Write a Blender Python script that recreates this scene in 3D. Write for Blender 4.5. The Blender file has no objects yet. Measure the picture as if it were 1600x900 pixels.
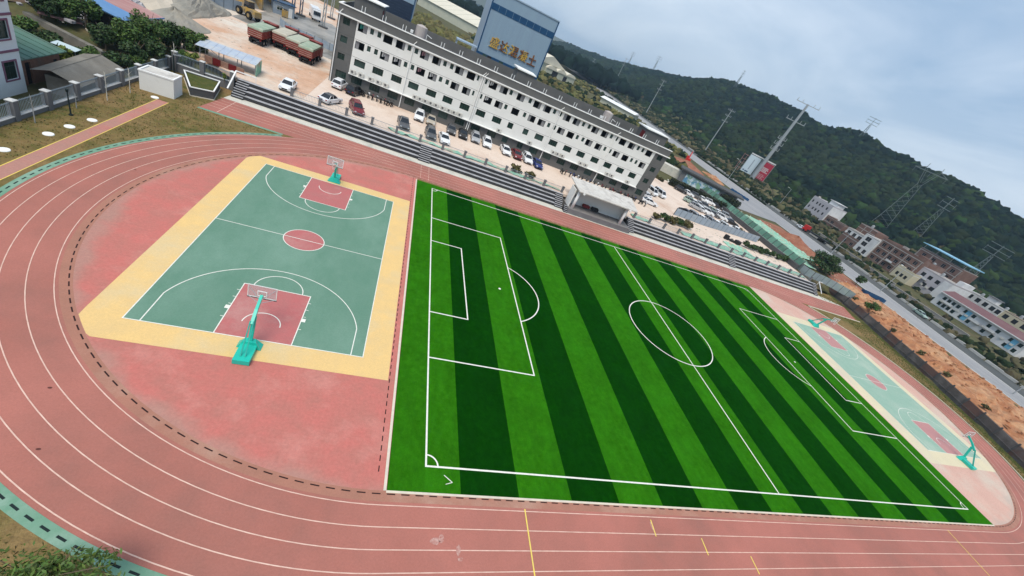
import bpy, math, random
import numpy as np
from mathutils import Matrix, Vector

random.seed(7)
RNG = np.random.default_rng(11)
SC = bpy.context.scene
COL = SC.collection

# ------------------------------------------------------------------ camera
cam_d = bpy.data.cameras.new('camera')
cam = bpy.data.objects.new('camera', cam_d)
COL.objects.link(cam)
cam_d.sensor_fit = 'HORIZONTAL'
cam_d.sensor_width = 36.0
cam_d.lens = 36.0 * 632.754 / 1600.0
cam_d.clip_start = 0.5
cam_d.clip_end = 30000
_R = ((0.91098513, -0.14648154, 0.38555059), (0.22918078, -0.59741472, -0.76848671), (0.34290271, 0.78844075, -0.51066517))
_m = Matrix.Identity(4)
for i in range(3):
    _m[i][0] = _R[0][i]; _m[i][1] = -_R[1][i]; _m[i][2] = -_R[2][i]
_m[0][3], _m[1][3], _m[2][3] = -6.607, -14.712, 24.607
cam.matrix_world = _m
SC.camera = cam

# ------------------------------------------------------------------ sky, sun, exposure
SUN_DIR = Vector((-0.22, -0.42, 0.88)).normalized()
W = bpy.data.worlds.new('World'); SC.world = W; W.use_nodes = True
nt = W.node_tree; nt.nodes.clear()
def _n(t, **k):
    n = nt.nodes.new(t)
    for a, b in k.items(): setattr(n, a, b)
    return n
out = _n('ShaderNodeOutputWorld'); bg = _n('ShaderNodeBackground'); bg.inputs['Strength'].default_value = 0.1
sky = _n('ShaderNodeTexSky', sky_type='NISHITA', sun_disc=False)
sky.sun_elevation = math.asin(SUN_DIR.z); sky.sun_rotation = math.atan2(SUN_DIR.x, SUN_DIR.y)
sky.air_density = 1.2; sky.dust_density = 2.0; sky.ozone_density = 1.5
tc = _n('ShaderNodeTexCoord'); sep = _n('ShaderNodeSeparateXYZ'); nt.links.new(tc.outputs['Generated'], sep.inputs[0])
mz = _n('ShaderNodeMath', operation='MAXIMUM'); nt.links.new(sep.outputs['Z'], mz.inputs[0]); mz.inputs[1].default_value = 0.0
az = _n('ShaderNodeMath', operation='ADD'); nt.links.new(mz.outputs[0], az.inputs[0]); az.inputs[1].default_value = 0.16
dx = _n('ShaderNodeMath', operation='DIVIDE'); nt.links.new(sep.outputs['X'], dx.inputs[0]); nt.links.new(az.outputs[0], dx.inputs[1])
dy = _n('ShaderNodeMath', operation='DIVIDE'); nt.links.new(sep.outputs['Y'], dy.inputs[0]); nt.links.new(az.outputs[0], dy.inputs[1])
cmb = _n('ShaderNodeCombineXYZ'); nt.links.new(dx.outputs[0], cmb.inputs[0]); nt.links.new(dy.outputs[0], cmb.inputs[1])
mp = _n('ShaderNodeMapping'); nt.links.new(cmb.outputs[0], mp.inputs['Vector']); mp.inputs['Rotation'].default_value = (0, 0, 0.85); mp.inputs['Scale'].default_value = (1.0, 0.42, 1.0)
nz = _n('ShaderNodeTexNoise'); nz.inputs['Scale'].default_value = 0.7; nz.inputs['Detail'].default_value = 7; nz.inputs['Roughness'].default_value = 0.56; nz.inputs['Distortion'].default_value = 0.8
nt.links.new(mp.outputs[0], nz.inputs['Vector'])
rp = _n('ShaderNodeValToRGB'); nt.links.new(nz.outputs['Fac'], rp.inputs[0])
rp.color_ramp.elements[0].position = 0.40; rp.color_ramp.elements[0].color = (2.6, 3.75, 5.3, 1)
rp.color_ramp.elements[1].position = 0.61; rp.color_ramp.elements[1].color = (5.5, 6.3, 7.3, 1)
mx = _n('ShaderNodeMixRGB'); mx.inputs['Fac'].default_value = 0.86
nt.links.new(sky.outputs[0], mx.inputs['Color1']); nt.links.new(rp.outputs[0], mx.inputs['Color2'])
# the cloud deck pales evenly towards the horizon all round, as overcast skies do
hr = _n('ShaderNodeMapRange'); hr.inputs['From Min'].default_value = 0.0; hr.inputs['From Max'].default_value = 0.22; hr.inputs['To Min'].default_value = 0.5; hr.inputs['To Max'].default_value = 0.0
nt.links.new(mz.outputs[0], hr.inputs['Value']); mh = _n('ShaderNodeMixRGB'); nt.links.new(hr.outputs[0], mh.inputs['Fac']); nt.links.new(mx.outputs[0], mh.inputs['Color1']); mh.inputs['Color2'].default_value = (5.9, 6.6, 7.3, 1)
nt.links.new(mh.outputs[0], bg.inputs['Color']); nt.links.new(bg.outputs[0], out.inputs['Surface'])

sl = bpy.data.lights.new('sun', 'SUN'); sl.energy = 2.3; sl.angle = math.radians(30); sl.color = (1.0, 0.93, 0.82)
sun = bpy.data.objects.new('sun', sl); COL.objects.link(sun); sun.location = (-40, -40, 90)
sun.rotation_mode = 'QUATERNION'; sun.rotation_quaternion = SUN_DIR.to_track_quat('Z', 'Y')
SC.view_settings.view_transform = 'Standard'; SC.view_settings.look = 'None'
SC.view_settings.exposure = 0.5; SC.view_settings.gamma = 1.0; SC.view_settings.use_curve_mapping = False
SC.cycles.max_bounces = 6; SC.cycles.diffuse_bounces = 2; SC.cycles.glossy_bounces = 2; SC.cycles.transmission_bounces = 3; SC.cycles.volume_bounces = 0
SC.cycles.use_denoising = True

# ------------------------------------------------------------------ materials
MATS = {}
def mat(name, c1, c2=None, scale=1.0, rough=0.85, c3=None, scale3=0.15, lo3=0.5, hi3=0.68, spec=0.25, metal=0.0, bump=0.0, bscale=None,
        detail=5, lo=0.35, hi=0.65, island=0.0, stretch=None, trans=0.0, obj_coord=False):
    if name in MATS: return MATS[name]
    m = bpy.data.materials.new(name); m.use_nodes = True; t = m.node_tree; N = t.nodes
    b = N['Principled BSDF']; b.inputs['Roughness'].default_value = rough; b.inputs['Specular IOR Level'].default_value = spec; b.inputs['Metallic'].default_value = metal
    c1 = tuple(c1) + (1,)
    if obj_coord:
        g = N.new('ShaderNodeTexCoord'); pos = g.outputs['Object']
    else:
        g = N.new('ShaderNodeNewGeometry'); pos = g.outputs['Position']
    if stretch:
        mpn = N.new('ShaderNodeMapping'); mpn.inputs['Scale'].default_value = stretch; t.links.new(pos, mpn.inputs['Vector']); pos = mpn.outputs[0]
    cur = None
    if c2 is not None:
        nz = N.new('ShaderNodeTexNoise'); nz.inputs['Scale'].default_value = scale; nz.inputs['Detail'].default_value = detail; nz.inputs['Roughness'].default_value = 0.62
        t.links.new(pos, nz.inputs['Vector'])
        r = N.new('ShaderNodeValToRGB'); r.color_ramp.elements[0].position = lo; r.color_ramp.elements[1].position = hi
        r.color_ramp.elements[0].color = c1; r.color_ramp.elements[1].color = tuple(c2) + (1,)
        t.links.new(nz.outputs['Fac'], r.inputs[0]); cur = r.outputs[0]
    if c3 is not None:
        nz3 = N.new('ShaderNodeTexNoise'); nz3.inputs['Scale'].default_value = scale3; nz3.inputs['Detail'].default_value = 6; nz3.inputs['Roughness'].default_value = 0.65
        t.links.new(pos, nz3.inputs['Vector'])
        mr = N.new('ShaderNodeMapRange'); mr.inputs['From Min'].default_value = lo3; mr.inputs['From Max'].default_value = hi3
        t.links.new(nz3.outputs['Fac'], mr.inputs['Value'])
        mixn = N.new('ShaderNodeMixRGB'); t.links.new(mr.outputs[0], mixn.inputs['Fac'])
        if cur is not None: t.links.new(cur, mixn.inputs['Color1'])
        else: mixn.inputs['Color1'].default_value = c1
        mixn.inputs['Color2'].default_value = tuple(c3) + (1,); cur = mixn.outputs[0]
    if island > 0:
        gi = N.new('ShaderNodeNewGeometry')
        mr = N.new('ShaderNodeMapRange'); mr.inputs['To Min'].default_value = 1 - island; mr.inputs['To Max'].default_value = 1 + island
        t.links.new(gi.outputs['Random Per Island'], mr.inputs['Value'])
        hs = N.new('ShaderNodeHueSaturation'); t.links.new(mr.outputs[0], hs.inputs['Value'])
        mh = N.new('ShaderNodeMapRange'); mh.inputs['To Min'].default_value = 0.5 - island * 0.07; mh.inputs['To Max'].default_value = 0.5 + island * 0.05
        mm = N.new('ShaderNodeMath'); mm.operation = 'FRACT'; ml = N.new('ShaderNodeMath'); ml.operation = 'MULTIPLY'; ml.inputs[1].default_value = 7.31
        t.links.new(gi.outputs['Random Per Island'], ml.inputs[0]); t.links.new(ml.outputs[0], mm.inputs[0]); t.links.new(mm.outputs[0], mh.inputs['Value']); t.links.new(mh.outputs[0], hs.inputs['Hue'])
        if cur is not None: t.links.new(cur, hs.inputs['Color'])
        else: hs.inputs['Color'].default_value = c1
        cur = hs.outputs[0]
    if cur is not None: t.links.new(cur, b.inputs['Base Color'])
    else: b.inputs['Base Color'].default_value = c1
    if bump > 0:
        nb = N.new('ShaderNodeTexNoise'); nb.inputs['Scale'].default_value = bscale or 12; nb.inputs['Detail'].default_value = 4; t.links.new(pos, nb.inputs['Vector'])
        bn = N.new('ShaderNodeBump'); bn.inputs['Strength'].default_value = bump; bn.inputs['Distance'].default_value = 0.1
        t.links.new(nb.outputs['Fac'], bn.inputs['Height']); t.links.new(bn.outputs[0], b.inputs['Normal'])
    if trans > 0:
        b.inputs['Alpha'].default_value = 1 - trans
    MATS[name] = m
    return m

# ------------------------------------------------------------------ mesh helpers
def speckle(m, scale, amp, stretch=None):
    # fine grain and wear on a surface: small value changes that stay with the surface
    t = m.node_tree; N = t.nodes; b = N['Principled BSDF']; src = b.inputs['Base Color'].links[0].from_socket; g = N.new('ShaderNodeNewGeometry'); pos = g.outputs['Position']
    if stretch:
        mpn = N.new('ShaderNodeMapping'); mpn.inputs['Scale'].default_value = stretch; t.links.new(pos, mpn.inputs['Vector']); pos = mpn.outputs[0]
    n2 = N.new('ShaderNodeTexNoise'); n2.inputs['Scale'].default_value = scale; n2.inputs['Detail'].default_value = 9; n2.inputs['Roughness'].default_value = 0.8; t.links.new(pos, n2.inputs['Vector'])
    mr = N.new('ShaderNodeMapRange'); mr.inputs['From Min'].default_value = 0.3; mr.inputs['From Max'].default_value = 0.7; mr.inputs['To Min'].default_value = 1 - amp; mr.inputs['To Max'].default_value = 1 + amp; t.links.new(n2.outputs['Fac'], mr.inputs['Value'])
    hs = N.new('ShaderNodeHueSaturation'); t.links.new(mr.outputs[0], hs.inputs['Value']); t.links.new(src, hs.inputs['Color']); t.links.new(hs.outputs[0], b.inputs['Base Color'])

class MB:
    def __init__(s): s.v = []; s.f = []
    def add(s, vs, fs):
        o = len(s.v); s.v += [tuple(p) for p in vs]; s.f += [tuple(i + o for i in q) for q in fs]; return s
    def mm(s, x0, x1, y0, y1, z0, z1):
        return s.add([(x0, y0, z0), (x1, y0, z0), (x1, y1, z0), (x0, y1, z0), (x0, y0, z1), (x1, y0, z1), (x1, y1, z1), (x0, y1, z1)],
                     [(0, 3, 2, 1), (4, 5, 6, 7), (0, 1, 5, 4), (1, 2, 6, 5), (2, 3, 7, 6), (3, 0, 4, 7)])
    def box(s, cx, cy, cz, sx, sy, sz, rz=0.0):
        c, n = math.cos(rz), math.sin(rz); vs = []
        for dz in (-sz / 2, sz / 2):
            for dx, dy in ((-sx / 2, -sy / 2), (sx / 2, -sy / 2), (sx / 2, sy / 2), (-sx / 2, sy / 2)):
                vs.append((cx + dx * c - dy * n, cy + dx * n + dy * c, cz + dz))
        return s.add(vs, [(0, 3, 2, 1), (4, 5, 6, 7), (0, 1, 5, 4), (1, 2, 6, 5), (2, 3, 7, 6), (3, 0, 4, 7)])
    def quad(s, a, b, c, d): return s.add([a, b, c, d], [(0, 1, 2, 3)])
    def poly(s, pts): return s.add(pts, [tuple(range(len(pts)))])
    def prism(s, pts, z0, z1):
        n = len(pts); vs = [(x, y, z0) for x, y in pts] + [(x, y, z1) for x, y in pts]
        fs = [tuple(range(n - 1, -1, -1)), tuple(range(n, 2 * n))] + [(i, (i + 1) % n, n + (i + 1) % n, n + i) for i in range(n)]
        return s.add(vs, fs)
    def beam(s, p0, p1, w, h=None):
        h = h or w; a = Vector(p0); b = Vector(p1); d = (b - a).normalized()
        up = Vector((0, 0, 1)) if abs(d.z) < 0.95 else Vector((1, 0, 0))
        u = d.cross(up).normalized(); v = u.cross(d)
        vs = []
        for q in (a, b):
            for i, j in ((-1, -1), (1, -1), (1, 1), (-1, 1)): vs.append(q + u * (i * w / 2) + v * (j * h / 2))
        return s.add(vs, [(0, 1, 2, 3), (7, 6, 5, 4), (0, 4, 5, 1), (1, 5, 6, 2), (2, 6, 7, 3), (3, 7, 4, 0)])
    def tube(s, p0, p1, r0, r1=None, n=8, cap=True):
        r1 = r0 if r1 is None else r1; a = Vector(p0); b = Vector(p1); d = (b - a).normalized()
        up = Vector((0, 0, 1)) if abs(d.z) < 0.95 else Vector((1, 0, 0))
        u = d.cross(up).normalized(); v = u.cross(d); vs = []
        for q, r in ((a, r0), (b, r1)):
            for i in range(n):
                t = 2 * math.pi * i / n; vs.append(q + u * (r * math.cos(t)) + v * (r * math.sin(t)))
        fs = [(i, (i + 1) % n, n + (i + 1) % n, n + i) for i in range(n)]
        if cap: fs += [tuple(range(n - 1, -1, -1)), tuple(range(n, 2 * n))]
        return s.add(vs, fs)
    def path(s, pts, r, n=6):
        for a, b in zip(pts[:-1], pts[1:]): s.tube(a, b, r, r, n)
        return s
    def loft(s, rings):
        n = len(rings[0]); o = []
        for r in rings: o += list(r)
        fs = [tuple(range(n - 1, -1, -1)), tuple(range((len(rings) - 1) * n, len(rings) * n))]
        for k in range(len(rings) - 1):
            for i in range(n): fs.append((k * n + i, k * n + (i + 1) % n, (k + 1) * n + (i + 1) % n, (k + 1) * n + i))
        return s.add(o, fs)
    def ribbon(s, pts, w, z, closed=False, w2=None):
        n = len(pts); P = [Vector((p[0], p[1])) for p in pts]; L = []; Rr = []
        for i in range(n):
            a = P[i - 1] if (i > 0 or closed) else P[i]; b = P[(i + 1) % n] if (i < n - 1 or closed) else P[i]
            d = (b - a).normalized(); q = Vector((-d.y, d.x))
            L.append(P[i] + q * (w / 2)); Rr.append(P[i] - q * (w / 2))
        vs = [(p.x, p.y, z) for p in L] + [(p.x, p.y, z) for p in Rr]
        m = n if closed else n - 1
        return s.add(vs, [(n + i, n + (i + 1) % n, (i + 1) % n, i) for i in range(m)])
    def mesh(s, name, smooth=False):
        me = bpy.data.meshes.new(name); me.from_pydata(s.v, [], s.f); me.validate(); me.update()
        if smooth: me.shade_smooth()
        return me

def obj(name, mb, m, parent=None, smooth=False, loc=None, rz=0.0):
    me = mb if isinstance(mb, bpy.types.Mesh) else mb.mesh(name, smooth)
    if not me.materials: me.materials.append(m)
    o = bpy.data.objects.new(name, me); COL.objects.link(o)
    if parent is not None: o.parent = parent
    if loc is not None: o.location = loc
    if rz: o.rotation_euler = (0, 0, rz)
    return o
def tag(o, label, cat, group=None):
    o['label'] = label; o['category'] = cat
    if group: o['group'] = group
    return o
def thing(name, label, cat, loc=(0, 0, 0), rz=0.0, group=None):
    o = bpy.data.objects.new(name, None); COL.objects.link(o); o.location = loc; o.rotation_euler = (0, 0, rz); o.empty_display_size = 0.3
    return tag(o, label, cat, group)
def struct(name, mb, m, label=None, parent=None, kind='structure', smooth=False):
    o = obj(name, mb, m, parent, smooth)
    if parent is None or kind == 'stuff': o['kind'] = kind
    if label: o['label'] = label
    return o
def copy_tree(o, parent=None):
    c = o.copy(); COL.objects.link(c)
    if parent is not None: c.parent = parent
    for ch in list(o.children): copy_tree(ch, c)
    return c
def recolor(root, old, new):
    """give a copied thing its own paint: the copied meshes keep their shape, the object-level slot takes the new material"""
    for ch in [root] + list(root.children_recursive):
        if ch.type == 'MESH' and ch.data.materials and ch.data.materials[0] == old:
            ch.material_slots[0].link = 'OBJECT'; ch.material_slots[0].material = new

def arc(cx, cy, r, a0, a1, n):
    return [(cx + r * math.cos(a0 + (a1 - a0) * i / n), cy + r * math.sin(a0 + (a1 - a0) * i / n)) for i in range(n + 1)]

def wall(mb, x0, x1, z0, z1, openings, y=0.0, depth=0.18, axis='x'):
    """flat wall with rectangular openings and reveals; axis x: wall in the xz plane at y, reveals run to y+depth; axis y: wall in the yz plane at x=y"""
    xs = sorted({x0, x1} | {min(max(a, x0), x1) for o in openings for a in o[:2]}); zs = sorted({z0, z1} | {min(max(a, z0), z1) for o in openings for a in o[2:4]})
    P = (lambda a, d, z: (a, y + d, z)) if axis == 'x' else (lambda a, d, z: (y + d, a, z))
    for i in range(len(zs) - 1):
        zc = (zs[i] + zs[i + 1]) / 2; run = None
        for j in range(len(xs) - 1):
            xc = (xs[j] + xs[j + 1]) / 2
            hole = any(o[0] < xc < o[1] and o[2] < zc < o[3] for o in openings)
            if not hole: run = [xs[j], xs[j + 1]] if run is None else [run[0], xs[j + 1]]
            if (hole or j == len(xs) - 2) and run is not None:
                mb.quad(P(run[0], 0, zs[i]), P(run[1], 0, zs[i]), P(run[1], 0, zs[i + 1]), P(run[0], 0, zs[i + 1])); run = None
    for a, b, c, d in [o[:4] for o in openings]:
        mb.quad(P(a, 0, c), P(b, 0, c), P(b, depth, c), P(a, depth, c)); mb.quad(P(a, 0, d), P(a, depth, d), P(b, depth, d), P(b, 0, d))
        mb.quad(P(a, 0, c), P(a, depth, c), P(a, depth, d), P(a, 0, d)); mb.quad(P(b, 0, c), P(b, 0, d), P(b, depth, d), P(b, depth, c))
    return mb

_wc = {}
def window(parent, x0, x1, z0, z1, y, npan, fm, gm, name='window', bar=0.05, axis='x', transom=True):
    """a framed window with a glass pane of its own, set in a reveal"""
    w, h = round(x1 - x0, 2), round(z1 - z0, 2); key = (w, h, npan, fm.name, gm.name, transom, bar)
    if key not in _wc:
        f = MB(); f.mm(0, w, 0, 0.06, 0, bar); f.mm(0, w, 0, 0.06, h - bar, h); f.mm(0, bar, 0, 0.06, bar, h - bar); f.mm(w - bar, w, 0, 0.06, bar, h - bar)
        for k in range(1, npan): f.mm(w * k / npan - bar / 2, w * k / npan + bar / 2, 0.003, 0.057, bar, h - bar)
        if transom: f.mm(bar, w - bar, 0.006, 0.054, h * 0.72 - bar / 2, h * 0.72 + bar / 2)
        g = MB(); g.mm(bar * 0.5, w - bar * 0.5, 0.028, 0.034, bar * 0.5, h - bar * 0.5)
        fme = f.mesh('window'); fme.materials.append(fm); gme = g.mesh('pane'); gme.materials.append(gm); _wc[key] = (fme, gme)
    fme, gme = _wc[key]
    if axis == 'x': o = obj(name, fme, fm, parent, loc=(x0, y, z0))
    else: o = obj(name, fme, fm, parent, loc=(y, x1, z0), rz=-math.pi / 2)
    obj('pane', gme, gm, o)
    return o

def leaf_cloud(n, centre, rad, size, clumps=8, flat=0.75, rng=RNG, seed=None, aspect=0.55):
    """leaf-sized quads spread through a lumpy crown"""
    cs = rng.normal(0, 1, (clumps, 3)); cs /= np.linalg.norm(cs, axis=1)[:, None]; cs *= rng.uniform(0.25, 0.78, (clumps, 1)); cs[:, 2] = cs[:, 2] * 0.9
    k = rng.integers(0, clumps, n); d = rng.normal(0, 1, (n, 3)); d /= np.linalg.norm(d, axis=1)[:, None]
    p = cs[k] + d * (rng.uniform(0.05, 1, (n, 1)) ** 0.45) * rng.uniform(0.3, 0.5, (clumps, 1))[k]
    p = p * np.array(rad) + np.array(centre)
    nn = d * 0.6 + rng.normal(0, 0.55, (n, 3)) + np.array([0, 0, 0.35]); nn /= np.linalg.norm(nn, axis=1)[:, None]
    a = np.cross(nn, rng.normal(0, 1, (n, 3))); a /= np.linalg.norm(a, axis=1)[:, None] + 1e-9; b = np.cross(nn, a)
    s = size * rng.uniform(0.6, 1.35, (n, 1)); a = a * s; b = b * s * aspect
    v = np.stack([p - a, p + b, p + a, p - b], 1).reshape(-1, 3)
    f = np.arange(4 * n).reshape(-1, 4)
    return v, f
def np_mesh(name, v, f, m=None, smooth=False):
    me = bpy.data.meshes.new(name); v = np.asarray(v, np.float32); f = np.asarray(f, np.int32); k = f.shape[1]
    me.vertices.add(len(v)); me.vertices.foreach_set('co', v.ravel()); me.loops.add(f.size); me.loops.foreach_set('vertex_index', f.ravel())
    me.polygons.add(len(f)); me.polygons.foreach_set('loop_start', np.arange(len(f), dtype=np.int32) * k); me.polygons.foreach_set('loop_total', np.full(len(f), k, np.int32))
    me.update(calc_edges=True)
    if smooth: me.shade_smooth()
    if m: me.materials.append(m)
    return me

# ------------------------------------------------------------------ palette
M_track = mat('track_rubber', (0.350, 0.130, 0.100), (0.300, 0.125, 0.098), 0.4, 0.85, c3=(0.405, 0.150, 0.117), scale3=0.11, lo3=0.42, hi3=0.66, bump=0.15, bscale=30, spec=0.3)
M_edge = mat('track_inner_rubber', (0.32, 0.150, 0.105), (0.37, 0.165, 0.115), 0.6, 0.8, c3=(0.40, 0.23, 0.17), scale3=0.2, spec=0.3)
M_pink = mat('apron_rubber', (0.50, 0.150, 0.125), (0.42, 0.155, 0.125), 0.55, 0.8, c3=(0.55, 0.235, 0.195), scale3=0.3, lo3=0.52, hi3=0.78, bump=0.12, bscale=25, spec=0.32)
M_yel = mat('court_yellow', (0.72, 0.485, 0.195), (0.65, 0.45, 0.20), 0.6, 0.78, c3=(0.60, 0.47, 0.27), scale3=0.2, lo3=0.5, hi3=0.72, spec=0.32)
M_cgr = mat('court_green', (0.103, 0.215, 0.150), (0.125, 0.235, 0.170), 0.6, 0.75, c3=(0.165, 0.285, 0.215), scale3=0.17, lo3=0.48, hi3=0.74, spec=0.35, stretch=(1, 0.5, 1))
M_key = mat('court_red', (0.44, 0.125, 0.120), (0.40, 0.14, 0.13), 0.7, 0.65, c3=(0.45, 0.21, 0.19), scale3=0.3, spec=0.35)
M_line = mat('line_white', (0.78, 0.77, 0.70), (0.66, 0.66, 0.58), 3.0, 0.7)
M_tline = mat('lane_line_paint', (0.72, 0.50, 0.41), (0.58, 0.37, 0.30), 2.0, 0.7)
M_yline = mat('line_yellow', (0.80, 0.60, 0.10), (0.66, 0.50, 0.14), 2.0, 0.7)
def turf(name, c1, c2):
    return mat(name, c1, c2, 2.2, 0.95, c3=tuple(c * 1.22 + 0.001 for c in c1), scale3=0.35, lo3=0.45, hi3=0.7, bump=0.6, bscale=35, spec=0.0, detail=8)
M_tl = turf('turf_light', (0.019, 0.124, 0.003), (0.029, 0.155, 0.005))
M_td = turf('turf_dark', (0.0018, 0.034, 0.0012), (0.0035, 0.046, 0.002))
M_lawn = mat('dry_lawn', (0.185, 0.135, 0.052), (0.075, 0.085, 0.022), 1.1, 0.95, c3=(0.235, 0.155, 0.070), scale3=0.14, lo3=0.42, hi3=0.62, bump=1.0, bscale=7, lo=0.40, hi=0.62, detail=9, spec=0.08)
M_drain = mat('drain_green', (0.135, 0.275, 0.185), (0.17, 0.30, 0.215), 1.5, 0.85, c3=(0.25, 0.37, 0.29), scale3=0.5)
M_slot = mat('drain_slot', (0.03, 0.012, 0.012), rough=0.9)
M_slotd = mat('drain_slot_dark', (0.012, 0.022, 0.022), rough=0.9)
M_conc = mat('pale_concrete', (0.60, 0.56, 0.48), (0.50, 0.49, 0.43), 0.8, 0.9, c3=(0.36, 0.37, 0.32), scale3=0.35, lo3=0.52, hi3=0.72)
M_lot = mat('lot_concrete', (0.68, 0.56, 0.47), (0.62, 0.50, 0.41), 0.25, 0.9, c3=(0.52, 0.36, 0.27), scale3=0.09, lo3=0.54, hi3=0.74, bump=0.1, bscale=4)
M_dirt = mat('yard_dirt', (0.60, 0.42, 0.31), (0.52, 0.31, 0.20), 0.16, 0.95, c3=(0.62, 0.55, 0.47), scale3=0.07, lo3=0.44, hi3=0.6, bump=0.4, bscale=2, detail=8)
M_wet = mat('wet_yard', (0.22, 0.21, 0.19), (0.36, 0.33, 0.29), 0.2, 0.45, c3=(0.14, 0.13, 0.11), scale3=0.12, lo3=0.5, hi3=0.6, spec=0.5)
M_bank = mat('orange_soil', (0.40, 0.185, 0.085), (0.29, 0.115, 0.055), 0.35, 0.95, c3=(0.46, 0.27, 0.15), scale3=0.2, lo3=0.45, hi3=0.65, bump=0.9, bscale=1.6, detail=9)
M_soil = mat('red_soil', (0.24, 0.085, 0.05), (0.30, 0.14, 0.085), 0.3, 0.95, bump=0.9, bscale=1.2, detail=9)
M_road = mat('road_concrete', (0.30, 0.295, 0.30), (0.25, 0.25, 0.255), 0.3, 0.85, c3=(0.34, 0.33, 0.32), scale3=0.05, stretch=(1, 0.2, 1))
M_asph = mat('asphalt_dark', (0.075, 0.080, 0.080), (0.10, 0.10, 0.095), 0.4, 0.85, c3=(0.06, 0.065, 0.06), scale3=0.1)
M_terr = mat('scrub_ground', (0.045, 0.058, 0.018), (0.12, 0.090, 0.045), 0.22, 0.97, c3=(0.085, 0.085, 0.032), scale3=0.04, lo3=0.4, hi3=0.65, bump=0.5, bscale=0.6, detail=9)

for _m_, _s, _a in ((M_track, 9, 0.13), (M_edge, 9, 0.13), (M_yel, 7, 0.10), (M_cgr, 7, 0.12), (M_key, 7, 0.12), (M_lot, 2.5, 0.10), (M_lawn, 2.2, 0.42), (M_conc, 4, 0.15), (M_dirt, 1.2, 0.16), (M_bank, 1.0, 0.30), (M_soil, 1.0, 0.3), (M_terr, 0.6, 0.4), (M_road, 1.0, 0.1)): speckle(_m_, _s, _a)
for _m_ in (M_tl, M_td): speckle(_m_, 0.22, 0.22); speckle(_m_, 1.3, 0.20, (1.0, 0.35, 1)); speckle(_m_, 14, 0.22)
# ------------------------------------------------------------------ terrain
RY = [-2000, 100, 210, 262, 333, 387, 425, 474, 536, 640, 785, 1110, 1460, 1710, 2600]
RH = [34, 46, 53, 62, 66, 73, 65, 71, 76, 78, 58, 36, 25, 24, 15]
X0Y = [-500, 130, 200, 400, 1000, 2000]; X0X = [315, 300, 262, 250, 290, 330]
XWY = [-60, 0, 7, 17, 27, 44, 62]; XWX = [86, 96.5, 100.2, 104.2, 107.2, 110.6, 113.0]
def xw(y): return float(np.interp(y, XWY, XWX))
def sstep(t): t = np.clip(t, 0, 1); return t * t * (3 - 2 * t)
def terrain(x, y):
    x = np.asarray(x, float); y = np.asarray(y, float)
    wx = np.interp(y, XWY, XWX); out_e = sstep((x - wx - 0.5) / 3.0); out_n = sstep((y - 60.0) / 3.0); out_w = sstep((-38.9 - x) / 2.0)
    west = sstep((y - 49.0) / 11.0)
    inside = np.where(x < -38.9, (1 - west) * out_w + (1 - out_w), 1.0) * (1 - np.where(x > 0, np.maximum(out_e, out_n), out_n))
    z = np.where(x < -38.9, 1.9 * west, 1.9 * (1 - inside)) - np.where(x < -38.9, 0.3 + 0.75 * (1 - west) * out_w, 0.3 * inside)
    x0 = np.interp(y, X0Y, X0X); t = (x - x0) / (456.0 - x0); rh = np.interp(y, RY, RH) - 2
    p = np.where(t < 1, np.clip(t, 0, 1) ** 1.35, np.clip(1 - (t - 1) * 0.55, 0.1, 1))
    sp = 7 * np.sin(y / 31 + np.sin(x / 47) * 1.2) + 4 * np.sin(y / 17 - x / 39)
    z = z + rh * p + sp * np.clip(p * (1 - p) * 3.2, 0, 1) * np.where(t < 1, 1, 0.3)
    # far low range along the horizon
    d = np.hypot(x, y - 3300); far = np.exp(-((y - 3300 - 150 * np.sin(x / 500)) / 420) ** 2) * (52 + 26 * np.sin(x / 340 + 1) + 12 * np.sin(x / 130))
    return z + np.clip(far, 0, None) * sstep((y - 1800) / 800)
gx = np.unique(np.r_[-7000, -4000, -2400, -1500, -900, -500, -250, -140, np.arange(-90, 530, 4.0), np.arange(540, 1300, 40), np.arange(1300, 3300, 200), 5000, 7000, [-38.9, -40.9]])
gy = np.unique(np.r_[-7000, -3000, -1200, -500, -200, -100, np.arange(-60, 260, 4.0), np.arange(260, 900, 9.0), np.arange(900, 2000, 25), np.arange(2000, 4200, 90), 5200, 7000, [60, 63]])
GX, GY = np.meshgrid(gx, gy); GZ = terrain(GX, GY)
nx, ny = len(gx), len(gy); idx = np.arange(nx * ny).reshape(ny, nx)
F = np.stack([idx[:-1, :-1], idx[:-1, 1:], idx[1:, 1:], idx[1:, :-1]], -1).reshape(-1, 4)
struct('ground', np_mesh('ground', np.stack([GX, GY, GZ], -1).reshape(-1, 3), F, M_terr, True), M_terr)

def sheet(name, pts, z, m, parent=None, label=None):
    mb = MB().poly([(x, y, z) for x, y in pts]); return struct(name, mb, m, label, parent)

# school lawn
ye = np.linspace(62, -60, 40)
sheet('lawn', [(-38.7, -60), ] + [(xw(y) + 0.3, y) for y in ye[::-1]] + [(113, 58.6), (-38.7, 61)], 0.0, M_lawn)

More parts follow.
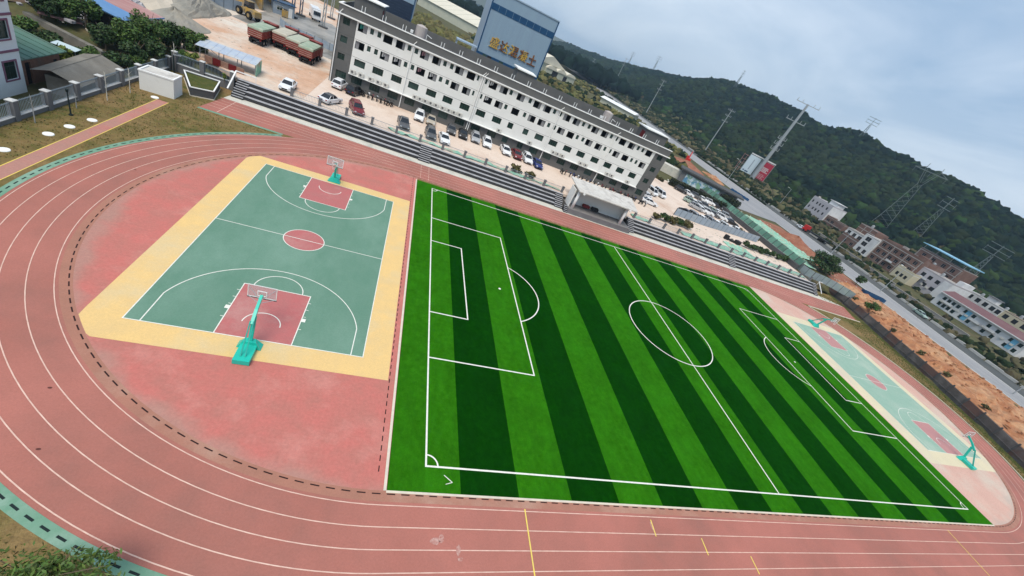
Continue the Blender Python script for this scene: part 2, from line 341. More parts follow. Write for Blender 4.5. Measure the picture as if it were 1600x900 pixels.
# ------------------------------------------------------------------ running track
XL, XR, YC = -2.6, 69.9, 22.6
def stadium(r, n=96):
    return arc(XL, YC, r, math.pi / 2, 3 * math.pi / 2, n) + arc(XR, YC, r, -math.pi / 2, math.pi / 2, n)
def ring(r0, r1, z, n=96):
    a = stadium(r0, n); b = stadium(r1, n); k = len(a); mb = MB()
    return mb.add([(x, y, z) for x, y in a] + [(x, y, z) for x, y in b], [(i, (i + 1) % k, k + (i + 1) % k, k + i)[::-1] for i in range(k)])
track = struct('running_track', ring(25.0, 29.95, 0.008), M_track)
struct('inner_strip', ring(24.36, 25.0, 0.008), M_edge, parent=track)
straight = sheet('sprint_straight', [(-31.2, 47.2), (107.5, 47.2), (110.4, 53.3), (-30.6, 53.3)], 0.012, M_track, track)
LR = [25.2, 26.4, 27.55, 28.65, 29.72]
for r in LR:
    obj('lane_line', ring(r - 0.027, r + 0.027, 0.018), M_tline, track)
for k in range(5):
    y = 48.9 + k * 1.05
    obj('lane_line', MB().ribbon([(-30.9, y), (-6, y)], 0.06, 0.0185), M_tline, track)
    obj('lane_line', MB().ribbon([(76, y), (108, y)], 0.06, 0.0185), M_tline, track)
obj('start_line', MB().ribbon([(-29.2, 47.3), (-29.0, 53.2)], 0.08, 0.0190), M_tline, track)
for x, y0, y1 in ((6.7, -2.45, -7.3), (17.0, -2.8, -3.95), (21.2, -4.0, -5.15), (25.4, -5.2, -6.4), (58.0, -2.6, -7.3)):
    obj('stagger_line', MB().ribbon([(x, y0), (x - 0.1, y1)], 0.09, 0.022), M_yline, track)
for x, y in ((-1.9, 47.6), (-0.6, 47.6)):
    mk = MB()
    for k in range(7): mk.ribbon([(x, y + k * 0.8), (x, y + k * 0.8 + 0.5)], 0.07, 0.022)
    obj('lane_number_mark', mk, M_tline, track)
M_mark = mat('chalk_smear', (0.36, 0.14, 0.11), (0.50, 0.32, 0.28), 6, 0.9); M_spot = mat('dark_patch', (0.10, 0.035, 0.03), rough=0.9)
for i, (x, y, a, b) in enumerate(((0.65, -4.5, 0.34, 0.22), (1.0, -4.35, 0.2, 0.3), (2.0, -4.95, 0.16, 0.36), (2.1, -5.4, 0.2, 0.12), (16.9, -3.3, 0.12, 0.5))):
    rs = np.random.default_rng(i); obj('chalk_smear', MB().poly([(x + a * math.cos(t_) * rs.uniform(0.6, 1.1), y + b * math.sin(t_) * rs.uniform(0.6, 1.1), 0.0202) for t_ in np.linspace(0, 6.1, 11)]), M_mark, track)
for x, y in ((-20.42, 2.73), (-18.86, -0.7), (-28.4, 27.2), (-24.3, 5.1)): obj('dark_patch', MB().poly([(x + 0.1 * math.cos(t_), y + 0.06 * math.sin(t_), 0.0202) for t_ in np.linspace(0, 5.7, 10)]), M_spot, track)
# drain slots round the infield and along the pitch end
def dashes(pts_fn, total, step, ln, w, z):
    mb = MB(); s = 0.0
    while s < total:
        a, b = pts_fn(s), pts_fn(s + ln); mb.ribbon([a, b], w, z); s += step
    return mb
def along(r):
    q = stadium(r, 300); P = np.array(q + [q[0]]); D = np.r_[0, np.cumsum(np.hypot(*np.diff(P, axis=0).T))]
    return (lambda s: (float(np.interp(s, D, P[:, 0])), float(np.interp(s, D, P[:, 1])))), D[-1]
fn, tot = along(24.55)
o = obj('drain_slot', dashes(fn, tot, 0.86, 0.5, 0.075, 0.016), M_slot, track); o['kind'] = 'stuff'
# green drain channel round the outside of the left bend
ao = [(x, y) for x, y in arc(XL, YC, 30.24, math.radians(128), math.radians(272), 140)]
dch = struct('drain_channel', MB().ribbon(ao, 0.58, 0.014), M_drain)
def fno(s):
    t = math.radians(128) + s / 30.24; return (XL + 30.24 * math.cos(t), YC + 30.24 * math.sin(t))
o = obj('drain_slot', dashes(fno, 30.24 * math.radians(144), 0.86, 0.46, 0.1, 0.018), M_slotd, dch); o['kind'] = 'stuff'
struct('drain_channel', MB().ribbon([(-31.2, 46.95), (-21.2, 46.95)], 0.45, 0.016), M_drain)
# kerbs closing the little triangular lawn at the far right
M_kerb = mat('kerb_pale', (0.66, 0.58, 0.46), (0.55, 0.50, 0.42), 2, 0.9)
kb = MB(); q = [(88.9, 46.6), (95.5, 46.75), (108.6, 46.9)]
for a, b in zip(q[:-1], q[1:]): kb.beam((a[0], a[1], 0.05), (b[0], b[1], 0.05), 0.22, 0.12)
q = arc(XR, YC, 30.3, math.radians(51), math.radians(-52), 40)
for a, b in zip(q[:-1], q[1:]): kb.beam((a[0], a[1], 0.04), (b[0], b[1], 0.04), 0.16, 0.1)
struct('kerb', kb, M_kerb)

# ------------------------------------------------------------------ aprons in the D-shaped ends
dl = struct('apron', MB().poly([(x, y, 0.006) for x, y in arc(XL, YC, 24.38, math.pi / 2, 3 * math.pi / 2, 80)] + [(-2.3, YC - 24.38, 0.006), (-2.3, YC + 24.38, 0.006)]), M_pink, 'pink rubber apron round the left basketball court')
M_pink2 = mat('apron_rubber_sheen', (0.60, 0.37, 0.29), (0.56, 0.33, 0.26), 0.3, 0.65, c3=(0.56, 0.47, 0.38), scale3=0.1, lo3=0.48, hi3=0.66, spec=0.4)  # pink rubber again, with the sky's grazing sheen put into a paler colour
struct('apron', MB().poly([(x, y, 0.006) for x, y in arc(XR, YC, 24.38, -math.pi / 2, math.pi / 2, 80)] + [(69.8, YC + 24.38, 0.006), (69.8, YC - 24.38, 0.006)]), M_pink2, 'pink apron, paled by painted sheen, round the right basketball court')
o = obj('drain_slot', dashes(lambda s: (-2.95, -0.6 + s), 47, 0.7, 0.4, 0.07, 0.012), M_slot, dl); o['kind'] = 'stuff'
struct('kerb', MB().mm(-2.55, -2.38, -1.75, 46.45, 0, 0.05).mm(-2.38, 69.85, -1.88, -1.74, 0, 0.045), M_kerb)

def drain_stain(m, cx, c):
    # damp grey-brown stains that water has left beside the drain at the rim of the apron
    t = m.node_tree; N = t.nodes; b = N['Principled BSDF']; src = b.inputs['Base Color'].links[0].from_socket; g = N.new('ShaderNodeNewGeometry')
    d = N.new('ShaderNodeVectorMath'); d.operation = 'DISTANCE'; t.links.new(g.outputs['Position'], d.inputs[0]); d.inputs[1].default_value = (cx, YC, 0)
    r = N.new('ShaderNodeMapRange'); r.inputs['From Min'].default_value = 21.8; r.inputs['From Max'].default_value = 24.4; r.inputs['To Min'].default_value = -0.28; r.inputs['To Max'].default_value = 0.34; t.links.new(d.outputs['Value'], r.inputs['Value'])
    n = N.new('ShaderNodeTexNoise'); n.inputs['Scale'].default_value = 0.33; n.inputs['Detail'].default_value = 5; t.links.new(g.outputs['Position'], n.inputs['Vector'])
    a = N.new('ShaderNodeMath'); a.operation = 'ADD'; t.links.new(r.outputs[0], a.inputs[0]); t.links.new(n.outputs['Fac'], a.inputs[1])
    q = N.new('ShaderNodeMapRange'); q.inputs['From Min'].default_value = 0.62; q.inputs['From Max'].default_value = 0.86; q.inputs['To Max'].default_value = 0.5; t.links.new(a.outputs[0], q.inputs['Value'])
    x = N.new('ShaderNodeMixRGB'); t.links.new(q.outputs[0], x.inputs['Fac']); t.links.new(src, x.inputs['Color1']); x.inputs['Color2'].default_value = tuple(c) + (1,); t.links.new(x.outputs[0], b.inputs['Base Color'])
    # fine scuffing
    n2 = N.new('ShaderNodeTexNoise'); n2.inputs['Scale'].default_value = 5.0; n2.inputs['Detail'].default_value = 8; n2.inputs['Roughness'].default_value = 0.75; t.links.new(g.outputs['Position'], n2.inputs['Vector'])
    mr = N.new('ShaderNodeMapRange'); mr.inputs['From Min'].default_value = 0.3; mr.inputs['From Max'].default_value = 0.7; mr.inputs['To Min'].default_value = 0.86; mr.inputs['To Max'].default_value = 1.13; t.links.new(n2.outputs['Fac'], mr.inputs['Value'])
    hs = N.new('ShaderNodeHueSaturation'); t.links.new(mr.outputs[0], hs.inputs['Value']); t.links.new(x.outputs[0], hs.inputs['Color']); t.links.new(hs.outputs[0], b.inputs['Base Color'])
drain_stain(M_pink, XL, (0.33, 0.24, 0.19)); drain_stain(M_pink2, XR, (0.42, 0.37, 0.31))

# ------------------------------------------------------------------ basketball courts
def court(x0, cx, yel_rect, m_y, m_g, m_k, m_l, label):
    a, b, c, d = yel_rect; pts = []
    for (p, q) in (((a, c), (b, c)), ((b, c), (b, d)), ((b, d), (a, d)), ((a, d), (a, c))):
        for i in range(40): pts.append((p[0] + (q[0] - p[0]) * i / 40, p[1] + (q[1] - p[1]) * i / 40))
    pp = []
    for x, y in pts:
        r = math.hypot(x - cx, y - YC)
        if r > 24.33: x, y = cx + (x - cx) * 24.33 / r, YC + (y - YC) * 24.33 / r
        pp.append((x, y))
    root = struct('basketball_court', MB().poly([(x, y, 0.012) for x, y in pp]), m_y, label)
    y0 = 8.5; xm = x0 + 7.5
    obj('playing_surface', MB().poly([(x0, y0, 0.017), (x0 + 15, y0, 0.017), (x0 + 15, y0 + 28, 0.017), (x0, y0 + 28, 0.017)]), m_g, root)
    w = 0.07; z = 0.027
    for s, yb in ((1, y0), (-1, y0 + 28)):
        obj('key', MB().poly([(xm - 2.45, yb, 0.022), (xm + 2.45, yb, 0.022), (xm + 2.45, yb + s * 5.8, 0.022), (xm - 2.45, yb + s * 5.8, 0.022)][::s]), m_k, root)
        obj('key_line', MB().ribbon([(xm - 2.45, yb), (xm - 2.45, yb + s * 5.8)], w, z).ribbon([(xm + 2.45, yb), (xm + 2.45, yb + s * 5.8)], w, z).ribbon([(xm - 2.49, yb + s * 5.8), (xm + 2.49, yb + s * 5.8)], w, z + 0.001), m_l, root)
        t = math.pi / 2 * s
        obj('free_throw_arc', MB().ribbon(arc(xm, yb + s * 5.8, 1.8, t - math.pi / 2, t + math.pi / 2, 28), w, z), m_l, root)
        obj('restricted_arc', MB().ribbon(arc(xm, yb + s * 1.575, 1.25, t - math.pi / 2, t + math.pi / 2, 24), w, z), m_l, root)
        q = math.acos(6.6 / 6.75)
        pts3 = [(xm + 6.6 * s, yb)] + arc(xm, yb + s * 1.575, 6.75, t - math.pi / 2 + q, t + math.pi / 2 - q, 48) + [(xm - 6.6 * s, yb)]
        obj('three_point_line', MB().ribbon(pts3, w, z), m_l, root)
        for sx in (-1, 1):
            hk = MB()
            for dd in (1.75, 3.2, 4.05, 4.9): hk.ribbon([(xm + sx * 2.45, yb + s * dd), (xm + sx * 2.68, yb + s * dd)], 0.05, z + 0.002)
            hk.ribbon([(xm + sx * 2.45, yb + s * 2.8), (xm + sx * 2.75, yb + s * 2.8)], 0.38, z + 0.0025)
            obj('lane_mark', hk, m_l, root)
    obj('centre_disc', MB().poly([(x, y, 0.022) for x, y in arc(xm, y0 + 14, 1.8, 0, 2 * math.pi, 40)[:-1]]), m_k, root)
    obj('centre_circle', MB().ribbon(arc(xm, y0 + 14, 1.8, 0, 2 * math.pi, 40)[:-1], w, z, True), m_l, root)
    obj('centre_line', MB().ribbon([(x0, y0 + 14), (x0 + 15, y0 + 14)], w, z + 0.002), m_l, root)
    bl = MB(); zz = z + 0.003
    bl.ribbon([(x0 - .04, y0), (x0 + 15.04, y0)], w, zz).ribbon([(x0 - .04, y0 + 28), (x0 + 15.04, y0 + 28)], w, zz).ribbon([(x0, y0 + .04), (x0, y0 + 27.96)], w, zz).ribbon([(x0 + 15, y0 + .04), (x0 + 15, y0 + 27.96)], w, zz)
    obj('boundary_line', bl, m_l, root)
    return root
court(-20.15, XL, (-22.25, -3.05, 6.6, 38.2), M_yel, M_cgr, M_key, M_line, 'left basketball court with green floor and yellow border')
M_yel2 = mat('court_yellow_sheen', (0.66, 0.57, 0.38), (0.62, 0.54, 0.36), 0.5, 0.55, c3=(0.58, 0.50, 0.38), scale3=0.2, spec=0.4)  # right court paints: sheen seen at a low angle is mixed into the colours
M_cgr2 = mat('court_green_sheen', (0.24, 0.38, 0.29), (0.27, 0.40, 0.31), 0.5, 0.6, c3=(0.34, 0.44, 0.35), scale3=0.17, spec=0.4)  # green lightened to carry the same painted sheen
M_key2 = mat('court_red_sheen', (0.46, 0.22, 0.20), (0.43, 0.20, 0.19), 0.6, 0.55, spec=0.4)  # red lightened likewise, sheen held in the base colour
court(73.2, XR, (70.1, 90.0, 6.3, 38.6), M_yel2, M_cgr2, M_key2, M_line, 'right basketball court with green floor paled by painted sheen')

# ------------------------------------------------------------------ football pitch
pitch = struct('football_pitch', MB().mm(-2.35, 69.8, -1.75, 46.4, 0.0, 0.02), M_td, 'striped artificial turf football pitch')
bx = [-2.33, 2.3] + [2.3 + 4.12 * k for k in range(1, 16)] + [69.78]
for k in range(len(bx) - 1):
    x1 = bx[k + 1]
    obj('turf_stripe', MB().poly([(bx[k], -1.73, 0.026), (x1, -1.73, 0.026), (x1, 46.38, 0.026), (bx[k], 46.38, 0.026)]), M_tl if k % 2 == 0 else M_td, pitch)
FL, FW = 67.36, 44.89; LZ = 0.034; LW = 0.125; ym = FW / 2
def pl(name, mb): return obj(name, mb, M_line, pitch)
pl('touchline', MB().ribbon([(-0.06, 0), (FL + 0.06, 0)], LW, LZ)); pl('touchline', MB().ribbon([(-0.06, FW), (FL + 0.06, FW)], LW, LZ))
pl('goal_line', MB().ribbon([(0, 0.06), (0, FW - 0.06)], LW, LZ)); pl('goal_line', MB().ribbon([(FL, 0.06), (FL, FW - 0.06)], LW, LZ))
pl('halfway_line', MB().ribbon([(FL / 2, 0.07), (FL / 2, FW - 0.07)], LW, LZ))
pl('centre_circle', MB().ribbon(arc(FL / 2, ym, 6.33, 0, 2 * math.pi, 72)[:-1], LW, LZ + 0.002, True))
for s, gx0 in ((1, 0.0), (-1, FL)):
    for dp, wd in ((9.98, 25.47), (3.87, 13.49)):
        pl('penalty_box_line' if dp > 5 else 'goal_box_line', MB().ribbon([(gx0, ym - wd / 2), (gx0 + s * dp, ym - wd / 2)], LW, LZ + 0.001).ribbon([(gx0, ym + wd / 2), (gx0 + s * dp, ym + wd / 2)], LW, LZ + 0.001).ribbon([(gx0 + s * dp, ym - wd / 2 - LW / 2), (gx0 + s * dp, ym + wd / 2 + LW / 2)], LW, LZ + 0.002))
    sx = 7.3; rr = 5.85; q = math.acos((9.98 - sx) / rr); t = 0 if s > 0 else math.pi
    pl('penalty_arc', MB().ribbon(arc(gx0 + s * sx, ym, rr, t - q, t + q, 32), LW, LZ))
    pl('penalty_spot', MB().poly([(x, y, LZ) for x, y in arc(gx0 + s * 8.2, ym, 0.16, 0, 2 * math.pi, 12)[:-1]]))
    for yy, a0 in ((0, 0 if s > 0 else 90), (FW, -90 if s > 0 else 180)):
        pl('corner_arc', MB().ribbon(arc(gx0, yy, 0.8, math.radians(a0), math.radians(a0 + 90), 10), LW * 0.8, LZ + 0.003))
lm = MB().path([(1.2, -0.55, 0.06), (1.75, -1.0, 0.06), (1.3, -1.15, 0.06)], 0.025, 5)
tag(obj('plastic_strip', lm, M_line), 'thin bent white strip lying on the turf beside the near left corner', 'strip')

# ------------------------------------------------------------------ pavement, jump runway, upper yards
struct('concrete_path', MB().poly([(-30.6, 53.3, 0.02), (110.4, 53.3, 0.02), (104, 55.4, 0.02), (101.8, 55.6, 0.02), (-30.4, 55.2, 0.02)]), M_conc)
rw = sheet('jump_runway', [(-34.75, -10), (-33.5, -10), (-33.6, 45.3), (-34.85, 45.3)], 0.012, M_pink)
obj('edge_line', MB().ribbon([(-34.72, -10), (-34.82, 45.3)], 0.07, 0.018), M_yline, rw); obj('edge_line', MB().ribbon([(-33.53, -10), (-33.63, 45.3)], 0.07, 0.018), M_yline, rw)
struct('parking_lot', MB().prism([(-21.7, 57.9), (99.8, 57.9), (99.8, 105), (80, 112), (55, 96), (55, 94), (-21.7, 94)], 1.5, 2.0), M_lot)
struct('dirt_yard', MB().prism([(-30.5, 57.9), (-21.72, 57.9), (-21.72, 94.02), (54.9, 94.02), (54.9, 108), (10, 150), (-60, 190), (-110, 190), (-110, 56), (-57, 57), (-53, 63), (-46, 66), (-38.7, 61.5), (-34, 60.5)], 1.4, 1.99), M_dirt)
sheet('wet_patch', [(-45, 97), (-36, 94), (-22, 93), (-19, 100), (-20, 120), (-33, 140), (-44, 128)], 1.998, M_wet)

# ------------------------------------------------------------------ bleachers
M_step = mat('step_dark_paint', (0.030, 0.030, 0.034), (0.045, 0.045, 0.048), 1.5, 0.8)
M_tread = mat('step_tread', (0.40, 0.40, 0.42), (0.33, 0.33, 0.345), 0.8, 0.85, c3=(0.26, 0.26, 0.26), scale3=0.5)
M_white = mat('white_wall', (0.74, 0.74, 0.71), (0.70, 0.70, 0.67), 0.35, 0.85, c3=(0.60, 0.60, 0.56), scale3=0.5, lo3=0.58, hi3=0.8)
M_wpaint = mat('white_paint', (0.80, 0.80, 0.78), rough=0.6)
M_grey = mat('grey_wall', (0.125, 0.124, 0.120), (0.110, 0.110, 0.107), 0.4, 0.88, c3=(0.145, 0.142, 0.136), scale3=0.3)
M_pillar = mat('pillar_grey', (0.17, 0.17, 0.175), (0.14, 0.14, 0.145), 0.8, 0.85)
M_dgrey = mat('dark_grey', (0.07, 0.07, 0.072), (0.09, 0.09, 0.09), 1.2, 0.85)
M_steel = mat('galvanised_steel', (0.42, 0.44, 0.45), (0.34, 0.36, 0.37), 2, 0.5, metal=0.4)
M_rail = mat('rail_grey_blue', (0.22, 0.27, 0.31), rough=0.55)
def stand(label, x0, x1, stairs):
    t = thing('bleachers', label, 'bleachers', ((x0 + x1) / 2, 55.2, 0), group='concrete terraces along the straight'); h = (x1 - x0) / 2; xc = (x0 + x1) / 2
    for k in range(4):
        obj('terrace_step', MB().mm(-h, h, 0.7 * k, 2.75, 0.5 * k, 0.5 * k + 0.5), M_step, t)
        obj('tread', MB().mm(-h, h, 0.7 * k - 0.015, 0.7 * k + 0.69 if k < 3 else 2.73, 0.5 * k + 0.5, 0.5 * k + 0.518), M_tread, t)
    for a, b in stairs:
        for k in range(4):
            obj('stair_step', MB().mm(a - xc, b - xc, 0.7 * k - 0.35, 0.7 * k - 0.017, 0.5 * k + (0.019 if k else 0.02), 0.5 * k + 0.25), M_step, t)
            obj('stair_tread', MB().mm(a - xc, b - xc, 0.7 * k - 0.36, 0.7 * k - 0.017, 0.5 * k + 0.25, 0.5 * k + 0.266), M_tread, t)
    return t
st = stand('long dark terraced bleachers left of the stage', -30.3, 25.6, [(-30.2, -28.7), (-2.6, -0.6), (23.9, 25.5)])
obj('handrail', MB().beam((-28.2, -0.7, 1.1), (-28.2, 2.4, 3.0), 0.16).beam((-28.2, 2.4, 3.0), (-25.6, 2.4, 3.0), 0.12).tube((-28.2, 2.3, 2.0), (-28.2, 2.3, 3.0), 0.04).tube((-25.6, 2.4, 2.0), (-25.6, 2.4, 3.0), 0.04), M_wpaint, st)
st = stand('terraced bleachers between the stage and the right end of the field', 41.2, 101.6, [(41.3, 42.7), (70.2, 72.2), (100.2, 101.5)])
obj('handrail', MB().beam((30.5, -0.4, 1.0), (30.5, 2.4, 2.9), 0.13).beam((30.5, 2.4, 2.9), (32.0, 2.4, 2.9), 0.1).tube((30.5, 2.3, 2.0), (30.5, 2.3, 2.9), 0.05), M_wpaint, st)

# ------------------------------------------------------------------ stage pavilion
M_roofc = mat('stage_roof', (0.50, 0.47, 0.43), (0.60, 0.58, 0.54), 0.7, 0.9, c3=(0.36, 0.34, 0.32), scale3=0.6, lo3=0.5, hi3=0.68)
M_floor = mat('stage_floor', (0.19, 0.18, 0.18), (0.24, 0.23, 0.22), 0.8, 0.8, c3=(0.15, 0.145, 0.14), scale3=0.4)
sg = thing('stage_pavilion', 'white open fronted stage pavilion with two round columns and slab roof', 'pavilion', (26.3, 53.75, 0))
obj('platform', MB().mm(0, 14.4, 0, 5.4, 0, 1.0), M_floor, sg)
obj('front_wall', MB().mm(0.01, 14.39, -0.04, 0.0, 0, 0.97), M_pillar, sg)
obj('back_wall', MB().mm(0.2, 13.8, 3.55, 3.8, 1.0, 4.55), M_white, sg)
obj('side_wall', MB().prism([(0.1, 1.2), (0.32, 1.2), (0.32, 3.54), (0.1, 3.54)], 1.0, 4.5), M_white, sg)
obj('side_wall', MB().prism([(13.0, 2.2), (13.22, 2.2), (13.22, 3.54), (13.0, 3.54)], 1.0, 4.5), M_white, sg)
for x in (0.75, 11.75): obj('column', MB().tube((x, 0.5, 1.0), (x, 0.5, 4.62), 0.27, 0.27, 16), M_wpaint, sg, True)
for x in (0.75, 11.75): obj('roof_beam', MB().beam((x, 0.1, 4.64), (x, 3.6, 4.75), 0.22, 0.2), M_wpaint, sg)
rf = MB(); rf.loft([[(0.2, -0.35, 4.72), (13.6, -0.35, 4.72), (13.6, -0.35, 4.9), (0.2, -0.35, 4.9)], [(0.2, 6.3, 5.1), (15.0, 6.3, 5.1), (15.0, 6.3, 5.28), (0.2, 6.3, 5.28)]])
obj('roof', rf, M_roofc, sg)
obj('wall_panel', MB().mm(1.6, 2.1, 3.5, 3.545, 2.3, 3.0), M_pillar, sg)
for k in range(4):
    obj('step', MB().mm(-0.75, -0.02, -0.1 + 0.32 * k, 1.3, 0.25 * k, 0.25 * k + 0.24), M_step, sg); obj('step_edge', MB().mm(-0.75, -0.02, -0.11 + 0.32 * k, 0.16 + 0.32 * k, 0.25 * k + 0.241, 0.25 * k + 0.255), M_tread, sg)
    obj('step', MB().mm(14.42, 14.88, 0.25 + 0.32 * k, 1.7, 0.25 * k, 0.25 * k + 0.24), M_step, sg); obj('step_edge', MB().mm(14.42, 14.88, 0.24 + 0.32 * k, 0.5 + 0.32 * k, 0.25 * k + 0.241, 0.25 * k + 0.255), M_tread, sg)
for x in (1.3, 11.9): obj('floodlight', MB().box(x, -0.45, 4.62, 0.35, 0.2, 0.28).beam((x, -0.4, 4.7), (x, -0.2, 4.85), 0.06), M_wpaint, sg)
def low_table(label, x, y, c, name):
    m = mat(name, c, tuple(k * 0.7 for k in c), 3, 0.7); t = thing('covered_table', label, 'table', (x, y, 1.0))
    for a in (-0.55, 0.55):
        for b in (-0.3, 0.3): obj('leg', MB().mm(a - 0.04, a + 0.04, b - 0.04, b + 0.04, 0, 0.62), M_dgrey, t)
    obj('cover', MB().loft([[(-0.75, -0.42, 0.3), (0.75, -0.42, 0.3), (0.75, 0.42, 0.3), (-0.75, 0.42, 0.3)], [(-0.68, -0.36, 0.78), (0.68, -0.36, 0.78), (0.68, 0.36, 0.78), (-0.68, 0.36, 0.78)], [(-0.6, -0.3, 0.8), (0.6, -0.3, 0.8), (0.6, 0.3, 0.8), (-0.6, 0.3, 0.8)]]), m, t)
low_table('small red covered table at the back of the stage', 30.9, 56.7, (0.22, 0.03, 0.03), 'red_cloth')
low_table('small black covered table at the back of the stage', 33.0, 56.75, (0.02, 0.02, 0.022), 'black_cloth')

# ------------------------------------------------------------------ railing on top of the bleachers
def railing(label, x0, x1, step, y, group):
    t = thing('railing_fence', label, 'fence', (x0, y, 2.0), group=group)
    n = int(round((x1 - x0) / step)); pm = MB().mm(-0.2, 0.2, -0.2, 0.2, 0, 1.15).mm(-0.25, 0.25, -0.25, 0.25, 1.15, 1.24); pm = pm.mesh('pillar'); pm.materials.append(M_pillar)
    rp = MB().mm(0.2, step - 0.2, -0.02, 0.02, 1.0, 1.05).mm(0.2, step - 0.2, -0.02, 0.02, 0.12, 0.16)
    k = 0.35
    while k < step - 0.25: rp.mm(k - 0.012, k + 0.012, -0.012, 0.012, 0.16, 1.12); k += 0.22
    rp = rp.mesh('railing_panel'); rp.materials.append(M_rail)
    for i in range(n + 1):
        obj('pillar', pm, M_pillar, t, loc=(i * step, 0, 0))
        if i < n: obj('railing_panel', rp, M_rail, t, loc=(i * step, 0, 0))
railing('grey pillar railing above the left bleachers', -23.2, 25.4, 4.05, 58.35, 'railings above the bleachers')
railing('grey pillar railing above the right bleachers', 43.0, 99.7, 4.05, 58.35, 'railings above the bleachers')
M_net = mat('green_net', (0.20, 0.42, 0.31), (0.34, 0.54, 0.42), 0.9, 0.95, c3=(0.36, 0.32, 0.24), scale3=0.45, lo3=0.52, hi3=0.62, spec=0.05, lo=0.42, hi=0.58)
def netting(name, x0, x1, y0, y1, z, seed, zfun=None, m=None):
    r = np.random.default_rng(seed); nx_ = int((x1 - x0) / 0.8) + 2; ny_ = max(3, int((y1 - y0) / 0.6) + 1); mb = MB(); V = []
    for j in range(ny_):
        for i in range(nx_):
            x = x0 + (x1 - x0) * i / (nx_ - 1); y = y0 + (y1 - y0) * j / (ny_ - 1) + (r.normal(0, 0.25) if j in (0, ny_ - 1) else 0)
            V.append((x, y, (zfun(x, y) if zfun else z) + abs(r.normal(0, 0.12)) + 0.03))
    mb.add(V, [(j * nx_ + i, j * nx_ + i + 1, (j + 1) * nx_ + i + 1, (j + 1) * nx_ + i) for j in range(ny_ - 1) for i in range(nx_ - 1)])
    return struct(name, mb, m or M_net)
netting('ground_netting', -8.5, 25.2, 58.8, 60.0, 2.0, 3)
netting('ground_netting', 43, 48, 58.7, 60.6, 2.0, 4)
netting('ground_netting', 57, 99, 58.8, 61.2, 2.0, 5)
netting('ground_netting', 74, 82, 61.3, 65.5, 2.0, 6)

# ------------------------------------------------------------------ basketball stands
M_teal = mat('teal_paint', (0.01, 0.50, 0.38), (0.012, 0.44, 0.34), 1.5, 0.4, spec=0.5)
M_teald = mat('teal_paint_arm', (0.015, 0.30, 0.24), (0.02, 0.36, 0.29), 1.5, 0.45, spec=0.5)
M_glass = mat('board_glass', (0.55, 0.58, 0.58), rough=0.15, trans=0.72, spec=0.5)
M_orange = mat('rim_orange', (0.5, 0.1, 0.03), rough=0.5)
def hoop(label, x, y, s):
    t = thing('basketball_stand', label, 'basketball hoop', (x, y, 0), 0 if s > 0 else math.pi, 'basketball hoops')
    # local +y points into the court, origin at the baseline
    b = MB(); b.loft([[(-0.5, -2.45, 0.05), (0.5, -2.45, 0.05), (0.5, -0.75, 0.05), (-0.5, -0.75, 0.05)], [(-0.5, -2.45, 0.42), (0.5, -2.45, 0.42), (0.5, -0.75, 0.42), (-0.5, -0.75, 0.42)]])
    obj('base_box', b, M_teal, t)
    obj('base_foot', MB().loft([[(-0.75, -0.98, 0.04), (0.75, -0.98, 0.04), (0.75, -0.35, 0.04), (-0.75, -0.35, 0.04)], [(-0.42, -0.9, 0.62), (0.42, -0.9, 0.62), (0.3, -0.5, 0.62), (-0.3, -0.5, 0.62)]]), M_teal, t)
    for wx in (-0.42, 0.42):
        for wy in (-2.2, -1.0): obj('caster', MB().tube((wx - 0.04, wy, 0.05), (wx + 0.04, wy, 0.05), 0.05, n=8), M_dgrey, t)
    obj('post', MB().beam((0, -0.68, 0.55), (0, -0.15, 2.35), 0.22, 0.26), M_teal, t)
    obj('brace', MB().beam((-0.14, -2.05, 0.42), (-0.1, -0.62, 2.35), 0.07).beam((0.14, -2.05, 0.42), (0.1, -0.62, 2.35), 0.07), M_teald, t)
    obj('arm', MB().beam((0, -0.68, 2.12), (0, 0.15, 2.72), 0.2, 0.24).beam((0, 0.1, 2.70), (0, 1.12, 3.2), 0.18, 0.22), M_teal, t)
    bd = obj('backboard', MB().mm(-0.9, 0.9, 1.2, 1.225, 2.9, 3.95), M_glass, t)
    fr = MB(); z0, z1 = 2.9, 3.95
    for a in (-0.9, 0.86): fr.mm(a, a + 0.04, 1.19, 1.235, z0, z1)
    for a in (z0, z1 - 0.04): fr.mm(-0.86, 0.86, 1.192, 1.233, a, a + 0.04)
    obj('board_frame', fr, M_wpaint, bd)
    ib = MB()
    for a in (-0.295, 0.245): ib.mm(a, a + 0.05, 1.185, 1.24, 3.05, 3.5)
    for a in (3.05, 3.45): ib.mm(-0.245, 0.245, 1.186, 1.239, a, a + 0.05)
    obj('aim_rectangle', ib, M_wpaint, bd)
    obj('board_pad', MB().mm(-0.92, 0.92, 1.17, 1.25, 2.84, 2.9), M_dgrey, bd)
    st_ = MB()
    for a in (-0.85, 0.85): st_.tube((0, 0.55, 2.95), (a, 1.2, 2.95), 0.02, n=5).tube((0, 0.75, 3.05), (a, 1.2, 3.85), 0.02, n=5)
    obj('board_stay', st_, M_steel, t)
    rm = MB(); q = arc(0, 1.6, 0.225, 0, 2 * math.pi, 16)
    for p, r in zip(q[:-1], q[1:]): rm.tube((p[0], p[1], 3.05), (r[0], r[1], 3.05), 0.012, n=5)
    rm.mm(-0.06, 0.06, 1.23, 1.38, 3.02, 3.06); obj('rim', rm, M_orange, t)
    nt_ = MB()
    for i in range(12):
        a = 2 * math.pi * i / 12; a2 = a + 0.5; nt_.tube((0.22 * math.cos(a), 1.6 + 0.22 * math.sin(a), 3.04), (0.13 * math.cos(a2), 1.6 + 0.13 * math.sin(a2), 2.62), 0.006, n=4)
    obj('net', nt_, M_wpaint, t)
hoop('teal basketball stand nearest the camera on the left court', -12.65, 8.5, 1)
hoop('teal basketball stand at the far end of the left court', -12.65, 36.5, -1)
